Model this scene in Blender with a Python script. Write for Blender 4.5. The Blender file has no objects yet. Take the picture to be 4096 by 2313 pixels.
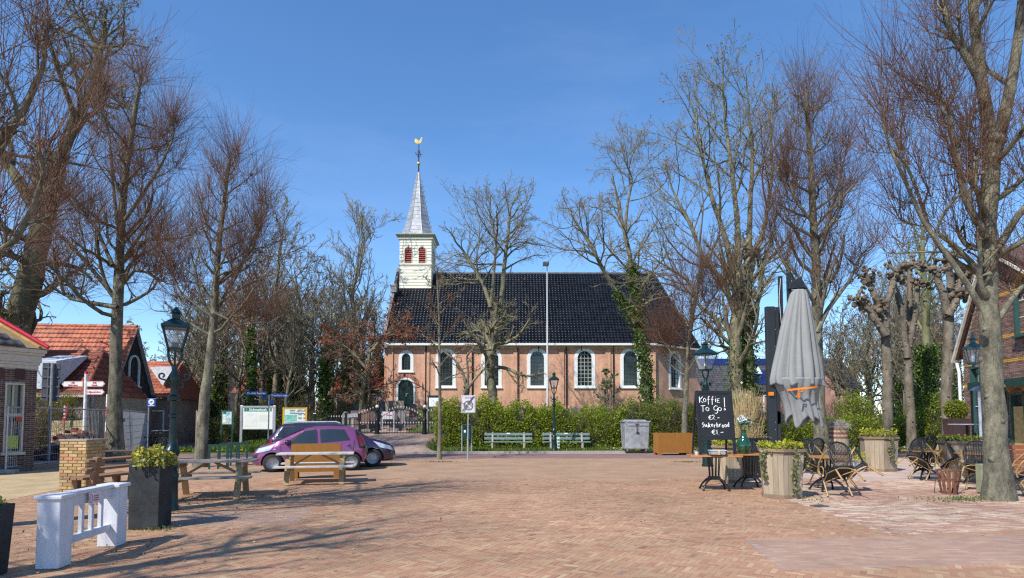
import bpy, math, random
import numpy as np
from mathutils import Vector, Matrix
random.seed(7); RNG = np.random.default_rng(7)
sc = bpy.context.scene
COL = sc.collection
PI = math.pi
def rad(a): return math.radians(a)
# ------------------------------------------------------------------ camera
F = 2450.0; PITCH = rad(3.0); HORIZ = 1680.0; CAMH = 1.6       # focal length in photo pixels (4096 wide)
PP = HORIZ - F*math.tan(PITCH)
cd = bpy.data.cameras.new('camera'); cam = bpy.data.objects.new('camera', cd); COL.objects.link(cam)
cd.sensor_width = 36; cd.lens = 36*F/4096; cd.shift_y = (PP-1156.5)/4096; cd.clip_start = .1; cd.clip_end = 3000
cam.location = (0, 0, CAMH); cam.rotation_euler = (PI/2+PITCH, 0, 0); sc.camera = cam
# ------------------------------------------------------------------ sky and sun
ELEV = rad(47); SDIR = (0.66, 0.75)                                # horizontal direction in which shadows fall
w = bpy.data.worlds.new('World'); sc.world = w; w.use_nodes = True
nt = w.node_tree; bg = nt.nodes['Background']
sky = nt.nodes.new('ShaderNodeTexSky'); sky.sky_type = 'NISHITA'; sky.sun_disc = False
sky.sun_elevation = ELEV; sky.sun_rotation = math.atan2(-SDIR[0], -SDIR[1]); sky.air_density = 1.0; sky.dust_density = 0.0; sky.ozone_density = 6.0
# thin high cirrus, the same all round the sky
tc = nt.nodes.new('ShaderNodeTexCoord'); mp = nt.nodes.new('ShaderNodeMapping'); mp.inputs['Scale'].default_value = (1.2, 2.2, 5.0)
nz = nt.nodes.new('ShaderNodeTexNoise'); nz.inputs['Scale'].default_value = 1.6; nz.inputs['Detail'].default_value = 7; nz.inputs['Roughness'].default_value = .62
rp = nt.nodes.new('ShaderNodeMapRange'); rp.inputs['From Min'].default_value = .5; rp.inputs['From Max'].default_value = .85; rp.inputs['To Max'].default_value = .05
mx = nt.nodes.new('ShaderNodeMixRGB'); mx.inputs['Color2'].default_value = (7.5, 8.0, 8.8, 1)
nt.links.new(tc.outputs['Generated'], mp.inputs['Vector']); nt.links.new(mp.outputs['Vector'], nz.inputs['Vector'])
nt.links.new(nz.outputs['Fac'], rp.inputs['Value']); nt.links.new(rp.outputs['Result'], mx.inputs['Fac'])
hs_ = nt.nodes.new('ShaderNodeHueSaturation'); hs_.inputs['Saturation'].default_value = 1.10; nt.links.new(sky.outputs['Color'], hs_.inputs['Color']); nt.links.new(hs_.outputs['Color'], mx.inputs['Color1']); nt.links.new(mx.outputs['Color'], bg.inputs['Color'])
bg.inputs['Strength'].default_value = 0.15
sl = bpy.data.lights.new('sun', 'SUN'); so = bpy.data.objects.new('sun', sl); COL.objects.link(so)
sl.energy = 4.1; sl.angle = rad(.53); sl.color = (1, .95, .87)
so.rotation_euler = Vector((SDIR[0]*math.cos(ELEV), SDIR[1]*math.cos(ELEV), -math.sin(ELEV))).to_track_quat('-Z', 'Y').to_euler()
so.location = (-20, -20, 30)
sc.view_settings.view_transform = 'Standard'; sc.view_settings.look = 'None'; sc.view_settings.exposure = 0.5; sc.view_settings.gamma = 1
sc.view_settings.use_curve_mapping = False
sc.render.engine = 'CYCLES'; sc.cycles.max_bounces = 5; sc.cycles.transparent_max_bounces = 8
sc.cycles.diffuse_bounces = 3; sc.cycles.glossy_bounces = 3; sc.cycles.use_denoising = False; sc.cycles.filter_width = 1.25
# ------------------------------------------------------------------ photo pixel -> place
_Fw = Vector((0, math.cos(PITCH), math.sin(PITCH))); _Up = Vector((0, -math.sin(PITCH), math.cos(PITCH)))
def ray(px, py): return _Fw*F + Vector((1, 0, 0))*(px-2048) + _Up*(PP-py)
def D(px, py, Y):                       # point of the pixel's ray at depth Y
    r = ray(px, py); return Vector((0, 0, CAMH)) + r*(Y/r.y)
def G(px, py, z=0.0):                   # point of the pixel's ray at height z
    r = ray(px, py); return Vector((0, 0, CAMH)) + r*((z-CAMH)/r.z)
def sst(a, b, x):
    t = min(1, max(0, (x-a)/(b-a))); return t*t*(3-2*t)
def T(x, y):                            # height of the terrain: flat square, church on its mound
    gate = sst(-10.5, -9.0, x)*(1-sst(-4.6, -3.9, x))
    ramp = .75*sst(28.0, 36.0, y); bank = .75*sst(33.0, 36.0, y)
    h = gate*ramp + (1-gate)*bank
    h += 1.68*sst(34.0, 48.5, y)
    side = sst(-17.0, -9.5, x)*(1-sst(14.5, 24.0, x))
    return h*(.06+.94*side)*(1-sst(75, 120, y))
def GT(px, py):                         # point where the pixel's ray meets the terrain
    r = ray(px, py); o = Vector((0, 0, CAMH)); y = 3.0
    while y < 300:
        p = o + r*(y/r.y)
        if p.z <= T(p.x, p.y): return Vector((p.x, p.y, T(p.x, p.y)))
        y += .05
    return p
def on(x, y): return Vector((x, y, T(x, y)))
# ------------------------------------------------------------------ materials
_m = {}
def _new(name):
    m = bpy.data.materials.new(name); m.use_nodes = True; t = m.node_tree
    return m, t, t.nodes['Principled BSDF']
def N(t, typ, **kw):
    n = t.nodes.new(typ)
    for k, v in kw.items():
        if k in n.inputs: n.inputs[k].default_value = v
        else: setattr(n, k, v)
    return n
def mul(c, k): return tuple(min(1, x*k) for x in c[:3])+(1,)
def M(name, c=(.5, .5, .5), r=.6, metal=0., var=.22, s=5., bump=.12, bs=45., c2=None, st=(1, 1, 1), spec=.5, coat=0., rnd=0., fac=None):
    """plain surface: colour uneven by two noises, roughness uneven, fine relief; rnd = each object its own tone"""
    if name in _m: return _m[name]
    m, t, b = _new(name); L = t.links.new
    co = N(t, 'ShaderNodeTexCoord'); mp = N(t, 'ShaderNodeMapping', Scale=st); L(co.outputs['Object'], mp.inputs['Vector'])
    n1 = N(t, 'ShaderNodeTexNoise', Scale=s, Detail=6.0, Roughness=.65); L(mp.outputs['Vector'], n1.inputs['Vector'])
    mr = N(t, 'ShaderNodeMapRange'); mr.inputs['From Min'].default_value = .3; mr.inputs['From Max'].default_value = .7; L(n1.outputs['Fac'], mr.inputs['Value'])
    mix = N(t, 'ShaderNodeMixRGB'); L(mr.outputs['Result'], mix.inputs['Fac'])
    mix.inputs['Color1'].default_value = mul(c, 1-var); mix.inputs['Color2'].default_value = (tuple(c2)+(1,)) if c2 else mul(c, 1+var)
    out = mix.outputs['Color']
    if rnd:
        oi = N(t, 'ShaderNodeObjectInfo'); hs = N(t, 'ShaderNodeHueSaturation'); r2 = N(t, 'ShaderNodeMapRange')
        r2.inputs['To Min'].default_value = 1-rnd; r2.inputs['To Max'].default_value = 1+rnd
        L(oi.outputs['Random'], r2.inputs['Value']); L(r2.outputs['Result'], hs.inputs['Value']); L(out, hs.inputs['Color']); out = hs.outputs['Color']
    L(out, b.inputs['Base Color'])
    b.inputs['Metallic'].default_value = metal; b.inputs['Specular IOR Level'].default_value = spec
    rr = N(t, 'ShaderNodeMapRange'); rr.inputs['To Min'].default_value = max(.02, r-.08); rr.inputs['To Max'].default_value = min(1, r+.1)
    L(n1.outputs['Fac'], rr.inputs['Value']); L(rr.outputs['Result'], b.inputs['Roughness'])
    if coat: b.inputs['Coat Weight'].default_value = coat; b.inputs['Coat Roughness'].default_value = .05
    if bump:
        n2 = N(t, 'ShaderNodeTexNoise', Scale=bs, Detail=4.0); L(mp.outputs['Vector'], n2.inputs['Vector'])
        bp = N(t, 'ShaderNodeBump', Strength=bump, Distance=.02); L(n2.outputs['Fac'], bp.inputs['Height']); L(bp.outputs['Normal'], b.inputs['Normal'])
    _m[name] = m; return m
def leafmat(name, c=None, c2=None, trans=.35, r=.55):
    if name in _m: return _m[name]
    m, t, b = _new(name); L = t.links.new
    g = N(t, 'ShaderNodeNewGeometry'); cr = N(t, 'ShaderNodeMixRGB'); cr.inputs['Color1'].default_value = c+(1,); cr.inputs['Color2'].default_value = c2+(1,)
    L(g.outputs['Random Per Island'], cr.inputs['Fac']); L(cr.outputs['Color'], b.inputs['Base Color']); b.inputs['Roughness'].default_value = r
    tr = N(t, 'ShaderNodeBsdfTranslucent'); L(cr.outputs['Color'], tr.inputs['Color'])
    ms = N(t, 'ShaderNodeMixShader'); ms.inputs['Fac'].default_value = trans
    L(b.outputs['BSDF'], ms.inputs[1]); L(tr.outputs['BSDF'], ms.inputs[2]); L(ms.outputs['Shader'], t.nodes['Material Output'].inputs['Surface'])
    _m[name] = m; return m
def brickmat(name, c1=None, c2=None, mortar=None, bw=.21, bh=.062, ms=.008, axis='xz', bump=.6, big=.25):
    if name in _m: return _m[name]
    m, t, b = _new(name); L = t.links.new
    co = N(t, 'ShaderNodeTexCoord'); sp = N(t, 'ShaderNodeSeparateXYZ'); cb = N(t, 'ShaderNodeCombineXYZ'); L(co.outputs['Object'], sp.inputs['Vector'])
    if axis == 'xz':
        ad = N(t, 'ShaderNodeMath', operation='ADD'); L(sp.outputs['X'], ad.inputs[0]); L(sp.outputs['Y'], ad.inputs[1])
        L(ad.outputs[0], cb.inputs['X']); L(sp.outputs['Z'], cb.inputs['Y'])
    else:
        L(sp.outputs['X'], cb.inputs['X']); L(sp.outputs['Y'], cb.inputs['Y'])
    bt = N(t, 'ShaderNodeTexBrick', Scale=1.0); bt.inputs['Brick Width'].default_value = bw; bt.inputs['Row Height'].default_value = bh
    bt.inputs['Mortar Size'].default_value = ms; bt.inputs['Mortar Smooth'].default_value = .2; bt.inputs['Bias'].default_value = 0
    bt.inputs['Color1'].default_value = c1+(1,); bt.inputs['Color2'].default_value = c2+(1,); bt.inputs['Mortar'].default_value = mortar+(1,)
    L(cb.outputs['Vector'], bt.inputs['Vector'])
    n1 = N(t, 'ShaderNodeTexNoise', Scale=.9, Detail=7.0, Roughness=.7); L(co.outputs['Object'], n1.inputs['Vector'])
    mr = N(t, 'ShaderNodeMapRange'); mr.inputs['From Min'].default_value = .3; mr.inputs['From Max'].default_value = .7
    mr.inputs['To Min'].default_value = 1-big; mr.inputs['To Max'].default_value = 1+big; L(n1.outputs['Fac'], mr.inputs['Value'])
    mp = N(t, 'ShaderNodeMapping', Scale=(1, 1, .35)); L(co.outputs['Object'], mp.inputs['Vector']); n4 = N(t, 'ShaderNodeTexNoise', Scale=1.1, Detail=6.0, Roughness=.6); L(mp.outputs['Vector'], n4.inputs['Vector']); m4 = N(t, 'ShaderNodeMapRange'); m4.inputs['From Min'].default_value = .35; m4.inputs['From Max'].default_value = .65; m4.inputs['To Min'].default_value = 1-big; m4.inputs['To Max'].default_value = 1+big*.4; L(n4.outputs['Fac'], m4.inputs['Value'])
    mm = N(t, 'ShaderNodeMath', operation='MULTIPLY'); L(mr.outputs['Result'], mm.inputs[0]); L(m4.outputs['Result'], mm.inputs[1])
    hs = N(t, 'ShaderNodeHueSaturation'); L(mm.outputs[0], hs.inputs['Value']); L(bt.outputs['Color'], hs.inputs['Color']); L(hs.outputs['Color'], b.inputs['Base Color'])
    bp = N(t, 'ShaderNodeBump', Strength=bump, Distance=.01); bp.invert = True; L(bt.outputs['Fac'], bp.inputs['Height']); L(bp.outputs['Normal'], b.inputs['Normal'])
    b.inputs['Roughness'].default_value = .85
    _m[name] = m; return m
def glassmat(name, c=(.02, .025, .03), r=.06, spec=.8):
    return M(name, c, r, var=.3, s=1.5, bump=.03, bs=3, spec=spec)
def clearglass(name='clear_glass', a=.25, tint=(.75, .8, .8)):
    if name in _m: return _m[name]
    m, t, b = _new(name); tr = N(t, 'ShaderNodeBsdfTransparent'); ms = N(t, 'ShaderNodeMixShader'); b.inputs['Base Color'].default_value = tint+(1,); b.inputs['Roughness'].default_value = .08
    ms.inputs['Fac'].default_value = a; t.links.new(tr.outputs['BSDF'], ms.inputs[1]); t.links.new(b.outputs['BSDF'], ms.inputs[2]); t.links.new(ms.outputs['Shader'], t.nodes['Material Output'].inputs['Surface'])
    _m[name] = m; return m
def rampmat(name, stops, src='attr', r=.85, bump=.25, bs=60., big=.18, bigs=.6, spec=.5):
    """pieces each with their own tone: src 'attr' reads the face attribute rnd of a joined mesh, 'object' the object's own random"""
    if name in _m: return _m[name]
    m, t, b = _new(name); L = t.links.new
    if src == 'attr': a = N(t, 'ShaderNodeAttribute', attribute_name='rnd'); o = a.outputs['Fac']
    else: a = N(t, 'ShaderNodeObjectInfo'); o = a.outputs['Random']
    cr = N(t, 'ShaderNodeValToRGB'); e = cr.color_ramp; e.interpolation = 'LINEAR'
    while len(e.elements) < len(stops): e.elements.new(.5)
    for k, (p, c) in enumerate(stops): e.elements[k].position = p; e.elements[k].color = c+(1,)
    L(o, cr.inputs['Fac'])
    g = N(t, 'ShaderNodeNewGeometry'); n1 = N(t, 'ShaderNodeTexNoise', Scale=bigs, Detail=8.0, Roughness=.7); L(g.outputs['Position'], n1.inputs['Vector'])
    mr = N(t, 'ShaderNodeMapRange'); mr.inputs['From Min'].default_value = .3; mr.inputs['From Max'].default_value = .7
    mr.inputs['To Min'].default_value = 1-big; mr.inputs['To Max'].default_value = 1+big; L(n1.outputs['Fac'], mr.inputs['Value'])
    n4 = N(t, 'ShaderNodeTexNoise', Scale=bigs*.25, Detail=5.0, Roughness=.6); L(g.outputs['Position'], n4.inputs['Vector']); m4 = N(t, 'ShaderNodeMapRange'); m4.inputs['From Min'].default_value = .35; m4.inputs['From Max'].default_value = .65; m4.inputs['To Min'].default_value = 1-big*.8; m4.inputs['To Max'].default_value = 1+big*.5; L(n4.outputs['Fac'], m4.inputs['Value'])
    mm = N(t, 'ShaderNodeMath', operation='MULTIPLY'); L(mr.outputs['Result'], mm.inputs[0]); L(m4.outputs['Result'], mm.inputs[1])
    hs = N(t, 'ShaderNodeHueSaturation'); L(mm.outputs[0], hs.inputs['Value']); L(cr.outputs['Color'], hs.inputs['Color']); L(hs.outputs['Color'], b.inputs['Base Color'])
    n2 = N(t, 'ShaderNodeTexNoise', Scale=bs, Detail=4.0); L(g.outputs['Position'], n2.inputs['Vector'])
    bp = N(t, 'ShaderNodeBump', Strength=bump, Distance=.01); L(n2.outputs['Fac'], bp.inputs['Height']); L(bp.outputs['Normal'], b.inputs['Normal'])
    b.inputs['Roughness'].default_value = r; b.inputs['Specular IOR Level'].default_value = spec
    _m[name] = m; return m
# ------------------------------------------------------------------ mesh helpers
def link(name, me, mat, parent=None):
    if mat is not None and not me.materials: me.materials.append(mat)
    o = bpy.data.objects.new(name, me); COL.objects.link(o)
    if parent is not None: o.parent = parent
    return o
def tag(o, label=None, cat=None, group=None, kind=None):
    if label: o['label'] = label
    if cat: o['category'] = cat
    if group: o['group'] = group
    if kind: o['kind'] = kind
    return o
def thing(name, label, cat, loc=(0, 0, 0), rz=0., group=None, rot=None):
    o = bpy.data.objects.new(name, None); COL.objects.link(o); o.location = loc; o.rotation_euler = rot or (0, 0, rz); o.empty_display_size = .2
    return tag(o, label, cat, group)
def dup(root, loc, rz=None, label=None, rot=None, scale=None, group=None):
    r = root.copy(); COL.objects.link(r); r.location = loc
    if rz is not None: r.rotation_euler = (0, 0, rz)
    if rot is not None: r.rotation_euler = rot
    if scale: r.scale = scale
    if label: r['label'] = label
    if group: r['group'] = group
    for ch in list(root.children):
        c = ch.copy(); COL.objects.link(c); c.parent = r
        for g in list(ch.children):
            d = g.copy(); COL.objects.link(d); d.parent = c
    return r
class MB:
    def __init__(s): s.v = []; s.f = []
    def add(s, vs, fs, X=None):
        n = len(s.v); s.v += [tuple(X @ Vector(p)) if X is not None else tuple(p) for p in vs]; s.f += [tuple(i+n for i in f) for f in fs]; return s
    def box(s, c, d, X=None, top=None):
        x, y, z = c; a, b, e = d[0]/2, d[1]/2, d[2]/2; ta, tb = (top[0]/2, top[1]/2) if top else (a, b)
        vs = [(x-a, y-b, z-e), (x+a, y-b, z-e), (x+a, y+b, z-e), (x-a, y+b, z-e), (x-ta, y-tb, z+e), (x+ta, y-tb, z+e), (x+ta, y+tb, z+e), (x-ta, y+tb, z+e)]
        return s.add(vs, [(3, 2, 1, 0), (4, 5, 6, 7), (0, 1, 5, 4), (1, 2, 6, 5), (2, 3, 7, 6), (3, 0, 4, 7)], X)
    def bb(s, x0, x1, y0, y1, z0, z1, X=None): return s.box(((x0+x1)/2, (y0+y1)/2, (z0+z1)/2), (x1-x0, y1-y0, z1-z0), X)
    def bar(s, p0, p1, w, h, up=(0, 0, 1)):
        p0, p1 = Vector(p0), Vector(p1); d = p1-p0; L = d.length; z = d/L; u = Vector(up)
        x = u.cross(z)
        if x.length < 1e-4: x = Vector((1, 0, 0)).cross(z)
        x.normalize(); y = z.cross(x)
        X = Matrix((x, y, z)).transposed().to_4x4(); X.translation = p0
        return s.box((0, 0, L/2), (w, h, L), X)
    def tube(s, pts, r, n=8, closed=False, X=None):
        pts = [Vector(p) for p in pts]; k = len(pts); rs = r if hasattr(r, '__len__') else [r]*k; base = len(s.v); ref = None
        vs = []
        for i, p in enumerate(pts):
            t = (pts[(i+1) % k]-pts[i-1]) if closed else (pts[min(i+1, k-1)]-pts[max(i-1, 0)])
            t.normalize()
            if ref is None: ref = Vector((0, 0, 1)) if abs(t.z) < .9 else Vector((1, 0, 0))
            x = ref - t*ref.dot(t)
            if x.length < 1e-5: x = t.orthogonal()
            x.normalize(); y = t.cross(x); ref = x
            for j in range(n): a = 2*PI*j/n; vs.append(p+(x*math.cos(a)+y*math.sin(a))*rs[i])
        fs = [(i*n+j, i*n+(j+1) % n, ((i+1) % k)*n+(j+1) % n, ((i+1) % k)*n+j) for i in range(k if closed else k-1) for j in range(n)]
        if not closed: fs += [tuple(range(n))[::-1], tuple((k-1)*n+j for j in range(n))]
        return s.add(vs, fs, X)
    def lathe(s, prof, n=16, c=(0, 0, 0), X=None, a0=0., cap=True, sq=1.):
        vs = [(c[0]+r*math.cos(a0+2*PI*j/n), c[1]+sq*r*math.sin(a0+2*PI*j/n), c[2]+z) for r, z in prof for j in range(n)]; k = len(prof)
        fs = [(i*n+j, i*n+(j+1) % n, (i+1)*n+(j+1) % n, (i+1)*n+j) for i in range(k-1) for j in range(n)]
        if cap: fs += [tuple(range(n))[::-1], tuple((k-1)*n+j for j in range(n))]
        return s.add(vs, fs, X)
    def prism(s, poly, y0, y1, X=None):         # polygon in x,z pushed along y
        n = len(poly); vs = [(x, y0, z) for x, z in poly]+[(x, y1, z) for x, z in poly]
        return s.add(vs, [tuple(range(n)), tuple(range(2*n-1, n-1, -1))]+[(j, j+n, (j+1) % n+n, (j+1) % n) for j in range(n)], X)
    def slab(s, poly, z0, z1, X=None):          # polygon in x,y pushed along z
        n = len(poly); vs = [(x, y, z0) for x, y in poly]+[(x, y, z1) for x, y in poly]
        return s.add(vs, [tuple(range(n))[::-1], tuple(range(n, 2*n))]+[(j, (j+1) % n, (j+1) % n+n, j+n) for j in range(n)], X)
    def ball(s, c, r, n=8, m=5, sz=1., X=None):
        return s.lathe([(max(1e-4, r*math.sin(PI*i/m)), -r*sz*math.cos(PI*i/m)) for i in range(m+1)], n, c, X, cap=False)
    def strip(s, rows, closed=False):           # rows of points -> quad surface
        n = len(rows[0]); vs = [p for r in rows for p in r]
        return s.add(vs, [(i*n+j, i*n+j+1, (i+1)*n+j+1, (i+1)*n+j) for i in range(len(rows)-1) for j in range(n-1)])
    def mesh(s, name, smooth=0):
        me = bpy.data.meshes.new(name); me.from_pydata(s.v, [], s.f); me.update()
        if smooth:
            me.polygons.foreach_set('use_smooth', [True]*len(me.polygons)); me.set_sharp_from_angle(angle=rad(smooth))
        return me
    def build(s, name, mat, parent=None, smooth=0, bevel=0., seg=2, fix=False):
        me = s.mesh(name, smooth)
        if fix:
            import bmesh
            b = bmesh.new(); b.from_mesh(me); bmesh.ops.recalc_face_normals(b, faces=b.faces); b.to_mesh(me); b.free()
        o = link(name, me, mat, parent)
        if bevel:
            md = o.modifiers.new('bevel', 'BEVEL'); md.width = bevel; md.segments = seg; md.limit_method = 'ANGLE'; md.angle_limit = rad(35)
        return o
def npmesh(name, V, Q, smooth=False):           # big meshes from arrays; Q (n,4) or (n,3)
    me = bpy.data.meshes.new(name); k = Q.shape[1]
    me.vertices.add(len(V)); me.vertices.foreach_set('co', np.ascontiguousarray(V, dtype=np.float32).ravel())
    me.loops.add(Q.size); me.loops.foreach_set('vertex_index', np.ascontiguousarray(Q, dtype=np.int32).ravel())
    me.polygons.add(len(Q)); me.polygons.foreach_set('loop_start', np.arange(0, Q.size, k, dtype=np.int32))
    me.polygons.foreach_set('use_smooth', np.full(len(Q), bool(smooth)))
    me.update(calc_edges=True); return me
def facerand(me, vals):
    a = me.attributes.new('rnd', 'FLOAT', 'FACE'); a.data.foreach_set('value', np.ascontiguousarray(vals, dtype=np.float32))
def copies(me, Xs):                             # one joined mesh of many copies of mesh data (verts, quads)
    V, Q = me; n = len(V); A = np.array([np.array(X) for X in Xs])
    VV = np.einsum('kij,nj->kni', A[:, :3, :3], V)+A[:, None, :3, 3]
    return VV.reshape(-1, 3), (Q[None]+np.arange(len(Xs))[:, None, None]*n).reshape(-1, Q.shape[1])
_fc = {}
def text(s, size, mat, parent, loc, rot=(PI/2, 0, 0), name='lettering', w=None, align='CENTER', ext=.002, shear=0., weight=0.):
    c = bpy.data.curves.new('t', 'FONT'); c.body = s; c.size = size; c.extrude = ext; c.align_x = align; c.align_y = 'CENTER'; c.shear = shear; c.offset = weight; c.resolution_u = 2
    o = bpy.data.objects.new('t', c); COL.objects.link(o); bpy.context.view_layer.update()
    dg = bpy.context.evaluated_depsgraph_get(); me = bpy.data.meshes.new_from_object(o.evaluated_get(dg)); bpy.data.objects.remove(o)
    if w:
        xs = [v.co.x for v in me.vertices]; k = w/max(1e-6, max(xs)-min(xs))
        for v in me.vertices: v.co.x *= k
    me.materials.clear(); q = link(name, me, mat, parent); q.location = loc; q.rotation_euler = rot; return q
def leaves(name, P, size, mat, parent=None, up=0., flat=0., aspect=.6, kind=None):
    """one small folded diamond per point; up tilts the long axis upward, flat lays the leaf level"""
    n = len(P); a = RNG.normal(size=(n, 3)); a[:, 2] = a[:, 2]*(1-flat)+up*2; a /= np.linalg.norm(a, axis=1)[:, None]
    b = RNG.normal(size=(n, 3)); b[:, 2] *= (1-flat); b -= a*(a*b).sum(1)[:, None]; b /= np.linalg.norm(b, axis=1)[:, None]
    s = (size*(.6+.8*RNG.random(n)))[:, None]; a = a*s; b = b*s*aspect*.5
    V = np.stack([P, P+a*.5+b, P+a, P+a*.5-b], 1).reshape(-1, 3); Q = np.arange(4*n).reshape(-1, 4)
    o = link(name, npmesh(name, V, Q), mat, parent)
    if kind: o['kind'] = kind
    return o
# ================================================================== ground
SAND_ = M('joint_sand', (.40, .33, .26), .95, var=.25, s=3, bump=.3, bs=80)
GRASS = M('grass_soil', (.07, .10, .022), .95, var=.4, s=2.2, bump=.5, bs=30, c2=(.13, .17, .035))
def drape(name, poly_px=None, xs=None, ys=None, mat=None, off=.004, inside=None, parent=None):
    V = []; idx = {}
    Fc = []
    for j, y in enumerate(ys):
        for i, x in enumerate(xs): V.append((x, y, T(x, y)+off))
    n = len(xs)
    for j in range(len(ys)-1):
        for i in range(n-1):
            if inside is None or inside((xs[i]+xs[i+1])/2, (ys[j]+ys[j+1])/2): Fc.append((j*n+i, j*n+i+1, (j+1)*n+i+1, (j+1)*n+i))
    b = MB(); b.v = V; b.f = Fc; return b.build(name, mat, parent, smooth=80)
xs = [-900, -400, -200, -100, -60]+list(np.arange(-40, 40.1, .75))+[60, 100, 200, 400, 900]
ys = [-60, -20, 0, 14, 24]+list(np.arange(27, 56, .6))+[60, 70, 80, 95, 110, 130, 200, 400, 900, 1500]
tag(drape('ground', xs=xs, ys=ys, mat=GRASS, off=-.01), kind='structure')
# the square: far paving by material, near bricks laid one by one
PAVE = brickmat('square_paving', (.378, .236, .142), (.35, .203, .122), (.38, .262, .163), bw=.2, bh=.062, ms=.007, axis='xy', bump=.35, big=.14)
b = MB(); b.slab([(-24, -14), (26, -14), (26, 25.6), (-3, 25.6), (-9, 25.2), (-24, 25.2)], -.05, .0); sq = tag(b.build('square_paving', PAVE), kind='structure')
ROADM = brickmat('road_bricks', (.27, .155, .135), (.22, .125, .115), (.22, .16, .14), bw=.2, bh=.065, ms=.006, axis='xy', bump=.3, big=.12)
# road across the far side of the square, and the street leaving to the left
rb = MB(); rb.slab([(-60, 25.2), (-9, 25.2), (-3, 25.6), (26, 25.6), (60, 25.6), (60, 29.6), (9, 29.9), (-9, 28.6), (-60, 29.5)], -.05, .004); tag(rb.build('road', ROADM), kind='structure')
def left_street(x, y): return -24.0 < x < -17.5+1.2*math.sin((y-29)/9) and y > 29
tag(drape('side_street', xs=np.arange(-32, -14, .5), ys=np.arange(29.2, 62, .5), mat=ROADM, off=.006, inside=left_street), kind='structure')
PAVE2 = brickmat('pavement_bricks', (.40, .27, .20), (.36, .20, .15), (.36, .30, .24), bw=.2, bh=.065, ms=.008, axis='xy', bump=.4, big=.2)
def pavement(x, y):
    if -9.6 < x < -4.2: return y < 36.2
    return -4.2 <= x < 14 and y < 31.2
tag(drape('pavement', xs=np.arange(-9.6, 14.1, .3), ys=np.arange(28.6, 36.4, .2), mat=PAVE2, off=.012, inside=pavement), kind='structure')
def yardpath(x, y): return abs(x-(-7.2-(y-36)*.12)) < 1.1
tag(drape('churchyard_path', xs=np.arange(-12, -4, .25), ys=np.arange(36, 48.2, .25), mat=PAVE2, off=.01, inside=yardpath), kind='structure')
# concrete kerbs along the road
KERB = M('kerb_concrete', (.33, .30, .27), .9, var=.2, s=9, bump=.3)
kb = MB(); kb.bar((-9, 28.62, .05), (9, 29.93, .05), .12, .13); tag(kb.build('kerb', KERB, bevel=.01), kind='structure')
# sandy ground before the left houses
SANDY = M('sandy_yard', (.42, .31, .17), .97, var=.22, s=1.5, bump=.4, bs=60)
p = [G(-500, 1990), G(-500, 1880), G(0, 1880), G(240, 1885), G(240, 1958), G(0, 2008), G(-300, 2060)]
b = MB(); b.slab([(v.x, v.y) for v in p], -.04, .006); tag(b.build('sandy_yard', SANDY), kind='structure')
# ---- terrace paving (redder, white sand in the joints) and the smooth mauve strips
TERR_PX = [(2960, 1905), (3190, 2010), (3560, 2140), (4400, 2108), (4700, 2060), (4700, 1830), (3300, 1830)]
STRIP_PX = [(2985, 2163), (4500, 2128), (4500, 2240), (3135, 2280)]
STRIP2_PX = [(700, 2062), (1245, 2037), (1165, 2093), (700, 2105)]
def poly_of(px): return [(G(x, y).x, G(x, y).y) for x, y in px]
TERR, STRIP, STRIP2 = poly_of(TERR_PX), poly_of(STRIP_PX), poly_of(STRIP2_PX)
def inpoly(P, X, Y):
    c = np.zeros(X.shape, bool); n = len(P)
    for i in range(n):
        (x1, y1), (x2, y2) = P[i], P[(i+1) % n]
        if y1 != y2: c ^= ((y1 > Y) != (y2 > Y)) & (X < (x2-x1)*(Y-y1)/(y2-y1)+x1)
    return c
b = MB(); b.slab(TERR, -.03, .0025); tag(b.build('terrace_paving', brickmat('terrace_far', (.44, .29, .22), (.40, .24, .18), (.64, .56, .48), bw=.206, bh=.075, ms=.012, axis='xy', bump=.3, big=.15)), kind='structure')
b = MB(); b.slab(STRIP, -.03, .004); tag(b.build('mauve_paving_strip', M('mauve_joint', (.33, .25, .23), .9, var=.2, s=4)), kind='structure')
b = MB(); b.slab(STRIP2, -.03, .004); tag(b.build('mauve_paving_strip', M('mauve_joint')), kind='structure')
# ---- bricks
def brickdata(l, w_, h, bev=.004):
    a, c = l/2, w_/2
    V = np.array([(-a, -c, 0), (a, -c, 0), (a, c, 0), (-a, c, 0), (-a+bev, -c+bev, h), (a-bev, -c+bev, h), (a-bev, c-bev, h), (-a+bev, c-bev, h)], float)
    return V, np.array([(4, 5, 6, 7), (0, 1, 5, 4), (1, 2, 6, 5), (2, 3, 7, 6), (3, 0, 4, 7)])
ST_SQ = [(0, (.25, .15, .092)), (.06, (.34, .185, .110)), (.3, (.375, .22, .128)), (.5, (.385, .25, .141)), (.68, (.40, .28, .154)), (.84, (.35, .205, .123)), (.96, (.45, .345, .202)), (1, (.29, .19, .128))]
ST_TE = [(0, (.33, .19, .145)), (.3, (.39, .235, .18)), (.6, (.45, .31, .235)), (.85, (.54, .42, .33)), (1, (.64, .56, .47))]
ST_MV = [(0, (.28, .18, .145)), (.4, (.32, .205, .165)), (.8, (.36, .245, .19)), (1, (.41, .29, .23))]
YMAX = 16.5
def squeeze(st, k, g=1.): m = [sum(c[i] for _, c in st)/len(st) for i in range(3)]; return [(p_, tuple((m[i]+(c[i]-m[i])*k)*(1.02, g*.975, .95)[i] for i in range(3))) for p_, c in st]
ST_SQ = squeeze(ST_SQ, .95, .965); ST_TE = [(p_, (c[0]*.88, c[1]*.86, c[2]*.80)) for p_, c in squeeze(ST_TE, .95)]; ST_MV = [(p_, tuple(.6*a+.4*b_ for a, b_ in zip(c, ST_SQ[3][1]))) for p_, c in ST_MV]
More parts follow.
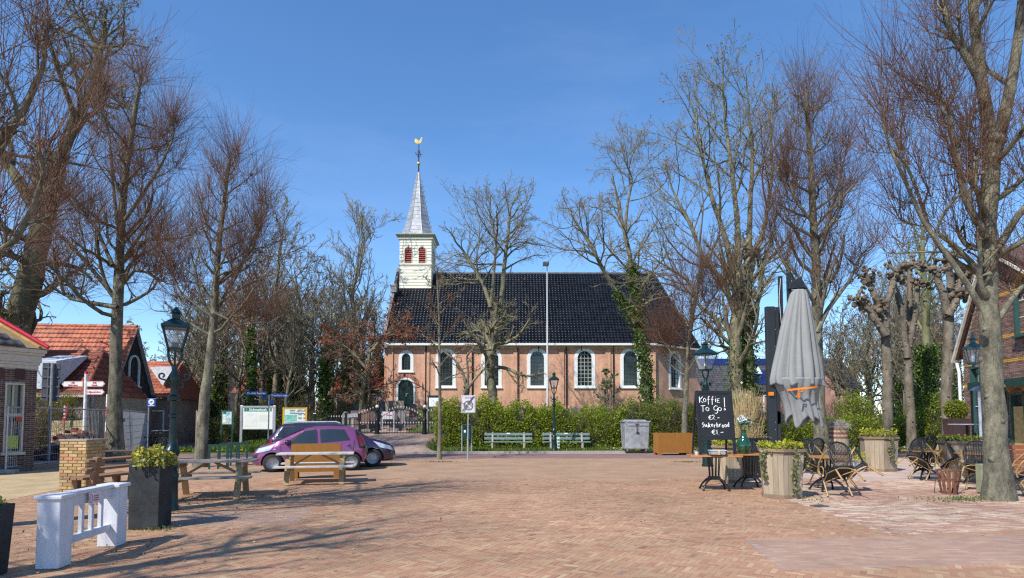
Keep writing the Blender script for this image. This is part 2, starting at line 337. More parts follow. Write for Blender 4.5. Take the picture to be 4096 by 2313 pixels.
def lay(pat):
    L_, W_ = .2, .0667; out = []
    if pat == 'herring':                       # herringbone of 3:1 bricks, set at 45 degrees to the view
        xs_ = []
        k = 3
        n = 170
        for i in range(-n, n):
            for j in range(-n//2, n//2):
                # staircase of an across brick and an upright brick
                ox, oy = i*W_+j*2*k*W_*.5, i*W_-j*2*k*W_*.5
                xs_.append((ox+L_/2, oy+W_/2, 0.)); xs_.append((ox+L_+W_/2-0*W_, oy-L_+W_+L_/2, PI/2))
        A = np.array(xs_); c, s = math.cos(-.56), math.sin(-.56)
        x, y = A[:, 0]*c-A[:, 1]*s, A[:, 0]*s+A[:, 1]*c+10.5
        return np.stack([x, y, A[:, 2]-.56], 1)
    ang = {'terr': -.28, 'strip': .02, 'strip2': .4}[pat]
    for r in range(-300, 300):
        for k in range(-75, 75):
            out.append(((k+(r % 2)*.5)*(L_+.006), r*(W_+.008 if pat == 'terr' else W_), 0.))
    A = np.array(out); c, s = math.cos(ang), math.sin(ang)
    return np.stack([A[:, 0]*c-A[:, 1]*s, A[:, 0]*s+A[:, 1]*c+11, A[:, 2]+ang], 1)
def place_bricks(pat, parent, stops, nm, n_single, zoff):
    A = lay(pat); X, Y = A[:, 0], A[:, 1]
    k = (Y > 5.3) & (Y < YMAX+.5*np.sin(X*1.7)) & (np.abs(X) < Y*.88+.5)
    te, s1, s2 = inpoly(TERR, X, Y), inpoly(STRIP, X, Y), inpoly(STRIP2, X, Y)
    sy = inpoly([(v.x, v.y) for v in p], X, Y)
    if pat == 'herring': k &= ~(te | s1 | s2 | sy)
    elif pat == 'terr': k &= te & ~s1
    elif pat == 'strip': k &= s1
    else: k &= s2
    A = A[k]; A = A[RNG.random(len(A)) > .004]
    vis = (np.abs(A[:, 0]) < A[:, 1]*.82) & (A[:, 1] > 6.22)
    order = np.argsort(np.where(vis, A[:, 1], 99))
    n_single = min(n_single, int(vis.sum()))
    def mats(B):
        out = []
        for x, y, a in B:
            X_ = Matrix.Translation((x, y, zoff+RNG.normal(0, .0007))) @ Matrix.Rotation(a+RNG.normal(0, .012), 4, 'Z') @ Matrix.Rotation(RNG.normal(0, .012), 4, 'X') @ Matrix.Rotation(RNG.normal(0, .004), 4, 'Y')
            out.append(X_)
        return out
    bd = brickdata(.1965, .063, .016, .0015)
    rest = A[order[n_single:]]
    V, Q = copies(bd, mats(rest)); me = npmesh('brick_field', V, Q); r_ = RNG.random(len(rest)); r_ = np.clip(r_+.28*np.sin(rest[:, 0]*.9+np.sin(rest[:, 1]*.7)*2)*np.sin(rest[:, 1]*1.1+rest[:, 0]*.3)*(pat != 'herring'), 0, 1); facerand(me, np.repeat(r_, len(bd[1])))
    o = link('bricks', me, rampmat(nm+'_field', stops, 'attr'), parent); o['kind'] = 'stuff'
    if n_single:
        m1 = npmesh('brick', *bd); mt = rampmat(nm+'_single', stops, 'object')
        for X_ in mats(A[order[:n_single]]):
            o = link('brick', m1, mt, parent); o.matrix_local = X_
terr_o, st1, st2 = bpy.data.objects['terrace_paving'], bpy.data.objects['mauve_paving_strip'], bpy.data.objects['mauve_paving_strip.001']
place_bricks('herring', sq, ST_SQ, 'square_brick', 290, -.0138)
place_bricks('terr', terr_o, ST_TE, 'terrace_brick', 120, -.0112)
place_bricks('strip', st1, ST_MV, 'mauve_brick', 120, -.0098)
place_bricks('strip2', st2, ST_MV, 'mauve_brick', 0, -.0098)
q = MB(); g_ = G(3278, 2027); q.box((0, 0, .008), (.26, .2, .016)); dc_ = thing('drain_cover', 'small iron drain cover at the terrace border', 'drain cover', (g_.x, g_.y, .006), .3); DI = M('drain_iron', (.10, .11, .115), .6, metal=.4); q.build('frame', DI, dc_)
for k in range(4): q = MB(); q.box((-.09+.06*k, 0, .017), (.03, .16, .006)); q.build('grate_bar', DI, dc_)
# ---- litter of dry leaves and twigs on the paving
def scatter_px(n, cx, cy, sx, sy):
    P = []
    for _ in range(n):
        g = G(random.gauss(cx, sx), min(2310, max(1850, random.gauss(cy, sy)))); P.append((g.x, g.y, .016))
    return np.array(P)
DRY = leafmat('dry_leaves', (.30, .17, .07), (.45, .30, .15), .1)
P = np.concatenate([scatter_px(420, 1080, 1985, 130, 9), scatter_px(200, 870, 2010, 180, 22), scatter_px(160, 1500, 2000, 500, 90), scatter_px(120, 3000, 2020, 500, 70), scatter_px(160, 500, 2200, 400, 50)])
tag(leaves('leaf_litter', P, .045, DRY, flat=.85), 'dry brown leaves and stalks strewn over the brick paving', 'leaf litter', kind='stuff')
P = np.concatenate([scatter_px(420, 3860, 2001, 80, 6), scatter_px(160, 700, 2015, 150, 30), scatter_px(160, 1757, 1840, 40, 3), scatter_px(160, 2745, 1818, 30, 3), scatter_px(120, 600, 2122, 50, 3), scatter_px(100, 3250, 2000, 60, 8), scatter_px(120, 300, 2150, 200, 40)])
tag(leaves('weed_tufts', P, .04, leafmat('weed_green', (.07, .12, .02), (.16, .2, .05)), up=.5), 'low green weeds and moss between the paving bricks', 'weeds', kind='stuff')
# ================================================================== building helpers
def arch_pts(cx, w, zs, n):                     # left to right over the arch
    return [(cx-w/2*math.cos(PI*i/n), zs+w/2*math.sin(PI*i/n)) for i in range(n+1)] if n else [(cx-w/2, zs), (cx+w/2, zs)]
def wall(b, x0, x1, z0, z1, holes, y=0., dep=.25, X=None):
    """wall face in the plane y with openings (cx, w, zbottom, zspring, segs) and their reveals"""
    hs = sorted(holes); ed = [x0]+[((hs[i][0]+hs[i][1]/2)+(hs[i+1][0]-hs[i+1][1]/2))/2 for i in range(len(hs)-1)]+[x1]
    def q(a, c, e, f): b.add([(a, y, e), (c, y, e), (c, y, f), (a, y, f)], [(0, 1, 2, 3)], X)
    if not hs: q(x0, x1, z0, z1)
    for k, (cx, w_, zb, zs, n) in enumerate(hs):
        a, c = ed[k], ed[k+1]; l, r = cx-w_/2, cx+w_/2
        q(a, l, z0, z1); q(r, c, z0, z1)
        if zb > z0: q(l, r, z0, zb)
        ap = arch_pts(cx, w_, zs, n)
        for (xa, za), (xb, zb_) in zip(ap[:-1], ap[1:]): b.add([(xa, y, za), (xb, y, zb_), (xb, y, z1), (xa, y, z1)], [(0, 1, 2, 3)], X)
        loop = [(l, zb)]+ap+[(r, zb)]
        for (xa, za), (xb, zb_) in zip(loop, loop[1:]+loop[:1]): b.add([(xa, y, za), (xb, y, zb_), (xb, y+dep, zb_), (xa, y+dep, za)], [(3, 2, 1, 0)], X)
def arch_ring(b, cx, w_, zb, zs, t, y0, y1, n=12, X=None):
    """frame band of width t inside an opening, from y0 (front) to y1"""
    o = [(cx-w_/2, zb)]+arch_pts(cx, w_, zs, n)+[(cx+w_/2, zb)]
    i = [(cx-w_/2+t, zb)]+arch_pts(cx, w_-2*t, zs, n)+[(cx+w_/2-t, zb)]
    if not n: i = [(cx-w_/2+t, zb), (cx-w_/2+t, zs-t), (cx+w_/2-t, zs-t), (cx+w_/2-t, zb)]
    for k in range(len(o)-1):
        A, B, C, E = o[k], o[k+1], i[k+1], i[k]
        vs = [(A[0], y0, A[1]), (B[0], y0, B[1]), (C[0], y0, C[1]), (E[0], y0, E[1]), (A[0], y1, A[1]), (B[0], y1, B[1]), (C[0], y1, C[1]), (E[0], y1, E[1])]
        b.add(vs, [(0, 3, 2, 1), (3, 7, 6, 2), (0, 1, 5, 4)], X)
def arch_fill(b, cx, w_, zb, zs, y, n=12, X=None):
    pts = [(cx+w_/2, zb), (cx-w_/2, zb)]+arch_pts(cx, w_, zs, n)
    b.add([(x, y, z) for x, z in pts], [tuple(range(len(pts)))[::-1]], X)
def arch_window(par, cx, w_, zb, zs, fw, matf, matg, matb, cols, rows, n=12, sill=True, bt=.03, name='window', fan=True):
    """window > frame, glass, glazing bars, sill"""
    b = MB(); arch_ring(b, cx, w_, zb, zs, fw, -.03, .17, n); b.bb(cx-w_/2, cx+w_/2, -.025, .17, zb, zb+fw*.55)
    o = b.build(name, matf, par)
    g = MB(); arch_fill(g, cx, w_-2*fw+.02, zb+fw*.5, zs if n else zs-fw+.01, .15, n); g.build('pane', matg, o)
    iw = w_-2*fw; m = MB(); x0 = cx-iw/2; zt = zs if n else zs-fw; z0 = zb+fw*.55
    for c in range(1, cols):
        x = x0+iw*c/cols; e = zt+(math.sqrt(max(0, (iw/2)**2-(x-cx)**2)) if n and fan else 0); m.bb(x-bt/2, x+bt/2, .11, .145, z0, e)
    for r in range(1, rows+1):
        z = z0+(zt-z0)*r/rows
        if not n and r == rows: break
        m.bb(x0, x0+iw, .112, .143, z-bt/2, z+bt/2)
    if n and fan:
        arch_ring(m, cx, iw*.6, zt, zt, bt, .114, .142, 8)
    if m.v: m.build('glazing_bar', matb, o)
    if sill: s_ = MB(); s_.bb(cx-w_/2-.05, cx+w_/2+.05, -.12, .05, zb-.09, zb-.002); s_.build('sill', matf, o, bevel=.01)
    return o
def pantile(wd, ln, amp=.035):                  # S-shaped roof tile lying in x,y (y up the slope), z out of the roof
    k = 5; V = []
    for j, (yy, lift) in enumerate(((0, .035), (ln*.35, .034), (ln, .0))):
        for i in range(k+1):
            u = i/k; V.append((u*wd, yy, lift+amp*(.5+.5*math.sin(2*PI*u+.6))*(1, .8, .9)[j]))
    for i in range(k+1): V.append((V[i][0], 0, V[i][2]-.035))
    Q = [(r*(k+1)+i, r*(k+1)+i+1, (r+1)*(k+1)+1+i, (r+1)*(k+1)+i) for r in (0, 1) for i in range(k)]+[(3*(k+1)+i, 3*(k+1)+i+1, i+1, i) for i in range(k)]
    return np.array(V), np.array(Q)
def tiles(par, origin, U, Vv, poly, wd, ln, mat, n_single=0, name='roof_tile', amp=.035):
    """pantiles over a polygon (u,v metres) of the roof plane spanned by unit vectors U, Vv; n_single of them as their own parts"""
    U, Vv = Vector(U).normalized(), Vector(Vv).normalized(); W_ = U.cross(Vv); o = Vector(origin)
    pu = [q[0] for q in poly]; pv = [q[1] for q in poly]
    us = np.arange(min(pu), max(pu), wd); vs = np.arange(min(pv), max(pv)-.05, ln*.87)
    uu, vv = np.meshgrid(us, vs); uu, vv = uu.ravel(), vv.ravel(); k = inpoly(poly, uu+wd/2, vv+ln*.4); uu, vv = uu[k], vv[k]
    Xs = []
    for a, c in zip(uu, vv):
        X = Matrix((U, Vv, W_)).transposed().to_4x4(); X.translation = o+U*a+Vv*c+W_*RNG.normal(.002, .003); Xs.append(X @ Matrix.Rotation(RNG.normal(0, .007), 4, 'Y'))
    td = pantile(wd*1.04, ln, amp); pick = set(RNG.permutation(len(Xs))[:n_single].tolist())
    rest = [x for i, x in enumerate(Xs) if i not in pick]
    if rest:
        V, Q = copies(td, rest); me = npmesh('roof_tiles', V, Q, True); facerand(me, np.repeat(RNG.random(len(rest)), len(td[1])))
        ob = link('roof_tiles', me, mat[0], par); ob['kind'] = 'stuff'
    if pick:
        m1 = npmesh(name, *td, True)
        for i in pick:
            ob = link(name, m1, mat[1], par); ob.matrix_local = Xs[i]
# ================================================================== church
CY = 48.0
cxl = lambda px: D(px, 1500, CY).x
XL = cxl(1537); ch = thing('church', 'brick village church with black tiled roof and white wooden bell tower', 'church', (XL, CY, D(1600, 1640, CY).z))
CZ = ch.location.z
lx = lambda px, Y=CY: D(px, 1500, Y).x-XL
lz = lambda py, Y=CY: D(2048, py, Y).z-CZ
CBR = brickmat('church_brick', (.62, .235, .12), (.50, .175, .092), (.72, .53, .385), bw=.215, bh=.068, ms=.013, bump=.5, big=.2)
CBR2 = rampmat('arch_brick', [(0, (.36, .14, .09)), (1, (.5, .22, .14))], 'object')
WHITE = M('white_paint', (.78, .78, .75), .5, var=.06, s=12, bump=.06); DGREEN = M('dark_green_paint', (.010, .03, .024), .35, var=.2, bump=.04)
CGLASS = glassmat('church_glass', (.018, .022, .026), .07); DARKBAR = M('dark_bar', (.03, .045, .035), .5)
xr = lx(2620); HW = 5.6; ze = lz(1374); zr = lz(1095, CY+HW)
wa, wdep = D(2785, 1500, CY+3.2).x-XL-xr, 3.2
wins = [(lx(1624), 1.18, lz(1487), lz(1432), 12)]
tall = [(1783, 1.6), (1966, 1.62), (2149, 1.62), (2339, 1.66), (2522, 1.62)]
wins += [(lx(p_), w_, lz(1550), lz(1433), 12) for p_, w_ in tall]
door = (lx(1624), 1.5, .12, lz(1549), 12)
b = MB(); zmid = (lz(1487)+lz(1512))/2
wall(b, 0, lx(1700), -.8, zmid, [door]); wall(b, 0, lx(1700), zmid, ze, wins[:1]); wall(b, lx(1700), xr, -.8, ze, wins[1:])
# canted choir: three faces
Lc = math.hypot(wa, wdep); ang = math.atan2(wdep, wa)
Xc = Matrix.Translation((xr, 0, 0)) @ Matrix.Rotation(ang, 4, 'Z'); wF = (Lc*.47, 1.55, lz(1552), lz(1434), 12)
wall(b, 0, Lc, -.8, ze, [wF], X=Xc)
b.add([(xr+wa, wdep, -.8), (xr+wa, 2*HW-wdep, -.8), (xr+wa, 2*HW-wdep, ze), (xr+wa, wdep, ze), (xr, 2*HW, -.8), (xr, 2*HW, ze), (0, 2*HW, -.8), (0, 2*HW, ze), (0, 0, -.8), (0, 0, ze), (0, HW, zr)],
      [(0, 1, 2, 3), (1, 4, 5, 2), (4, 6, 7, 5), (6, 8, 9, 10, 7)])
b.build('wall', CBR, ch)
# brick lesenes and the corbel band under the eaves
for p_ in (1562, 1708, 1880, 2064, 2246, 2432, 2612):
    x = lx(p_); q = MB(); q.bb(x-.2, x+.2, -.09, -.002, -.8, ze-.1); q.build('lesene', CBR, ch)
q = MB(); q.bb(-.02, xr+.05, -.13, -.003, ze-.42, ze-.12); q.build('corbel_band', CBR, ch)
q = MB(); q.bb(0, lx(1585), -.06, -.003, -.8, .32); q.bb(lx(1664), xr, -.06, -.003, -.8, .32); q.build('plinth', CBR, ch)
IRON = M('iron', (.012, .012, .013), .5, metal=.3, var=.2, bump=.1)
for p_ in (1690, 1876, 2058, 2252, 2440):
    x = lx(p_)+.26; q = MB(); q.tube([(x, -.1, ze-.1), (x, -.1, -.6)], .045, 8); q.build('downpipe', IRON, ch)
for p_, py in ((1547, 1538), (1692, 1545), (1706, 1372+25), (2155, 1390), (2326, 1390)):
    q = MB(); x, z = lx(p_), lz(py); q.bb(x-.03, x+.03, -.13, -.09, z-.28, z+.28); q.box((x, -.11, z), (.16, .05, .05)); q.build('wall_anchor', IRON, ch)
for k, (cx, w_, zb, zs, n) in enumerate(wins):
    arch_window(ch, cx, w_, zb, zs, .27 if k else .25, WHITE, CGLASS, DARKBAR if k != 4 else M('pale_bar', (.35, .38, .33), .6), 4 if k else 3, 7 if k else 4, bt=.045 if k != 4 else .05)
wc = arch_window(ch, wF[0], wF[1], wF[2], wF[3], .24, WHITE, CGLASS, DARKBAR, 3, 6, bt=.045); wc.matrix_local = Xc
q = MB(); arch_fill(q, wF[0]+.33, .35, wF[2]+.2, wF[3]+.1, .147, 4); q.build('curtain', M('curtain', (.6, .6, .58), .9), wc)
q = MB(); arch_ring(q, door[0], door[1], door[2], door[3], .15, -.05, .12, 14); dr = q.build('door_frame', WHITE, ch)
dd = MB(); arch_fill(dd, door[0], door[1]-.28, door[2], door[3], .1, 14); do = dd.build('door', DGREEN, ch)
for k in range(-4, 5):
    q = MB(); x = door[0]+k*.135; e = door[3]+math.sqrt(max(.02, .6**2-(k*.135)**2)); q.bb(x-.062, x+.062, .075, .098, door[2]+.05, e-.03); q.build('door_board', DGREEN, do)
q = MB(); q.box((door[0]+.02, .05, door[2]+1.05), (.05, .04, .28)); q.box((door[0]+.09, .03, door[2]+1.15), (.2, .03, .04)); q.build('door_handle', M('steel', (.7, .7, .68), .3, metal=.9, bump=0), do)
q = MB(); q.bb(door[0]-.95, door[0]+.95, -.5, -.004, -.5, .12); q.build('doorstep', M('grey_stone', (.3, .29, .27), .9, s=8), ch, bevel=.02)
# arch bricks set on edge round the door
m1 = None
for i in range(26):
    a = PI*(i+.5)/26
    if m1 is None:
        q = MB(); q.box((0, -.02, .16), (.085, .05, .3), top=(.105, .05)); m1 = q.mesh('arch_brick')
    o = link('arch_brick', m1, CBR2, ch); o.matrix_local = Matrix.Translation((door[0]+.77*math.cos(a), 0, door[3]+.77*math.sin(a))) @ Matrix.Rotation(PI/2-a, 4, 'Y')
q = MB(); q.tube([(door[0]-.1, -.02, lz(1498)), (door[0]-.1, -.3, lz(1494)), (door[0]-.1, -.35, lz(1500))], .025, 6); q.lathe([(.04, 0), (.12, -.16)], 8, (door[0]-.1, -.35, lz(1500))); q.build('door_lamp', IRON, ch)
# roof
TILE = (rampmat('black_tile_field', [(0, (.004, .005, .007)), (1, (.011, .012, .016))], 'attr', r=.28, bump=.05, big=.3, spec=.25), rampmat('black_tile', [(0, (.004, .005, .007)), (1, (.011, .012, .016))], 'object', r=.28, bump=.05, big=.3, spec=.25))
ov = .35; sl_ = (zr-ze)/HW; ez = ze-ov*sl_*.5+.18
xe = D(2612, 1095, CY+HW).x-XL
E = Vector((xe, HW, zr)); A0 = Vector((.25, -ov, ez)); A1 = Vector((xr+.1, -ov, ez)); A2 = Vector((xr+wa+ov*.8, wdep-.15, ez)); A3 = Vector((xr+wa+ov*.8, 2*HW-wdep+.15, ez)); A4 = Vector((xr+.1, 2*HW+ov, ez)); R0 = Vector((.25, HW, zr))
q = MB(); q.add([A0, A1, E, R0, A2, A3, A4, (.25, 2*HW+ov, ez)], [(0, 1, 2, 3), (1, 4, 2), (4, 5, 2), (5, 6, 2), (6, 7, 3, 2)]); rf = q.build('roof', M('roof_deck', (.02, .02, .022), .7), ch)
def roofpoly(par, pts, mat, wd, ln, n_single=0, amp=.035):
    o = pts[0]; U = (pts[1]-o).normalized(); n = U.cross(pts[2]-o).normalized(); Vv = n.cross(U)
    tiles(par, o+n*.01, U, Vv, [((p_-o).dot(U), (p_-o).dot(Vv)) for p_ in pts], wd, ln, mat, n_single, amp=amp)
roofpoly(rf, [A0, A1, E, R0], TILE, .26, .36, 280)
roofpoly(rf, [A1, A2, E], TILE, .26, .36); roofpoly(rf, [A2, A3, E], TILE, .26, .36)
def ridge(par, p0, p1, mat, r_=.13, step=.36, name='ridge_tile'):
    d = (p1-p0); n = max(1, int(d.length/step)); m_ = MB(); m_.tube([(0, 0, 0), (0, 0, step*1.08)], [r_*.92, r_], 8); me = m_.mesh(name, 50); qn = d.normalized().to_track_quat('Z', 'Y').to_matrix().to_4x4()
    for i in range(n):
        o = link(name, me, mat, par); X = qn.copy(); X.translation = p0+d*(i/n); o.matrix_local = X
ridge(rf, Vector((lx(1735, CY+HW), HW, zr)), E, M('ridge_cap', (.10, .10, .105), .45, rnd=.2)); ridge(rf, A1+Vector((0, 0, .04)), E, TILE[1]); ridge(rf, A2+Vector((0, 0, .04)), E, TILE[1])
q = MB(); q.bb(.0, xr+.12, -ov-.08, -.01, ez-.2, ez-.06); q.bb(.0, xr+.12, -ov-.12, -ov-.082, ez-.16, ez+.0); q.build('gutter', WHITE, ch, bevel=.01)
q = MB(); q.bb(0, Lc+.2, -ov-.08, -.01, ez-.2, ez-.06, X=Xc); q.build('gutter', WHITE, ch)
# west gable with lead-capped parapet
LEADB = M('parapet_lead', (.20, .14, .125), .6, var=.15, s=6)
g0, g1 = Vector((.02, -.38, ez-.05)), Vector((.02, HW, zr+.12))
q = MB(); q.bar(g0+Vector((0, 0, .16)), g1+Vector((0, 0, .16)), .55, .2, up=(1, 0, 0)); q.build('gable_coping', LEADB, ch)
q = MB(); q.box((.05, -.2, ez-.1), (.5, .5, .5)); q.build('gable_shoulder', M('grey_stone'), ch, bevel=.02)
q = MB(); q.box((.05, HW-2.3, zr-1.9), (.5, .5, .55)); q.box((.05, HW-2.3, zr-1.6), (.6, .6, .1)); q.build('chimney_stub', M('grey_stone'), ch)
# tower
TY = 4.15; tx0, tx1 = lx(1594, CY+TY), lx(1722, CY+TY); tw = tx1-tx0; tz0, tz1 = lz(1200, CY+TY)-.6, lz(957, CY+TY); tzb = lz(1058, CY+TY)
tow = MB(); tow.box(((tx0+tx1)/2, TY+tw/2, (tz0+tz1)/2), (tw-.1, tw-.1, tz1-tz0)); CREAM = M('cream_paint', (.76, .72, .57), .55, var=.05, s=6, bump=.05)
to = tow.build('tower', CREAM, ch)
lw = .62
def lou(cx): return (cx, lw, lz(1049, CY+TY), lz(1001, CY+TY), 10)
holes = [lou(tx0+tw*.275), lou(tx0+tw*.715)]
nb = 22; hb = (tz1-tz0)/nb
for side in (0, 1):
    for i in range(nb):
        z = tz0+i*hb; segs = [(0, tw)]
        if side == 0 or side == 1:
            for (cx, w_, zb, zs, n) in holes:
                c = cx-tx0; top = zs+w_/2
                hwid = w_/2-.02 if z < zs-.1 else math.sqrt(max(0, (w_/2)**2-max(0, (z+hb*.5-zs))**2))
                if z+hb > zb and z < top and hwid > .05: segs = [y for s_ in segs for y in ([(s_[0], c-hwid), (c+hwid, s_[1])] if s_[0] < c < s_[1] else [s_])]
        for s0, s1 in segs:
            if s1-s0 < .03: continue
            q = MB()
            if side == 0: vs = [(tx0+s0, TY-.045, z), (tx0+s1, TY-.045, z), (tx0+s1, TY-.012, z+hb), (tx0+s0, TY-.012, z+hb), (tx0+s0, TY+.06, z), (tx0+s1, TY+.06, z), (tx0+s1, TY+.06, z+hb), (tx0+s0, TY+.06, z+hb)]
            else: vs = [(tx1+.045, TY+s0, z), (tx1+.045, TY+s1, z), (tx1+.012, TY+s1, z+hb), (tx1+.012, TY+s0, z+hb), (tx1-.06, TY+s0, z), (tx1-.06, TY+s1, z), (tx1-.06, TY+s1, z+hb), (tx1-.06, TY+s0, z+hb)]
            q.add(vs, [(0, 1, 2, 3), (1, 5, 6, 2), (4, 0, 3, 7), (0, 4, 5, 1), (3, 2, 6, 7)]); q.build('siding_board', CREAM, to)
REDL = M('red_louvre', (.30, .045, .03), .6, var=.15); BLK = M('black_inside', (.01, .01, .01), .9)
for side in (0, 1):
    for (cx, w_, zb, zs, n) in holes:
        c = cx-tx0; X = Matrix.Translation((tx0, TY, 0)) if side == 0 else Matrix.Translation((tx1, TY, 0)) @ Matrix.Rotation(PI/2, 4, 'Z')
        q = MB(); arch_fill(q, c, w_, zb, zs, .03, 10, X); arch_ring(q, c, w_+.08, zb-.03, zs, .05, -.05, .03, 10, X); lo = q.build('louvre_opening', BLK if side == 0 else BLK, to)
        m_ = MB(); arch_ring(m_, c, w_+.1, zb-.03, zs, .06, -.062, -.02, 10, X); m_.build('louvre_frame', CREAM, lo)
        k = 8
        for i in range(k):
            z = zb+(zs+w_/2-zb)*(i+.3)/k; hwid = w_/2-.02 if z < zs else math.sqrt(max(.001, (w_/2)**2-(z-zs)**2))
            s_ = MB(); s_.add([(c-hwid, -.05, z-.045), (c+hwid, -.05, z-.045), (c+hwid, .02, z+.075), (c-hwid, .02, z+.075), (c-hwid, -.03, z-.06), (c+hwid, -.03, z-.06)], [(0, 1, 2, 3), (4, 5, 1, 0)], X); s_.build('louvre_slat', REDL, lo)
q = MB(); q.box(((tx0+tx1)/2, TY+tw/2, tzb), (tw+.2, tw+.2, .12)); q.build('tower_band', CREAM, to, bevel=.02)
OLIVE = M('cornice_olive', (.36, .35, .26), .6)
q = MB(); q.box(((tx0+tx1)/2, TY+tw/2, tz1+.08), (tw+.25, tw+.25, .16)); q.build('tower_frieze', CREAM, to)
q = MB(); q.box(((tx0+tx1)/2, TY+tw/2, tz1+.26), (tw+.3, tw+.3, .14), top=(tw+.6, tw+.6)); q.box(((tx0+tx1)/2, TY+tw/2, tz1+.37), (tw+.66, tw+.66, .07)); q.build('tower_cornice', OLIVE, to)
def leadmat():
    m, t, b_ = _new('lead_sheet'); L = t.links.new
    co = N(t, 'ShaderNodeTexCoord'); n1 = N(t, 'ShaderNodeTexNoise', Scale=2.0, Detail=7.0, Roughness=.7); L(co.outputs['Object'], n1.inputs['Vector'])
    cr = N(t, 'ShaderNodeValToRGB'); e = cr.color_ramp; e.elements[0].position = .3; e.elements[0].color = (.20, .21, .225, 1); e.elements[1].position = .72; e.elements[1].color = (.46, .47, .49, 1)
    L(n1.outputs['Fac'], cr.inputs['Fac']); L(cr.outputs['Color'], b_.inputs['Base Color']); b_.inputs['Roughness'].default_value = .5; b_.inputs['Metallic'].default_value = .25; return m
LEAD = leadmat()
sx, sy_ = (tx0+tx1)/2, TY+tw/2; sz0 = tz1+.40; szt = lz(690, CY+TY+tw/2)
H_ = szt-sz0
prof = [(.585*tw, 0), (.53*tw, .05), (.475*tw, .11), (.42*tw, .18), (.365*tw, .27), (.295*tw, .41), (.21*tw, .6), (.105*tw, .84), (.03*tw, 1.0)]
q = MB(); q.lathe([(r_, z*H_) for r_, z in prof], 8, (sx, sy_, sz0), a0=PI/8); sp_ = q.build('spire', LEAD, ch)
def prad(t):
    for (r0, z0), (r1, z1) in zip(prof[:-1], prof[1:]):
        if z0 <= t <= z1: return r0+(r1-r0)*(t-z0)/(z1-z0)
    return .05
for i in range(8):                               # raised seams along the hips, sheet joints across
    a = PI/8+2*PI*i/8; q = MB(); q.tube([(sx+r_*1.0*math.cos(a), sy_+r_*math.sin(a), sz0+z*H_) for r_, z in prof], .028, 5); q.build('lead_seam', LEAD, sp_)
for t_ in np.linspace(.08, .94, 15):
    r_ = prad(t_)+.004; q = MB(); q.tube([(sx+r_*math.cos(PI/8+2*PI*i/8), sy_+r_*math.sin(PI/8+2*PI*i/8), sz0+t_*H_) for i in range(8)], .016, 4, closed=True); q.build('lead_joint', LEAD, sp_)
for t_ in np.linspace(.15, .85, 10):
    a = -PI/8; r_ = prad(t_); x, y, z = sx+r_*math.cos(a), sy_+r_*math.sin(a), sz0+t_*H_
    q = MB(); q.tube([(x, y, z), (x+.12, y-.03, z), (x+.16, y-.04, z+.1)], .014, 4); q.build('climbing_hook', IRON, sp_)
GOLD = M('gilding', (.80, .55, .16), .35, metal=.6, var=.12, bump=.05)
zt_ = szt; zball = lz(655, CY+TY+tw/2); zc = lz(575, CY+TY+tw/2)
q = MB(); q.tube([(sx, sy_, zt_-.3), (sx, sy_, zc+.05)], [.07, .03], 6); va = q.build('vane_rod', IRON, ch)
q = MB(); q.ball((sx, sy_, zball), .16, 12, 8); q.build('gilt_ball', GOLD, va, smooth=60)
q = MB(); zz = zball+.85
for k in range(4):
    a = PI/2*k+.4; d_ = Vector((math.cos(a), math.sin(a), 0)); o_ = Vector((sx, sy_, zz)); q.tube([o_, o_+d_*.28, o_+d_*.33+Vector((0, 0, .12))], .022, 4); q.tube([o_+Vector((0, 0, -.3)), o_+d_*.2+Vector((0, 0, -.12)), o_+d_*.1+Vector((0, 0, .25)), o_+Vector((0, 0, .5))], .02, 4)
q.build('vane_scrollwork', IRON, va)
ck = [(-.36, .1), (-.42, .32), (-.3, .5), (-.16, .36), (-.04, .26), (.12, .36), (.2, .56), (.27, .62), (.36, .52), (.28, .42), (.26, .22), (.14, .04), (.02, -.02), (-.16, -.02)]
q = MB(); q.prism([(x*.95, z*.95+zc) for x, z in ck], -.025, .025, Matrix.Translation((sx, sy_, 0))); q.build('weathercock', GOLD, va, fix=True)
# finial at the choir end of the ridge
q = MB(); q.lathe([(.12, 0), (.05, .3), (.03, .9), (.06, 1.0), (.02, 1.5)], 8, (xe, HW, zr)); q.build('ridge_finial', M('grey_stone'), ch)
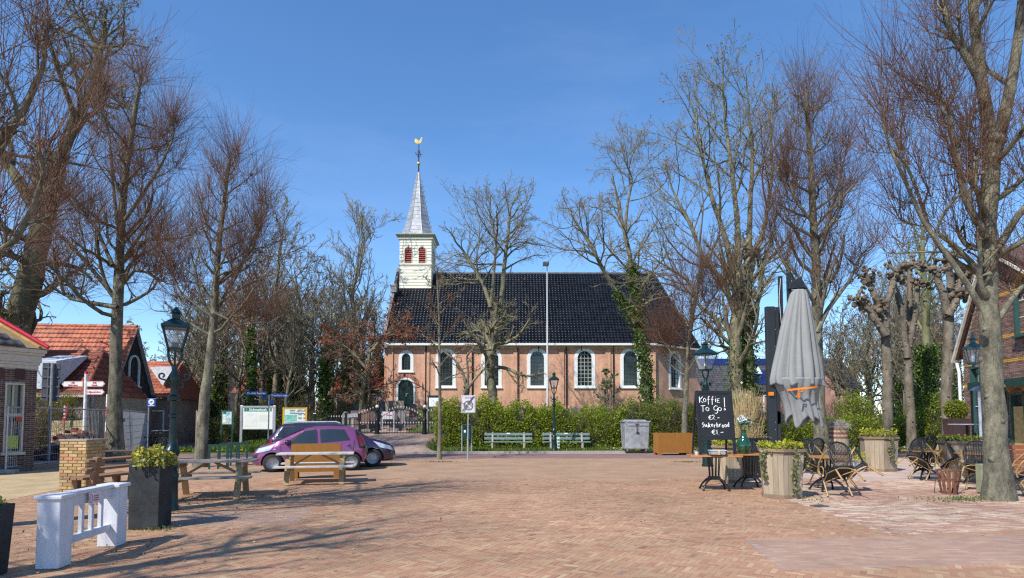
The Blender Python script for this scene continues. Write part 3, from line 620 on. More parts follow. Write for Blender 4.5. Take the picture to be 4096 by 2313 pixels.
# ================================================================== trees
def barkmat(name, c, c2, c3, s=3., lich=.0):
    if name in _m: return _m[name]
    m, t, b = _new(name); L = t.links.new
    g = N(t, 'ShaderNodeNewGeometry'); mp = N(t, 'ShaderNodeMapping', Scale=(1, 1, .45)); L(g.outputs['Position'], mp.inputs['Vector'])
    n1 = N(t, 'ShaderNodeTexNoise', Scale=s, Detail=8.0, Roughness=.72); L(mp.outputs['Vector'], n1.inputs['Vector'])
    cr = N(t, 'ShaderNodeValToRGB'); e = cr.color_ramp; e.elements.new(.5)
    for k, (p_, q) in enumerate(((.36, c), (.5, c2), (.66, c3))): e.elements[k].position = p_; e.elements[k].color = q+(1,)
    L(n1.outputs['Fac'], cr.inputs['Fac']); b.inputs['Roughness'].default_value = .9
    n3 = N(t, 'ShaderNodeTexNoise', Scale=s*5, Detail=5.0, Roughness=.65); L(g.outputs['Position'], n3.inputs['Vector']); m3 = N(t, 'ShaderNodeMapRange'); m3.inputs['From Min'].default_value = .63; m3.inputs['From Max'].default_value = .72; m3.inputs['To Max'].default_value = lich; L(n3.outputs['Fac'], m3.inputs['Value'])
    x3 = N(t, 'ShaderNodeMixRGB'); x3.inputs['Color2'].default_value = (.46, .46, .33, 1); L(m3.outputs['Result'], x3.inputs['Fac']); L(cr.outputs['Color'], x3.inputs['Color1']); L(x3.outputs['Color'], b.inputs['Base Color'])
    n2 = N(t, 'ShaderNodeTexNoise', Scale=s*9, Detail=5.0); L(mp.outputs['Vector'], n2.inputs['Vector'])
    bp = N(t, 'ShaderNodeBump', Strength=.7, Distance=.03); L(n2.outputs['Fac'], bp.inputs['Height']); L(bp.outputs['Normal'], b.inputs['Normal'])
    _m[name] = m; return m
LIME = barkmat('lime_bark', (.05, .045, .031), (.14, .127, .088), (.25, .235, .155), 5., .75)
GREYB = barkmat('grey_bark', (.055, .05, .032), (.155, .14, .085), (.27, .245, .135), 3.5)
OAKB = barkmat('oak_bark', (.045, .035, .022), (.10, .085, .045), (.16, .15, .07), 2.0)
WOODB = barkmat('wood_bark', (.06, .052, .037), (.155, .133, .088), (.26, .23, .145), 3.0)
SHOOT = M('red_shoots', (.15, .055, .026), .6, var=.35, s=.6, bump=0, c2=(.17, .085, .04))
TWIG = M('twigs', (.15, .115, .072), .8, var=.3, s=.6, bump=0, c2=(.22, .175, .105))
TWIG2 = M('pale_twigs', (.25, .21, .13), .8, var=.3, s=.6, bump=0)
def unit(a): return a/np.maximum(1e-9, np.linalg.norm(a, axis=-1, keepdims=True))
class TM:                                        # collects tubes from arrays of polylines
    def __init__(s): s.V = []; s.Q = []; s.n = 0
    def add(s, pts, rd, m):
        Nn, K, _ = pts.shape
        if Nn == 0: return
        tan = np.zeros_like(pts); tan[:, 1:-1] = pts[:, 2:]-pts[:, :-2]; tan[:, 0] = pts[:, 1]-pts[:, 0]; tan[:, -1] = pts[:, -1]-pts[:, -2]; tan = unit(tan)
        md = unit(pts[:, -1]-pts[:, 0]); ref = np.where(np.abs(md[:, 2:3]) < .8, [[0., 0, 1]], [[1., .13, 0]])[:, None, :]
        x = unit(np.cross(tan, ref)); y = np.cross(tan, x)
        a = 2*PI*np.arange(m)/m
        ring = pts[:, :, None, :]+rd[:, :, None, None]*(x[:, :, None, :]*np.cos(a)[None, None, :, None]+y[:, :, None, :]*np.sin(a)[None, None, :, None])
        base = s.n+(np.arange(Nn)*K*m)[:, None, None]; i = (np.arange(K-1)*m)[None, :, None]; j = np.arange(m)[None, None, :]; j2 = (j+1) % m
        q = np.stack([base+i+j, base+i+m+j, base+i+m+j2, base+i+j2], -1).reshape(-1, 4)
        s.V.append(ring.reshape(-1, 3)); s.Q.append(q); s.n += Nn*K*m
    def build(s, name, mat, parent, smooth=True):
        if not s.V: return None
        return link(name, npmesh(name, np.concatenate(s.V), np.concatenate(s.Q), smooth), mat, parent)
def grow(P, Dr, L, R, k, wig, up, tip=.35, drift=None):
    n = len(L); pts = np.zeros((n, k+1, 3)); pts[:, 0] = P; d = unit(Dr); dr = RNG.normal(0, wig*.6, (n, 3)) if drift is None else drift
    for i in range(k):
        d = unit(d+RNG.normal(0, wig, (n, 3))+dr*(i > 0)*.5+np.array([0, 0, up])); pts[:, i+1] = pts[:, i]+d*(L/k)[:, None]
    return pts, R[:, None]*np.linspace(1, tip, k+1)[None]
def spawn(pts, rd, n, t0, t1, a0, a1, lr, rr, jit=.3, fall=.5, even=True):
    """n children on each parent between t0 and t1 at an angle a0..a1 from it"""
    Nn, K, _ = pts.shape; Lp = np.linalg.norm(np.diff(pts, axis=1), axis=2).sum(1)
    t = (t0+(t1-t0)*((np.arange(n)[None]+RNG.random((Nn, n)))/n)); f = t*(K-1); i = np.minimum(f.astype(int), K-2); u = f-i
    ar = np.arange(Nn)[:, None]; A, B = pts[ar, i], pts[ar, i+1]; P = A+(B-A)*u[..., None]; tg = unit(B-A)
    r = rd[ar, i]*(1-u)+rd[ar, i+1]*u
    az = (np.arange(n)[None]*2.4+RNG.random((Nn, 1))*6.28+RNG.normal(0, .5, (Nn, n))) if even else RNG.random((Nn, n))*6.28
    ref = np.where(np.abs(tg[..., 2:3]) < .9, [[[0., 0, 1]]], [[[1., 0, 0]]]); x = unit(np.cross(tg, ref)); y = np.cross(tg, x)
    an = a0+(a1-a0)*RNG.random((Nn, n)); pr = x*np.cos(az)[..., None]+y*np.sin(az)[..., None]
    Dr = tg*np.cos(an)[..., None]+pr*np.sin(an)[..., None]
    L = Lp[:, None]*lr*(1-fall*t)*(1-jit+2*jit*RNG.random((Nn, n))); return P.reshape(-1, 3), Dr.reshape(-1, 3), L.ravel(), (r*rr).ravel()
def path(px, Y):                                 # trunk line through photo points at depth Y
    return np.array([tuple(D(x, y, Y)) for x, y in px])
def resample(P, k):
    s = np.concatenate([[0], np.cumsum(np.linalg.norm(np.diff(P, axis=0), axis=1))]); t = np.linspace(0, s[-1], k)
    return np.stack([np.interp(t, s, P[:, i]) for i in range(3)], 1)
def lumps(C, R_, tm=None):
    b = MB()
    for c, r in zip(C, R_):
        X = Matrix.Translation(c) @ Matrix.Rotation(random.random()*6, 4, (random.random(), random.random(), 1)) @ Matrix.Diagonal((1, random.uniform(.7, 1.2), random.uniform(.6, 1.1), 1))
        b.lathe([(r*.02, -r), (r*.75, -r*.6), (r, .0), (r*.7, r*.65), (r*.02, r)], 6, X=X, cap=False)
    return b
def trunk(tm, P, r0, r1, k=14, flare=1.5, m=10, rough=.05):
    Q = resample(P, k); Q[1:-1] += RNG.normal(0, rough*r0, (k-2, 3)); t = np.linspace(0, 1, k)
    rr = (r0+(r1-r0)*t)*(1+(flare-1)*np.exp(-t*18))*(1+RNG.normal(0, .035, k)); tm.add(Q[None], rr[None], m); return Q[None], rr[None]
def lime(label, base, P, r0, r1, limbs, l0, l1, t0=.38, shoots=16, ls=1.5, seed=1, up=.12, group=None, extra=None, rs=.007, name='lime_tree', zs=None, out=1., sub=3, tsn=3, knuckle=1., bark=None):
    """street lime cut back to knuckles, each with its broom of red shoots"""
    global RNG; RNG = np.random.default_rng(seed); random.seed(seed)
    th = thing(name, label, 'tree', base, group=group); P = P-np.array(base); tk, cr, sh = TM(), TM(), TM()
    tp, tr = trunk(tk, P, r0, r1)
    Pp, Dr, L, R = spawn(tp, tr, limbs, t0, .97, rad(48), rad(78), 1., .42, .0)
    tt = (Pp[:, 2]-P[0, 2])/(P[-1, 2]-P[0, 2]); L = (l0+(l1-l0)*np.clip((tt-t0)/(1-t0), 0, 1))*(.7+.5*RNG.random(limbs)); R = np.clip(R, .02, .14)
    if extra is not None:                        # main limbs read off the photograph
        for e in extra:
            q = resample(e[0]-np.array(base), 8)[None]; rr = np.linspace(e[1], e[1]*.45, 8)[None]; tk.add(q, rr, 7)
            a = spawn(q, rr, 5, .3, 1., .5, 1.1, .35, .55, .3); Pp = np.concatenate([Pp, a[0], q[:, -1]]); Dr = np.concatenate([Dr, a[1], q[:, -1]-q[:, -2]]); L = np.concatenate([L, a[2], [.8]]); R = np.concatenate([R, a[3], [e[1]*.4]])
    p1, r1_ = grow(Pp, Dr, L, R, 6, .16, up, .5); cr.add(p1, r1_, 6)
    ends, er, ed = [p1[:, -1]], [r1_[:, -1]], [p1[:, -1]-p1[:, -3]]
    a = spawn(p1, r1_, sub, .35, .9, .5, 1.1, .5, .62, .3); p2, r2 = grow(*a, 4, .2, up*1.6, .55); cr.add(p2, r2, 5); ends.append(p2[:, -1]); er.append(r2[:, -1]); ed.append(p2[:, -1]-p2[:, -3])
    a = spawn(p1, r1_, 2, .15, .95, .6, 1.2, .22, .5, .4); p3, r3 = grow(*a, 3, .25, up*2, .6); cr.add(p3, r3, 4); ends.append(p3[:, -1]); er.append(r3[:, -1]); ed.append(p3[:, -1]-p3[:, -2])
    C, Rr, Ed = np.concatenate(ends), np.concatenate(er), unit(np.concatenate(ed))
    C = np.concatenate([C, tp[0, -1:]]); Rr = np.concatenate([Rr, tr[0, -1:]]); Ed = np.concatenate([Ed, [[0, 0, 1.]]])
    n = len(C); ns = np.full(n, max(4, int(shoots*.36))); ns[-1] = int(shoots*1.5)
    idx = np.repeat(np.arange(n), ns); q = len(idx); dd = unit(RNG.normal(0, .62, (q, 3))+Ed[idx]*.6+np.array([0, 0, .7]))
    rs *= .86; Ls = ls*(.35+1.25*RNG.random(q)); Ls[idx == n-1] *= 1.2
    s1, rs1 = grow(C[idx]+dd*.03, dd, Ls, np.full(q, rs)*(.7+.6*RNG.random(q)), 4, .06, .07, .3, RNG.normal(0, .06, (q, 3))); sh.add(s1, rs1, 3)
    a = spawn(s1, rs1, tsn, .15, .9, .3, .75, .42, .62, .4); s2, rs2 = grow(*a, 2, .11, .1, .45); sh.add(s2, np.maximum(rs2, rs*.28), 3)
    # shoots straight from limbs and stem
    a = spawn(p1, r1_, 9, .1, 1., .7, 1.4, .0, .1, .3); q = len(a[0]); Lx = ls*.7*(.3+RNG.random(q)); s3, rs3 = grow(a[0], a[1]+np.array([0, 0, .35]), Lx, np.full(q, rs*.8), 3, .12, .12, .35); sh.add(s3, rs3, 3)
    a = spawn(tp, tr, 46, .3, 1., .8, 1.4, .0, .1, .3); q = len(a[0]); Lx = ls*.5*(.3+RNG.random(q)); s3, rs3 = grow(a[0], a[1]+np.array([0, 0, .3]), Lx, np.full(q, rs*.8), 3, .14, .14, .35); sh.add(s3, rs3, 3)
    bk = bark or LIME
    tk.build('trunk', bk, th); cr.build('limbs', bk, th); o = sh.build('crown_shoots', SHOOT, th)
    kk = knuckle; big = np.argsort(-Rr)[:60]
    lumps([C[i] for i in big], [max(.05, Rr[i]*1.5)*kk for i in big]).build('knuckles', bk, th, smooth=80)['kind'] = 'stuff'
    pr = spawn(tp, tr, 26, .05, .95, 1.5, 1.6, 0, .28); lumps(pr[0]+pr[1]*(pr[3]/.28*.85)[:, None], pr[3]*(.5+RNG.random(len(pr[3])))).build('burls', bk, th, smooth=80)['kind'] = 'stuff'
    return th
def natural(label, base, stems, n1=12, l1=4., spread=(.35, .9), up=.10, lev=(6, 6, 5), seed=1, mat=None, tw=None, t0=.45, group=None, name='tree', lr=(.5, .5, .5), wig=.13, rmin=.0045, ivy=None, buds=None, flare=1.4, tipup=.0, fall=.45, a2=(.35, .85)):
    """free-grown bare tree: stems [(points, r0, r1)], then three orders of branches and fine twigs"""
    global RNG; RNG = np.random.default_rng(seed); random.seed(seed)
    th = thing(name, label, 'tree', base, group=group); tk, cr, tg = TM(), TM(), TM(); bs = np.array(base); mat = mat or GREYB; tw = tw or TWIG; endp = []
    for (P, r0, r1) in stems:
        tp, tr = trunk(tk, P-bs, r0, r1, 16, flare)
        Pp, Dr, L, R = spawn(tp, tr, n1, t0, 1., spread[0], spread[1], 1., .55, .0)
        tt = np.clip((np.linspace(t0, 1, n1)-t0)/(1-t0), 0, 1); L = l1*(1-fall*tt)*(.75+.5*RNG.random(n1))
        Pp = np.concatenate([Pp, tp[:, -1]]); Dr = np.concatenate([Dr, tp[:, -1]-tp[:, -2]]); L = np.concatenate([L, [l1*.45]]); R = np.concatenate([np.clip(R, .02, .2), tr[:, -1]])
        a, r = grow(Pp, Dr, L, R, 8, wig, up, .25); cr.add(a, r, 6)
        p2 = spawn(a, r, lev[0], .2, 1., a2[0], a2[1], lr[0], .6, .35); b2, q2 = grow(*p2, 6, wig*1.2, up+tipup, .3); q2 = np.maximum(q2, rmin*1.6); cr.add(b2, q2, 4)
        p3 = spawn(b2, q2, lev[1], .15, 1., .4, .9, lr[1], .6, .35); b3, q3 = grow(*p3, 3, wig*1.5, up*.7+tipup, .4); q3 = np.maximum(q3, rmin*1.2); tg.add(b3, q3, 3)
        p4 = spawn(b3, q3, lev[2], .2, 1., .4, 1., lr[2], .7, .35); b4, q4 = grow(*p4, 2 if lev[2] > 3 else 3, wig*1.7, up*.6+tipup, .5); tg.add(b4, np.maximum(q4, rmin*.8), 3)
        endp.append(b4[:, -1])
    tk.build('trunk', mat, th); cr.build('branches', mat, th); tg.build('twigs', tw, th)
    if buds:
        E_ = np.concatenate(endp); E_ = E_[RNG.random(len(E_)) < buds[1]]; leaves('buds', E_, buds[2], buds[0], th, up=.3)
    return th
IVY = leafmat('ivy', (.035, .075, .012), (.13, .20, .03), .25, .35)
def ivy(par, P, r0, r1, n, base, size=.09, seed=3):
    rg = np.random.default_rng(seed); Q = resample(P-np.array(base), 30); f = rg.random(n)*28.99; i = f.astype(int); u = (f-i)[:, None]
    C = Q[i]*(1-u)+Q[i+1]*u; a = rg.random(n)*2*PI; rr = (r0+(r1-r0)*(f/29))*(.55+.75*rg.random(n))*(1+.35*np.sin(f*1.9+a*2))
    C = C+np.stack([rr*np.cos(a), rr*np.sin(a), rg.normal(0, .1, n)], 1); return leaves('ivy', C, size, IVY, par, up=-.15, aspect=.95)
GL = 'street limes round the square'
def base_of(px, py): g = G(px, py); return (g.x, g.y, 0.)
# --- limes of the square (trunk lines read off the photograph)
def limeP(px, Y, base): P = path(px, Y); P[0] = np.array(base)+np.array([0, 0, -.05]); return P
bA = base_of(455, 1848); Y = bA[1]
lime('tall knuckled lime tree with mottled bark behind the yellow brick pillar', bA, limeP([(455, 1848), (462, 1500), (470, 1200), (482, 950), (505, 700), (540, 430), (565, 310)], Y, bA), .27, .07, 26, 3.0, 1.0, .36, 20, 1.7, 11, rs=.009,
     extra=[(path([(470, 1230), (380, 1215), (260, 1190), (225, 1080)], Y-.6), .10), (path([(470, 1200), (370, 1080), (270, 960), (150, 880)], Y+.4), .10), (path([(480, 1150), (540, 1080), (590, 1090), (640, 1120)], Y-.4), .08), (path([(478, 1060), (590, 960), (700, 955)], Y), .09), (path([(450, 1060), (380, 900), (300, 800)], Y-1), .08), (path([(500, 880), (570, 780), (650, 650), (690, 560)], Y-.5), .08), (path([(470, 900), (450, 720), (440, 560), (410, 420)], Y+.6), .07)])
bB = base_of(803, 1868); Y = bB[1]
lime('lime tree with one high broom of shoots beside the bicycle racks', bB, limeP([(803, 1868), (812, 1650), (845, 1400), (860, 1180), (878, 950), (898, 800), (918, 640)], Y, bB), .19, .055, 24, 2.3, .8, .4, 18, 1.35, 12, rs=.0075,
     extra=[(path([(850, 1270), (770, 1210), (720, 1170), (690, 1090)], Y), .06), (path([(845, 1290), (890, 1200), (960, 1080), (1010, 960)], Y+.3), .07), (path([(855, 1250), (960, 1300), (1050, 1290)], Y-.3), .05), (path([(870, 1130), (1000, 1020), (1060, 860)], Y), .06)])
bC = base_of(3283, 1856); Y = bC[1]
lime('knuckled lime tree right behind the closed grey parasol', bC, limeP([(3283, 1856), (3272, 1500), (3268, 1300), (3262, 1050), (3250, 800), (3235, 560), (3226, 370)], Y, bC), .25, .07, 26, 2.6, .9, .36, 19, 1.65, 13, rs=.0085,
     extra=[(path([(3262, 1290), (3180, 1130), (3120, 1020), (3100, 940)], Y), .09), (path([(3268, 1330), (3310, 1240), (3400, 1120), (3440, 1030)], Y-.5), .09), (path([(3262, 1000), (3310, 900), (3350, 760), (3370, 660)], Y+.2), .08), (path([(3258, 900), (3180, 800), (3150, 700)], Y-.4), .07)])
bD = (G(3995, 2000).x, G(3995, 2000).y, 0.); Y = bD[1]
lime('big lichen-spotted lime tree beside the terrace and the brick house', bD, limeP([(3995, 2000), (3985, 1750), (3968, 1450), (3952, 1150), (3950, 900), (3962, 700), (3972, 560)], Y, bD), .215, .145, 10, 1.6, 1.3, .5, 14, 1.5, 14, rs=.008, sub=2,
     extra=[(path([(3970, 600), (3935, 380), (3905, 180), (3885, -60), (3880, -300)], Y), .13), (path([(3985, 600), (4030, 420), (4060, 250), (4085, 60), (4100, -250)], Y+.3), .13), (path([(3945, 950), (3905, 880), (3860, 800), (3830, 620), (3800, 500)], Y-.2), .08), (path([(3850, 780), (3790, 420), (3740, 370), (3680, 340)], Y), .05),
            (path([(3930, 1240), (3860, 1120), (3780, 1010), (3700, 900), (3560, 590)], Y-.5), .062), (path([(3925, 1100), (3860, 1070), (3740, 980), (3640, 680), (3570, 600)], Y+.2), .052), (path([(4000, 980), (4060, 880), (4140, 780), (4250, 640)], Y), .08), (path([(3920, 330), (3850, 200), (3790, 100), (3760, -60)], Y-.3), .07), (path([(3990, 1280), (4080, 1150), (4200, 1090)], Y), .07)])
bE = base_of(2735, 1818); Y = bE[1]
lime('small lime tree with red twigs in front of the rusty planter box', bE, limeP([(2735, 1818), (2742, 1600), (2752, 1400), (2765, 1300), (2785, 1180), (2800, 1080)], Y, bE), .15, .05, 20, 2.1, .9, .4, 20, 1.5, 15, rs=.0075,
     extra=[(path([(2745, 1480), (2690, 1420), (2650, 1360)], Y), .06), (path([(2760, 1300), (2840, 1210), (2880, 1150)], Y), .05)])
bF = base_of(1757, 1838); Y = bF[1]
natural('slender young tree by the no-parking zone sign', bF, [(limeP([(1757, 1838), (1760, 1600), (1758, 1420), (1756, 1280), (1752, 1180), (1748, 1120)], Y, bF), .085, .025)], 16, 1.5, (.6, 1.2), .06, (5, 5, 4), 16, WOODB, SHOOT, .42, wig=.2, rmin=.006)
# limes standing left of the picture: their limbs reach in and their shadows cross the square
lime('lime tree beside the dark brick house with limbs reaching over the roofs', (-9.4, 7.4, 0), np.array([(-9.4, 7.4, -.05), (-9.4, 7.5, 3), (-9.2, 7.6, 6), (-9.1, 7.5, 9), (-9.0, 7.6, 11)], float), .27, .09, 18, 3.0, 1.4, .35, 13, 1.6, 17, rs=.008,
     extra=[(np.concatenate([[(-9.4, 7.5, 3.2)], path([(-250, 1200), (-100, 1060), (40, 1000), (130, 830)], 8.3)]), .08), (np.concatenate([[(-9.3, 7.5, 4.2)], path([(-250, 800), (-80, 620), (60, 520), (160, 300)], 8.6)]), .09)], group=GL)
lime('lime tree at the near corner of the square casting branch shadows', (-9.2, 1.2, 0), np.array([(-9.2, 1.2, -.05), (-9.1, 1.3, 3), (-9.0, 1.3, 6), (-9.0, 1.2, 9), (-8.9, 1.3, 11)], float), .27, .09, 13, 3.2, 1.4, .35, 9, 1.6, 18, rs=.008, group=GL)
# --- oak behind the left houses
bO = (D(60, 1600, 30).x, 30., 0.)
natural('huge dark old oak towering over the red roofs', bO, [(limeP([(40, 1750), (55, 1340), (110, 1150), (165, 900), (215, 760)], 30, bO), .78, .42), (path([(215, 780), (240, 640), (300, 480), (380, 340), (400, 200)], 30), .36, .14), (path([(170, 880), (60, 700), (-40, 560), (-120, 420)], 30), .33, .12), (path([(380, 340), (400, 250), (380, 160), (340, 90)], 30.3), .2, .08)],
        11, 4.8, (.5, 1.15), .03, (6, 6, 4), 21, OAKB, TWIG, .35, wig=.24, rmin=.008, lr=(.55, .5, .5), name='oak_tree', buds=(leafmat('oak_buds', (.13, .09, .04), (.2, .15, .06), .2), .5, .12))
# --- trees of the churchyard
bG = tuple(GT(1975, 1690)); bG = (bG[0], 38.5, T(bG[0], 38.5)); Y = 38.5
natural('bare round-crowned tree before the middle church windows', bG, [(np.concatenate([[np.array(bG)], path([(1972, 1590), (1957, 1486), (1975, 1359), (1988, 1285)], Y)]), .30, .24), (path([(1985, 1300), (1962, 1220), (1935, 1140), (1890, 1060), (1850, 1000)], Y), .17, .07), (path([(1988, 1290), (2008, 1190), (2015, 1080), (2030, 960), (2040, 850)], Y+.2), .19, .07), (path([(1962, 1230), (1975, 1100), (1985, 980), (1960, 860)], Y-.2), .11, .05)],
        13, 4.2, (.6, 1.25), .03, (7, 6, 4), 22, GREYB, TWIG2, .45, wig=.19, rmin=.006)
bH = (D(2590, 1600, 37.5).x, 37.5, T(D(2590, 1600, 37.5).x, 37.5)); Y = 37.5
pI = np.concatenate([[np.array(bH)], path([(2585, 1500), (2565, 1380), (2548, 1200), (2525, 1050), (2492, 900), (2475, 820)], Y)])
th = natural('ivy-clad churchyard tree with a second stem leaning left', bH, [(pI, .27, .10), (path([(2545, 1290), (2490, 1210), (2430, 1110), (2378, 1013), (2330, 930), (2291, 871)], Y-.3), .17, .06), (path([(2500, 930), (2510, 820), (2530, 720), (2500, 640)], Y), .1, .04)],
        14, 4.2, (.6, 1.25), .025, (7, 6, 4), 23, GREYB, TWIG2, .42, wig=.18, rmin=.006)
ivy(th, pI[:5], .44, .26, 6500, bH, .12); ivy(th, path([(2545, 1290), (2490, 1210), (2460, 1160)], Y-.3), .4, .2, 900, bH, .13)
bJ = (D(2960, 1600, 35).x, 35., T(D(2960, 1600, 35).x, 35.)); Y = 35.
pJ = np.concatenate([[np.array(bJ)], path([(2945, 1500), (2940, 1350), (2945, 1200), (2955, 1080)], Y)])
pK = path([(2990, 1640), (2995, 1500), (2985, 1300), (2990, 1150), (3000, 1040)], Y+.6)
th = natural('tall fan-shaped tree with ivy on its trunk beside the church choir', bJ, [(pJ, .42, .26), (pK, .36, .22), (path([(2940, 1240), (2880, 1110), (2820, 1050), (2760, 900), (2700, 780)], Y), .17, .06), (path([(2945, 1160), (2900, 950), (2850, 800), (2800, 600), (2770, 430)], Y), .18, .05), (path([(2955, 1100), (2950, 900), (2930, 700), (2900, 480), (2890, 330)], Y+.3), .2, .05), (path([(2995, 1060), (3000, 860), (3010, 620), (2990, 380)], Y+.8), .18, .05), (path([(3000, 1080), (3060, 900), (3090, 700), (3080, 480)], Y+.8), .15, .05), (path([(2890, 1330), (2850, 1260), (2800, 1230), (2750, 1120), (2640, 1050)], Y-.3), .12, .05)],
        12, 4.6, (.4, .95), .065, (6, 5, 4), 24, GREYB, TWIG2, .35, wig=.12, rmin=.0065, buds=(leafmat('dark_buds', (.09, .065, .045), (.15, .11, .07), .1), .3, .09), fall=.25)
ivy(th, pK[:4], .5, .26, 4600, bJ, .12); ivy(th, pJ[:3], .5, .45, 900, bJ, .12)
# red-budded tree at the churchyard corner
bR = (D(1440, 1600, 38).x, 38., T(D(1440, 1600, 38).x, 38.)); REDBUD = leafmat('red_buds', (.22, .045, .025), (.30, .10, .045), .3)
pR = np.concatenate([[np.array(bR)], path([(1450, 1560), (1470, 1480), (1480, 1400)], 38)])
natural('low spreading tree full of small red leaf buds by the churchyard gate', bR, [(pR, .14, .1), (path([(1470, 1480), (1400, 1400), (1340, 1360)], 38), .09, .04), (path([(1480, 1410), (1540, 1340), (1600, 1320)], 37.6), .09, .04)], 12, 2.3, (.5, 1.2), .0, (6, 5, 4), 25, GREYB, TWIG2, .3, wig=.24, rmin=.006, buds=(REDBUD, .8, .14), flare=1.)
# lopped shrub-tree behind the hedge
bS = (D(1868, 1600, 37).x, 37., T(D(1868, 1600, 37).x, 37.)); 
natural('lopped crooked shrub with bare thick arms behind the hedge', bS, [(np.concatenate([[np.array(bS)], path([(1865, 1570), (1868, 1545)], 37)]), .22, .17), (path([(1868, 1550), (1850, 1490), (1820, 1440), (1780, 1410)], 37), .11, .05), (path([(1870, 1545), (1872, 1480), (1865, 1430), (1885, 1400), (1915, 1390)], 37.1), .09, .04), (path([(1872, 1555), (1905, 1510), (1940, 1475), (1960, 1420)], 36.8), .09, .035)], 4, .8, (.5, 1.2), .05, (4, 3, 2), 26, WOODB, TWIG2, .4, wig=.25, rmin=.006, flare=1., name='shrub')
# --- pollards with burrs, right
def pollard(label, px, py, top, split, w_, seed, arms, moss=False, iv=False):
    global RNG; RNG = np.random.default_rng(seed); random.seed(seed)
    g = G(px, py); Y = g.y; bs = (g.x, g.y, 0.); th = thing('pollard_tree', label, 'tree', bs, group=None); tk = TM()
    P = path([(px, py), (px+arms[0], split), ], Y); P[0] = (g.x, g.y, -.05); P = resample(P, 9); P[1:-1, :2] += RNG.normal(0, .03, (7, 2))
    C, R_ = [], []
    tp, tr = trunk(tk, P-np.array(bs), w_, w_*.85, 12, 1.35, 10, .04)
    a = spawn(tp, tr, 34, .12, 1., 1.5, 1.6, 0, .3); C.append(a[0]+a[1]*(a[3]/.3*.9)[:, None]); R_.append(a[3]*(.5+.9*RNG.random(len(a[3]))))
    for (ex, ey) in arms[1]:
        q = path([(px+arms[0], split+12), ((px+arms[0])*.55+ex*.45+RNG.normal(0, 8), split*.5+ey*.5), (ex, ey)], Y+RNG.normal(0, .3))-np.array(bs)
        qp, qr = trunk(tk, q, w_*.72, w_*.55, 9, 1., 8, .12)
        a = spawn(qp, qr, 26, .1, 1., 1.4, 1.6, 0, .45); C.append(a[0]+a[1]*(a[3]/.45*.9)[:, None]); R_.append(a[3]*(.5+.9*RNG.random(len(a[3]))))
        e = qp[0, -1]; n = 18; C.append(e+RNG.normal(0, w_*.62, (n, 3))); R_.append(w_*(.3+.35*RNG.random(n)))
        for _ in range(3):
            d = unit(RNG.normal(0, 1, 3)+np.array([0, 0, .3])); k = e+d*w_*2.2; tk.add(np.stack([e, (e+k)/2, k])[None], np.array([[w_*.4, w_*.33, w_*.3]]), 6); C.append(k+RNG.normal(0, w_*.35, (9, 3))); R_.append(w_*(.25+.25*RNG.random(9)))
    tk.build('trunk', barkmat('pollard_bark', (.085, .066, .046), (.165, .135, .098), (.25, .215, .16), 3.), th)
    bm1 = lumps([(0, 0, 0)], [1.]).mesh('burr', 70); bmat = barkmat('burr_bark', (.08, .06, .04), (.16, .12, .085), (.24, .2, .14), 5.)
    for c_, r_ in zip(np.concatenate(C), np.concatenate(R_)): o = link('burr', bm1, bmat, th); o.location = c_; o.rotation_euler = tuple(RNG.random(3)*6); o.scale = (r_, r_*(.7+.5*RNG.random()), r_*(.6+.5*RNG.random()))
    tw_ = TM(); q = np.concatenate(C); q = q[RNG.random(len(q)) < .5]; m = len(q); s1, r1_ = grow(q, RNG.normal(0, 1, (m, 3))+np.array([0, 0, .5]), .3+.5*RNG.random(m), np.full(m, .008), 4, .15, .05); tw_.add(s1, r1_, 3); tw_.build('shoots', SHOOT, th)
    return th
pollard('burred pollard tree right behind the yellow-flowered wooden planter', 3552, 1800, 1080, 1330, .27, 31, (-8, [(3470, 1120), (3590, 1090), (3500, 1240), (3430, 1190)]))
pollard('forked burred pollard tree beyond the far chairs and table', 3648, 1797, 1080, 1420, .24, 32, (-18, [(3570, 1110), (3670, 1130), (3640, 1060)]))
pollard('thick burred pollard tree before the white downpipe of the brick house', 3790, 1800, 1060, 1250, .30, 33, (2, [(3740, 1080), (3790, 1040), (3860, 1100), (3835, 1180)]))
pollard('burred pollard tree half hidden behind the lichen-spotted lime', 3925, 1800, 1040, 1300, .26, 34, (-12, [(3880, 1180), (3900, 1080), (3950, 1030)]))
bM_ = (D(3705, 1700, 38).x, 38., 0.); pM = np.concatenate([[np.array(bM_)], path([(3700, 1600), (3705, 1400), (3702, 1200), (3690, 1050), (3690, 950)], 38)])
th = natural('mossy ivy-wrapped tree standing among the burred pollards', bM_, [(pM, .32, .12)], 14, 4.2, (.4, .9), .08, (5, 5, 4), 35, barkmat('moss_bark', (.09, .10, .04), (.17, .17, .08), (.25, .24, .14), 2.5), TWIG, .5, rmin=.008)
ivy(th, path([(3702, 1640), (3706, 1380)], 38), .52, .5, 4200, bM_, .13)
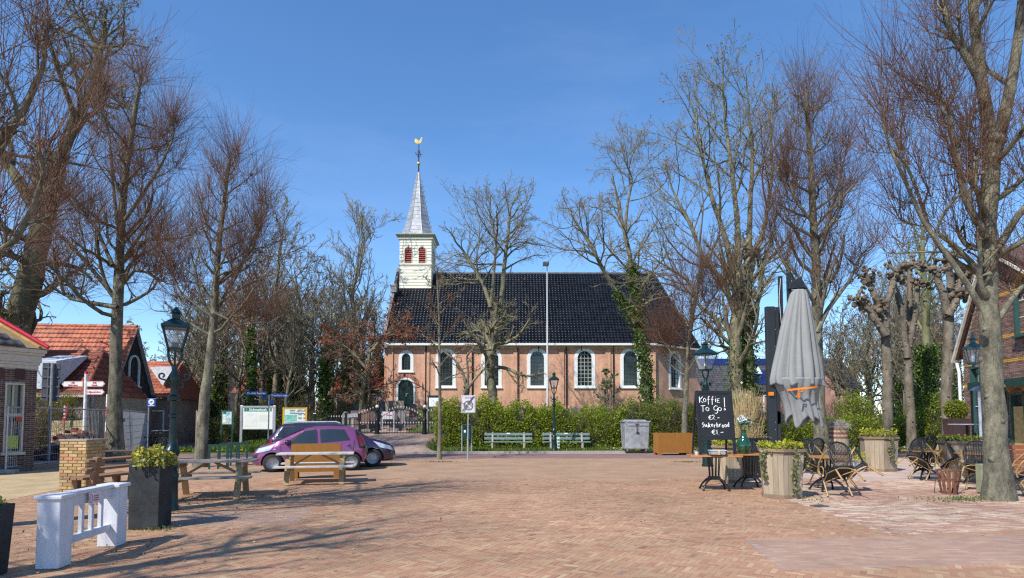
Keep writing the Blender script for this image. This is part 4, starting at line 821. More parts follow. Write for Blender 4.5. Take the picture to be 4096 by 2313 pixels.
# --- woodland behind: a few tree forms, each tree its own copy
def wtree(label, px, Y, h, seed, z=None, mat=WOODB, tw=TWIG, n1=14, l1=3.6, sp=(.35, .85), up=.08, iv=0, rmin=.011, t0=.3, lean=0.):
    x = D(px, 1600, Y).x; bs = (x, Y, T(x, Y)); rg = np.random.default_rng(seed)
    P = np.array([(0, 0, -.2), (rg.normal(0, .2)+lean*.3, 0, h*.3), (rg.normal(0, .35)+lean*.62, rg.normal(0, .2), h*.62), (rg.normal(0, .5)+lean, 0, h*.9)])+np.array(bs)
    th = natural(label, bs, [(P, h*.013+.05, .03)], int(n1*1.25), l1*1.15, sp, up, (5, 5, 4), seed, mat, tw, t0, wig=.16, rmin=rmin*1.15)
    if iv: ivy(th, P[:3], iv, iv*.6, int(3500*iv/.4), bs, .16, seed)
    return th
wA = wtree('ivy-trunked woodland tree behind the yellow map board', 1310, 42, 10.5, 41, iv=.45, l1=3.0)
wB = wtree('pale upright woodland tree left of the church tower', 1420, 50, 17.0, 42, tw=TWIG2, up=.14, sp=(.3, .6), l1=5.2, n1=20)
wC = wtree('pale twiggy woodland tree behind the street name signs', 1190, 46, 14.5, 43, tw=TWIG2, l1=4.6, n1=18)
wD = wtree('tall woodland tree with high loose crown behind the limes', 1090, 44, 17.5, 44, tw=TWIG2, l1=4.6, sp=(.4, .9))
wE = wtree('brown twiggy woodland tree behind the white information board', 1010, 41, 12.5, 45, tw=SHOOT, l1=4.0, iv=.35)
wF_ = wtree('thin brown woodland tree beside the side street', 760, 45, 11.0, 46, l1=3.2, tw=TWIG)
GW = 'bare trees of the wood beyond the houses'
def wcopy(src, px, Y, k, rz, label):
    x = D(px, 1600, Y).x; return dup(src, (x, Y, T(x, Y)), rz, label, scale=(k, k, k), group=GW)
LBL = 'bare grey-brown tree in the wood behind the churchyard and houses'
for (s_, px, Y, k) in ((wC, 1250, 55, .95), (wD, 1350, 60, .85), (wB, 1500, 64, .72), (wF_, 900, 50, 1.15), (wE, 1120, 52, 1.0), (wC, 960, 56, .9), (wF_, 840, 58, 1.1), (wF_, 700, 60, .8), (wA, 870, 43, .8), (wE, 1380, 47, .75), (wF_, 1010, 48, 1.1), (wB, 1130, 62, .8), (wF_, 1240, 44, .9), (wF_, 1480, 52, .95),
                      (wC, 3110, 70, .75), (wE, 3330, 62, .8), (wC, 3420, 75, .85), (wF_, 3480, 55, 1.0), (wE, 3590, 66, .9), (wC, 3660, 70, .95), (wD, 3760, 66, 1.0), (wE, 3840, 60, .85), (wF_, 3390, 48, .95), (wC, 2860, 80, .7), (wE, 3030, 78, .65), (wF_, 3250, 70, .9), (wD, 3540, 72, 1.0), (wD, 3650, 58, 1.05), (wF_, 3740, 50, .9), (wF_, 3150, 46, .75), (wB, 3600, 60, .95), (wA, 740, 48, .9), (wE, 810, 52, 1.0), (wE, 900, 46, .85), (wC, 1050, 50, .95), (wA, 1180, 43.5, .8), (wE, 1210, 50, .9), (wA, 1400, 44, .75), (wE, 1300, 54, .95), (wF_, 950, 42.5, .85), (wF_, 1150, 40.5, .8), (wE, 1450, 58, .9), (wC, 1390, 66, .9), (wD, 1000, 62, .9), (wC, 760, 66, .9), (wE, 3480, 60, .9), (wA, 3600, 50, .7), (wE, 3700, 54, .85), (wC, 3780, 60, .9), (wE, 3250, 58, .75), (wE, 3820, 48, .7), (wC, 3480, 52, .85), (wE, 3560, 56, 1.0), (wC, 3620, 47, .75), (wE, 3660, 62, 1.1), (wC, 3730, 58, .95), (wE, 3800, 56, 1.0), (wE, 3420, 66, 1.0), (wC, 3350, 54, .7), (wE, 1080, 57, 1.1), (wC, 1330, 50, .8), (wE, 1420, 54, .9), (wC, 1160, 56, .9), (wE, 880, 62, 1.2), (wE, 1530, 60, .8), (wC, 820, 48, .8)):
    wcopy(s_, px, Y, k, random.random()*6.28, LBL)
# drooping birch behind the left roof
x = D(575, 1500, 60).x; bs = (x, 60., 0.)
natural('birch with drooping pale foliage behind the red-roofed shop', bs, [(np.array([(x, 60, 0), (x+.2, 60, 4), (x-.2, 60, 8), (x-1.2, 60, 11)], float), .16, .03)], 14, 2.2, (.5, 1.1), -.12, (6, 5, 4), 48, WOODB, M('birch_twigs', (.26, .2, .12), .8, bump=0), .3, rmin=.012, name='birch_tree', buds=(leafmat('birch_buds', (.22, .18, .07), (.3, .24, .12), .3), .6, .12))
# far wood: one mass at the skyline
P_ = TM(); rg = np.random.default_rng(5); RNG = rg; n = 480
X_ = rg.uniform(-150, 150, n); Y_ = rg.uniform(95, 150, n); h_ = 6+rg.random(n)*5+2.0*np.sin(X_*.07)
a, r = grow(np.stack([X_, Y_, np.zeros(n)], 1), np.tile([0, 0, 1.], (n, 1)), h_, np.full(n, .13), 5, .08, .05, .3); P_.add(a, r, 3)
s2 = spawn(a, r, 9, .2, 1., .4, 1., .34, .6); b2, q2 = grow(*s2, 2, .15, .08); P_.add(b2, np.maximum(q2, .055), 3)
s3 = spawn(b2, q2, 3, .2, 1., .4, 1., .4, .8); b3, q3 = grow(*s3, 1, .15, .08); P_.add(b3, np.maximum(q3, .045), 3)
tag(P_.build('distant_wood', M('far_twigs', (.20, .15, .115), .9, var=.3, s=.1, bump=0), None), 'brown bare wood along the skyline behind the village', 'wood', kind='stuff')
RNG = np.random.default_rng(99)
# ================================================================== houses
def frame_at(loc, rz): return Matrix.Translation(loc) @ Matrix.Rotation(rz, 4, 'Z')
def brick_wall(par, x0, x1, z0, z1, holes, mats, bl=.21, bh=.052, joint=.010, y=0., n_single=0, bands=(), X=None, clip=None):
    """courses of single bricks standing 6 mm proud of a mortar face; bands [(z0,z1,mat)] of other colour"""
    rowh = bh+joint; Xs = []; r = 0; z = z0
    while z < z1-.02:
        off = (r % 2)*(bl+joint)/2; x = x0-off
        while x < x1-.01:
            a, c = max(x, x0), min(x+bl, x1)
            ok = c-a > .03
            for (cx, w_, zb, zs, n) in holes:
                if a < cx+w_/2 and c > cx-w_/2 and z+bh > zb and z < zs+(w_*.5*.75 if n else 0):
                    if a < cx-w_/2-.03: c = min(c, cx-w_/2)
                    elif c > cx+w_/2+.03: a = max(a, cx+w_/2)
                    else: ok = False
            if ok and c-a > .03 and (clip is None or clip(a, c, z)): Xs.append((a, c, z))
            x += bl+joint
        z += rowh; r += 1
    pick = list(RNG.permutation(len(Xs))[:n_single])
    pick = set(int(i) for i in pick); base = brickdata(1., 1., 1., .02); B = X or Matrix()
    def mt(a, c, z): return B @ Matrix.Translation(((a+c)/2, y, z+bh/2)) @ Matrix.Rotation(PI/2, 4, 'X') @ Matrix.Diagonal((c-a, bh, .010+abs(RNG.normal(0, .002)), 1))
    groups = {}
    for i, (a, c, z) in enumerate(Xs):
        k = 0
        for j, (b0, b1) in enumerate(bands):
            if b0 <= z+bh/2 <= b1: k = 1
        groups.setdefault((k, i in pick), []).append(mt(a, c, z))
    for (k, single), L in groups.items():
        if not single:
            V, Q = copies(base, L); me = npmesh('bricks', V, Q); facerand(me, np.repeat(RNG.random(len(L)), len(base[1])))
            o = link('bricks', me, mats[k][0], par); o['kind'] = 'stuff'
        else:
            m1 = npmesh('brick', *base)
            for X_ in L: o = link('brick', m1, mats[k][1], par); o.matrix_local = X_
def brickset(name, stops, r=.85): return (rampmat(name+'_f', stops, 'attr', r, .3, 50, .12, .8), rampmat(name+'_s', stops, 'object', r, .3, 50, .12, .8))
DKB = brickset('dark_brick', [(0, (.055, .026, .022)), (.6, (.10, .05, .04)), (1, (.15, .085, .07))])
YLB = brickset('yellow_brick', [(0, (.30, .17, .07)), (.3, (.42, .27, .11)), (.7, (.52, .37, .17)), (.88, (.50, .22, .10)), (1, (.38, .30, .16))])
BNB = brickset('brown_brick', [(0, (.12, .065, .05)), (.5, (.20, .11, .085)), (1, (.28, .18, .145))]); OCB = brickset('ochre_brick', [(0, (.42, .21, .03)), (1, (.60, .34, .05))])
MORT = M('mortar', (.34, .31, .28), .95, var=.15, s=20, bump=.2); MORTD = M('dark_mortar', (.16, .14, .135), .95)
REDT = (rampmat('red_tile_f', [(0, (.24, .055, .025)), (.5, (.36, .085, .035)), (1, (.45, .14, .06))], 'attr', .6, .2, 30, .22, .5), rampmat('red_tile_s', [(0, (.24, .055, .025)), (.5, (.36, .085, .035)), (1, (.45, .14, .06))], 'object', .6, .2, 30, .22, .5))
REDT2 = (rampmat('dkred_tile_f', [(0, (.17, .04, .022)), (1, (.29, .075, .035))], 'attr', .6, .2, 30, .2, .5), rampmat('dkred_tile_s', [(0, (.17, .04, .022)), (1, (.29, .075, .035))], 'object', .6, .2, 30, .2, .5))
GRYT = (rampmat('grey_tile_f', [(0, (.045, .045, .048)), (1, (.09, .088, .088))], 'attr', .55, .2, 30), rampmat('grey_tile_s', [(0, (.045, .045, .048)), (1, (.09, .088, .088))], 'object', .55, .2, 30))
CREAMW = M('cream_trim', (.50, .46, .39), .6, var=.12, s=8, bump=.1); WGLASS = glassmat('house_glass', (.05, .055, .06), .08)
# ---- dark brick house at the left edge (under repair)
c0 = G(132, 1885); hA = thing('brick_house', 'dark brown brick house under repair with stepped cream cornice', 'house', (c0.x, c0.y, 0), rad(60))
HzA = D(140, 1478, c0.y).z; LA = 7.0
hole = [(-.56, .5, .62, 2.72, 0)]
b = MB(); wall(b, -LA, 0, 0, HzA, hole, 0, .2); b.add([(0, 0, 0), (0, 8, 0), (0, 8, HzA), (0, 0, HzA)], [(0, 1, 2, 3)]); b.build('wall', MORT, hA)
brick_wall(hA, -1.9, 0, .02, HzA-.02, hole, (DKB,), n_single=280, bh=.05, joint=.014)
brick_wall(hA, 0, 2, .02, HzA-.02, [], (DKB,), bh=.05, joint=.014, X=Matrix.Rotation(PI/2, 4, 'Z'))
wdw = arch_window(hA, -.56, .5, .62, 2.72, .045, CREAMW, WGLASS, CREAMW, 2, 1, 0, True, .05)
q = MB(); q.bb(-.78, -.34, .02, .06, 1.7, 1.8); q.build('transom', CREAMW, wdw); q = MB(); q.bb(-.74, -.40, .05, .085, .72, 1.12); q.build('green_panel', M('lime_panel', (.42, .5, .03), .5), wdw)
for k, (z0, z1, o_) in enumerate(((0, .12, .03), (.12, .2, .06), (.2, .42, .09), (.42, .5, .14), (.5, .62, .18))):
    q = MB(); q.bb(-LA, o_, -o_, -.001 if k == 0 else .1, HzA+z0, HzA+z1-.002); q.bb(.0, o_, .11, 8, HzA+z0, HzA+z1-.002); q.build('cornice', CREAMW, hA, bevel=.008)
for x in (-1.55, -1.0, -.45):
    q = MB(); q.bb(x-.12, x+.12, -.035, -.002, HzA-.35, HzA-.02); q.build('brick_bracket', DKB[1], hA)
ez_ = HzA+.64; A_, B_ = Vector((-LA, -.22, ez_)), Vector((.22, -.22, ez_)); C_, E_ = Vector((-2.9, 3.6, ez_+3.0)), Vector((-LA, 3.6, ez_+3.0)); F_ = Vector((.22, 8, ez_)); G_ = Vector((-2.9, 8, ez_+3.0))
q = MB(); q.add([A_, B_, C_, E_, F_, G_], [(0, 1, 2, 3), (1, 4, 5, 2)]); ra = q.build('roof', M('roof_board', (.3, .2, .1), .8), hA)
roofpoly(ra, [A_, B_+Vector((-.75, 0, 0)), C_+Vector((-.75, 0, 0)), E_], GRYT, .26, .36, 120)
ridge(ra, B_+Vector((-.02, .02, .06)), C_+Vector((0, 0, .06)), M('red_tape', (.55, .02, .05), .4), .07, .5, 'red_hip_cover')
ridge(ra, B_+Vector((-.25, .05, .04)), C_+Vector((-.25, 0, .04)), M('bare_lath', (.6, .35, .1), .8, rnd=.3), .06, .3, 'roof_lath')
# ---- shop with the long red roof
Ys = 33.; 
sx0, sx1 = D(60, 1600, Ys+3).x, D(520, 1400, Ys+3.2).x
sh = thing('shop_house', 'red-tiled shop house with black boarded gable and arched white window', 'house', (D(432, 1600, Ys).x, Ys, 0), rad(6))
# local: gable end faces +x... front slope faces -y
GW_ = 5.0; LS = 12.; ezs = D(430, 1590, Ys).z; rzs = D(300, 1313, Ys+2.5).z
b = MB(); b.add([(-LS, 0, 0), (0, 0, 0), (0, 0, ezs), (-LS, 0, ezs)], [(0, 1, 2, 3)]); b.add([(-LS, 0, 0), (-LS, GW_, 0), (-LS, GW_, ezs), (-LS, 0, ezs)], [(3, 2, 1, 0)])
Xg = Matrix.Rotation(PI/2, 4, 'Z')                          # gable wall: local x along +y
gh = [(1.75, 1.55, .1, 2.35, 0), (4.1, .9, .05, 2.35, 0)]
wall(b, 0, GW_, 0, ezs, gh, 0, .2, Xg)
b.build('wall', brickmat('shop_brick', (.30, .19, .13), (.24, .15, .10), (.34, .29, .24)), sh)
BLKB = M('black_boards', (.018, .02, .018), .7, var=.2, s=3, st=(8, 8, .4)); oh = .25
nbd = 24                                                      # upright boards of the gable
for i in range(nbd):
    y0, y1 = GW_*i/nbd, GW_*(i+1)/nbd; f = lambda y: ezs+(rzs-ezs)*(1-abs(y-GW_/2)/(GW_/2)); q = MB()
    m_ = (.03, .03+.012*(i % 2)); q.add([(m_[1], y0+.006, ezs-.1), (m_[1], y1-.006, ezs-.1), (m_[1], y1-.006, f(y1)), (m_[1], y0+.006, f(y0)), (-.05, y0, ezs-.1), (-.05, y1, ezs-.1), (-.05, y1, f(y1)), (-.05, y0, f(y0))], [(0, 1, 2, 3), (4, 0, 3, 7), (1, 5, 6, 2), (4, 5, 1, 0)]); q.build('gable_board', BLKB, sh)
def on_gable(par, o): o.matrix_local = Xg; return o
gw = arch_window(sh, GW_*.5, 1.2, ezs+.75, ezs+1.95, .08, WHITE, WGLASS, WHITE, 2, 2, 8, True, .06, fan=False); gw.matrix_local = Matrix.Translation((.1, 0, 0)) @ Xg
sw = arch_window(sh, 1.75, 1.55, .1, 2.35, .07, WHITE, WGLASS, WHITE, 3, 2, 0, False, .05); sw.matrix_local = Xg
sd_ = arch_window(sh, 4.1, .9, .05, 2.35, .07, WHITE, WGLASS, WHITE, 1, 1, 0, False, .05, name='shop_door'); sd_.matrix_local = Xg
q = MB(); q.bb(3.8, 4.05, .07, .095, 1.0, 1.9); q.build('poster', M('poster_blue', (.08, .3, .6), .5), sd_); q = MB(); q.bb(4.15, 4.4, .07, .095, 1.2, 1.6); q.build('poster', M('poster_yellow', (.75, .65, .08), .5), sd_)
q = MB(); q.bb(1.2, 2.4, -.06, -.002, 2.45, 2.68, X=Xg); q.build('shop_sign', M('dark_sign', (.05, .05, .045), .6), sh)
for s_ in (0, 1):                                            # barge boards
    y0 = -oh if s_ == 0 else GW_+oh; q = MB(); q.bar((.12, y0, ezs-oh*(rzs-ezs)/(GW_/2)+.02), (.12, GW_/2, rzs+.02), .06, .22, up=(1, 0, 0)); q.build('barge_board', M('grey_trim', (.4, .4, .4), .6), sh)
A_, B_ = Vector((-LS, -oh, ezs-oh*(rzs-ezs)/(GW_/2)+.08)), Vector((.16, -oh, ezs-oh*(rzs-ezs)/(GW_/2)+.08)); C_, E_ = Vector((.16, GW_/2, rzs+.08)), Vector((-LS, GW_/2, rzs+.08)); F_ = Vector((.16, GW_+oh, B_.z)); G_ = Vector((-LS, GW_+oh, B_.z))
q = MB(); q.add([A_, B_, C_, E_, F_, G_], [(0, 1, 2, 3), (2, 4, 5, 3)]); rs_ = q.build('roof', M('red_deck', (.25, .06, .03), .8), sh)
roofpoly(rs_, [A_, B_, C_, E_], REDT, .25, .36, 290); ridge(rs_, E_, C_, REDT[1], .12)
sk = MB(); n_ = (B_-A_).cross(C_-A_).normalized(); up_ = (C_-B_).normalized(); o_ = A_+(C_-B_)*.62+Vector((LS-8.2, 0, 0)); Xk = Matrix((Vector((1, 0, 0)), up_, n_)).transposed().to_4x4(); Xk.translation = o_
for (x0, x1, y0, y1) in ((0, 1.3, 0, .12), (0, 1.3, 1.28, 1.4), (0, .12, .12, 1.28), (1.18, 1.3, .12, 1.28)): sk.bb(x0, x1, y0, y1, -.05, .17, Xk)
so_ = sk.build('skylight', M('skylight_frame', (.10, .10, .11), .5), rs_)
q = MB(); q.bb(.1, 1.2, .1, 1.3, .08, .12, Xk); q.build('skylight_pane', M('skylight_glass', (.55, .62, .66), .12, var=.08, bump=0), so_)
# low front wing with darker roof and dormer
fw = thing('shop_front_wing', 'low front wing of the shop under dark red tiles with white dormer', 'house wing', (D(75, 1600, Ys-4.4).x, Ys-4.4, 0), rad(2))
ezf, rzf, LW = D(250, 1578, Ys-4.4).z, D(250, 1410, Ys-1.6).z, 6.2
b = MB(); b.bb(-LW/2, LW/2, 0, 5.2, 0, ezf); b.build('wall', CREAMW if False else M('tan_wall', (.34, .26, .18), .9, s=3), fw)
A_, B_, C_, E_ = Vector((-LW/2, -.25, ezf-.05)), Vector((LW/2, -.25, ezf-.05)), Vector((LW/2-1.0, 2.7, rzf)), Vector((-LW/2, 2.7, rzf))
q = MB(); q.add([A_, B_, C_, E_, (LW/2, 5.2, ezf-.05), (-LW/2, 5.2, ezf-.05)], [(0, 1, 2, 3), (1, 4, 2), (2, 4, 5, 3)]); rw = q.build('roof', M('red_deck'), fw)
roofpoly(rw, [A_, B_, C_, E_], REDT2, .25, .36, 150); roofpoly(rw, [B_, Vector((LW/2, 5.2, ezf-.05)), C_], REDT2, .25, .36); ridge(rw, E_, C_, REDT2[1], .12); ridge(rw, B_, C_, REDT2[1], .11)
q = MB(); xd = .35; q.add([(xd, -.3, ezf+.25), (xd+.02, 2.0, rzf-.25), (xd+.02, -.3, ezf+1.55), (xd+1.5, -.3, ezf+.25), (xd+1.5, 2.0, rzf-.25), (xd+1.5, -.3, ezf+1.55)], [(0, 1, 2), (3, 5, 4), (2, 1, 4, 5), (0, 2, 5, 3)]); q.build('dormer', M('dormer_grey', (.55, .57, .6), .5), rw)
wl = MB(); wl.bb(-LW/2-.1, LW/2+.1, -.3, -.22, ezf-.14, ezf-.02); wl.build('gutter', CREAMW, fw)
# right wing beyond the gable
rw2 = thing('shop_rear_wing', 'small red-tiled rear wing of the shop with white dormer cheek', 'house wing', (D(632, 1600, Ys+5).x, Ys+5, 0), rad(4))
ez2, rz2 = D(620, 1593, Ys+5).z, D(600, 1452, Ys+7.4).z; b = MB(); b.bb(-2.2, .75, 0, 5, 0, ez2); b.build('wall', brickmat('shop_brick'), rw2)
A_, B_, C_, E_ = Vector((-2.2, -.25, ez2)), Vector((1.0, -.25, ez2)), Vector((.2, 2.5, rz2)), Vector((-2.2, 2.5, rz2))
q = MB(); q.add([A_, B_, C_, E_, (1.0, 5.2, ez2), (-2.2, 5.2, ez2)], [(0, 1, 2, 3), (1, 4, 2), (2, 4, 5, 3)]); r2_ = q.build('roof', M('red_deck'), rw2); roofpoly(r2_, [A_, B_, C_, E_], REDT, .25, .36, 60); ridge(r2_, E_, C_, REDT[1], .12)
q = MB(); q.add([(.15, .2, ez2+.8), (.75, .35, ez2+2.0), (-.75, .35, ez2+1.95), (.2, 1.6, ez2+2.1), (-.75, 1.6, ez2+2.1)], [(0, 1, 2), (1, 3, 4, 2), (0, 3, 1), (0, 2, 4)]); q.build('dormer_cheek', M('dormer_grey'), r2_)
wn = arch_window(rw2, -.2, 1.2, .1, 2.2, .08, WHITE, WGLASS, WHITE, 2, 1, 0)
# ---- brown brick house with ochre bands at the right edge
c1 = G(3868, 1830); hB = thing('banded_brick_house', 'brown brick cafe house with ochre bands and dark green windows', 'house', (c1.x, c1.y, 0), rad(-100))
# local +x runs along the wall that faces the terrace, towards the camera
zq = lambda py: D(3880, py, c1.y).z
bands = [(zq(1475), zq(1462)), (zq(1552), zq(1541)), (zq(1388), zq(1377)), (zq(1236), zq(1224))]
LB = 9.0; top_ = [(-.3, 4.1), (2.3, 8.35), (3.9, 7.4), (9, 4.2)]; HB = 8.4
ztop = lambda x: float(np.interp(x, [a for a, _ in top_], [c for _, c in top_]))
fh = [(.85, .7, .55, zq(1475), 0), (2.75, .55, .9, 2.75, 0), (3.55, .85, .15, 2.6, 0)]
b = MB(); wall(b, 0, LB, 0, 4.1, fh, 0, .2); b.add([(0, 0, 4.1), (LB, 0, 4.1)]+[(x, 0, z) for x, z in top_[::-1][:-1]]+[(0, 0, ztop(0))], [tuple(range(6))]); b.add([(0, 0, 0), (0, 7, 0), (0, 7, 4.3), (0, 0, 4.3)], [(0, 1, 2, 3)]); b.build('wall', MORT, hB)
brick_wall(hB, 0, 6.5, .02, HB-.02, fh, (BNB, OCB), bands=bands, n_single=290, bh=.05, joint=.013, clip=lambda a, c, z: z+.06 < min(ztop(a), ztop(c)))
TEAL = M('teal_paint', (.03, .085, .08), .4, var=.15)
w1 = arch_window(hB, .85, .7, .55, zq(1475), .07, TEAL, WGLASS, WHITE, 2, 2, 0); w2 = arch_window(hB, 2.75, .55, .9, 2.75, .06, TEAL, WGLASS, WHITE, 2, 2, 0)
d1 = arch_window(hB, 3.55, .85, .15, 2.6, .08, TEAL, WGLASS, TEAL, 1, 1, 0, True, name='door_frame'); q = MB(); q.bb(3.22, 3.88, .03, .09, .25, 2.1); q.build('door', M('ochre_door', (.52, .40, .16), .5), d1)
w3 = arch_window(hB, 4.3, 1.0, 4.7, 6.0, .1, TEAL, WGLASS, WHITE, 2, 2, 8); w3.location.y = -.13
for cx, w_, zt in ((2.75, .65, 2.75), (3.55, .95, 2.6), (4.3, 1.15, 6.5)):    # ochre arches of bricks on edge
    for i in range(11):
        a = rad(50+80*(i+.5)/11); q = MB(); q.box((0, -.03, .12), (.075, .05, .24), top=(.1, .05)); o = q.build('arch_brick', OCB[1], hB); R_ = w_*.78; o.matrix_local = Matrix.Translation((cx+R_*math.cos(a), 0, zt+.05-R_*math.sin(rad(50))+R_*math.sin(a))) @ Matrix.Rotation(PI/2-a, 4, 'Y')
PALE = M('pale_verge', (.66, .62, .52), .6); VB = M('verge_brown', (.08, .05, .04), .7)
for (xa, za), (xb, zb) in zip(top_[:-1], top_[1:]):
    q = MB(); q.bar((xa, -.22, za), (xb, -.22, zb), .10, .2, up=(0, 1, 0)); q.build('verge_board', PALE, hB); q = MB(); q.bar((xa, -.18, za+.16), (xb, -.18, zb+.16), .3, .1, up=(0, 1, 0)); q.build('verge_tiles', VB, hB)
    q = MB(); q.add([(xa, -.3, za+.12), (xb, -.3, zb+.12), (xb, 7, zb+.12), (xa, 7, za+.12)], [(0, 1, 2, 3)]); q.build('roof', M('brown_deck', (.1, .05, .04), .8), hB)
q = MB(); q.tube([(-.12, -.2, zq(1452)), (-.06, -.15, zq(1490)), (-.06, -.12, 0)], .06, 10); q.build('downpipe', M('white_pipe', (.75, .77, .78), .4), hB)
zc0 = 2.95; q = MB(); q.bb(2.2, 6.6, -.9, -.05, zc0, zc0+.08); q.bb(2.15, 6.65, -.96, -.9, zc0-.18, zc0+.12); q.build('awning_canopy', M('awning_green', (.015, .05, .042), .5), hB)
for x in (2.3, 6.4): q = MB(); q.bb(x-.03, x+.03, -.93, -.87, .0, zc0); q.build('canopy_post', IRON, hB)
# ---- houses far behind
def farhouse(label, px0, px1, pyb, pyr, Y, wallm, tile, depth=4.0, rz=0., cols=2, solar=False, hip=0.):
    x0, x1 = D(px0, 1600, Y).x, D(px1, 1600, Y).x; xc = (x0+x1)/2; W_ = x1-x0; ze_, zr_ = D(px0, pyb, Y).z, D(px0, pyr, Y+depth).z
    th = thing('far_house', label, 'house', (xc, Y, T(xc, Y)-.2), rz); g = T(xc, Y)-.2; ze_ -= g; zr_ -= g
    b = MB(); b.bb(-W_/2, W_/2, 0, 2*depth, 0, ze_); b.add([(-W_/2, 0, ze_), (-W_/2, depth, zr_), (-W_/2, 2*depth, ze_), (W_/2, 0, ze_), (W_/2, depth, zr_), (W_/2, 2*depth, ze_)], [(0, 2, 1), (3, 4, 5)]); b.build('wall', wallm, th)
    A_, B_, C_, E_ = Vector((-W_/2-.3, -.3, ze_-.1)), Vector((W_/2+.3, -.3, ze_-.1)), Vector((W_/2+.3-hip, depth, zr_)), Vector((-W_/2-.3+hip, depth, zr_))
    q = MB(); q.add([A_, B_, C_, E_, (W_/2+.3, 2*depth+.3, ze_-.1), (-W_/2-.3, 2*depth+.3, ze_-.1)], [(0, 1, 2, 3), (3, 2, 4, 5)]+([(1, 4, 2), (0, 3, 5)] if hip else [])); r_ = q.build('roof', M('roof_deck'), th); roofpoly(r_, [A_, B_, C_, E_], tile, .3, .4, 0)
    for i in range(cols):
        cx = -W_/2+W_*(i+.5)/cols; w_ = arch_window(th, cx, min(1.6, W_/cols*.5), max(.8, ze_-2.0), ze_-.35, .1, WHITE, WGLASS, WHITE, 2, 1, 0); w_.location.y = -.06
    return th, r_, (A_, B_, C_, E_)
PINK = brickmat('pink_brick', (.42, .2, .16), (.36, .17, .14), (.42, .34, .3)); WW = M('pale_wall', (.5, .42, .36), .9)
farhouse('brick cottage with bright orange tiled roof left of the church', 1330, 1525, 1560, 1465, 58, PINK, REDT, 4., .0, 3)
farhouse('orange-roofed house glimpsed through the trees behind the sign boards', 940, 1130, 1570, 1470, 64, WW, REDT, 4., .0, 3)
farhouse('orange-roofed house behind the ivy trees of the side street', 700, 860, 1560, 1450, 70, PINK, REDT, 4., .05, 2)
t_, r_, (A_, B_, C_, E_) = farhouse('long grey-roofed house with blue solar panels beyond the churchyard', 2820, 3440, 1565, 1440, 60, PINK, GRYT, 4.2, 0., 6)
SOL = M('solar_blue', (.012, .02, .10), .12, var=.3, s=3, bump=0, spec=.8); U_, V_ = (B_-A_).normalized(), (E_-A_).normalized(); n_ = U_.cross(V_); LL = (B_-A_).length; HV = (E_-A_).length
for (u0, nu, v0, nv) in ((.06, 9, .80, 1), (.30, 4, .2, 2), (.66, 5, .80, 1), (.1, 0, 0, 0)):
    for i in range(nu):
        for j in range(nv):
            Xk = Matrix((U_, V_, n_)).transposed().to_4x4(); Xk.translation = A_+U_*(u0*LL+i*1.05)+V_*(v0*HV+j*1.25); q = MB(); q.bb(0, 1.0, 0, 1.2, .09, .13, Xk); q.build('solar_panel', SOL, r_)
q = MB(); Xk = Matrix((U_, V_, n_)).transposed().to_4x4(); Xk.translation = A_+U_*(.36*LL)+V_*(.52*HV); q.bb(0, 1.1, 0, 1.2, .08, .14, Xk); q.build('skylight', M('skylight_glass'), r_)
x = D(3400, 1600, 50).x
farhouse('pink brick gabled house behind the hedge with white verge', 3372, 3448, 1560, 1455, 54, PINK, GRYT, 3., rad(35), 1)
RNG = np.random.default_rng(100)
# ================================================================== street furniture, left side
LAMPG = M('lamp_green', (.004, .026, .025), .34, var=.15, s=10, bump=.05); LGLASS = clearglass('lamp_glass', .22, (.6, .62, .65)); 
BULB = M('lamp_bulb', (.8, .8, .78), .4, bump=0)
def lantern(par, z, w_, h, roofh, mat=LAMPG):
    """four-sided lantern standing on height z: tapering glazed body, roof and finial"""
    b = MB(); t, bt = w_/2, w_*.27
    for i in range(4):
        a = PI/4+PI/2*i; c, s_ = math.cos(a)*1.414, math.sin(a)*1.414; b.bar((bt*c, bt*s_, z), (t*c, t*s_, z+h), .028, .028)
    for (r, zz, th_) in ((bt, z, .05), (t, z+h, .03)):
        for i in range(4):
            a = PI/2*i; X = Matrix.Rotation(a, 4, 'Z'); b.box((0, -r, zz), (2*r+.03, .03, th_), X)
    b.box((0, 0, z-.01), (2*bt, 2*bt, .02)); fr = b.build('lantern_frame', mat, par)
    g = MB()
    for i in range(4):
        X = Matrix.Rotation(PI/2*i, 4, 'Z'); g.add([(-bt, -bt+.004, z+.02), (bt, -bt+.004, z+.02), (t, -t+.004, z+h), (-t, -t+.004, z+h)], [(0, 1, 2, 3)], X)
    g.build('lantern_pane', LGLASS, fr)
    q = MB(); q.lathe([(t*1.62, 0), (t*1.62, .03), (t*1.0, roofh*.55), (t*.42, roofh*.95), (t*.42, roofh*1.1), (.0, roofh*1.1)], 4, (0, 0, z+h+.01), a0=PI/4); q.lathe([(t*.34, 0), (t*.34, .07), (t*.5, .09), (t*.3, .14), (.01, .2)], 8, (0, 0, z+h+roofh*1.1)); q.build('lantern_roof', mat, par)
    q = MB(); q.lathe([(.05, 0), (.05, .1)], 8, (0, 0, z+.02)); q.build('lamp_holder', M('dark_grey', (.06, .06, .065), .5), fr)
    q = MB(); q.lathe([(.03, 0), (.045, .06), (.03, .14), (.005, .17)], 8, (0, 0, z+.12)); q.build('bulb', BULB, fr, smooth=60)
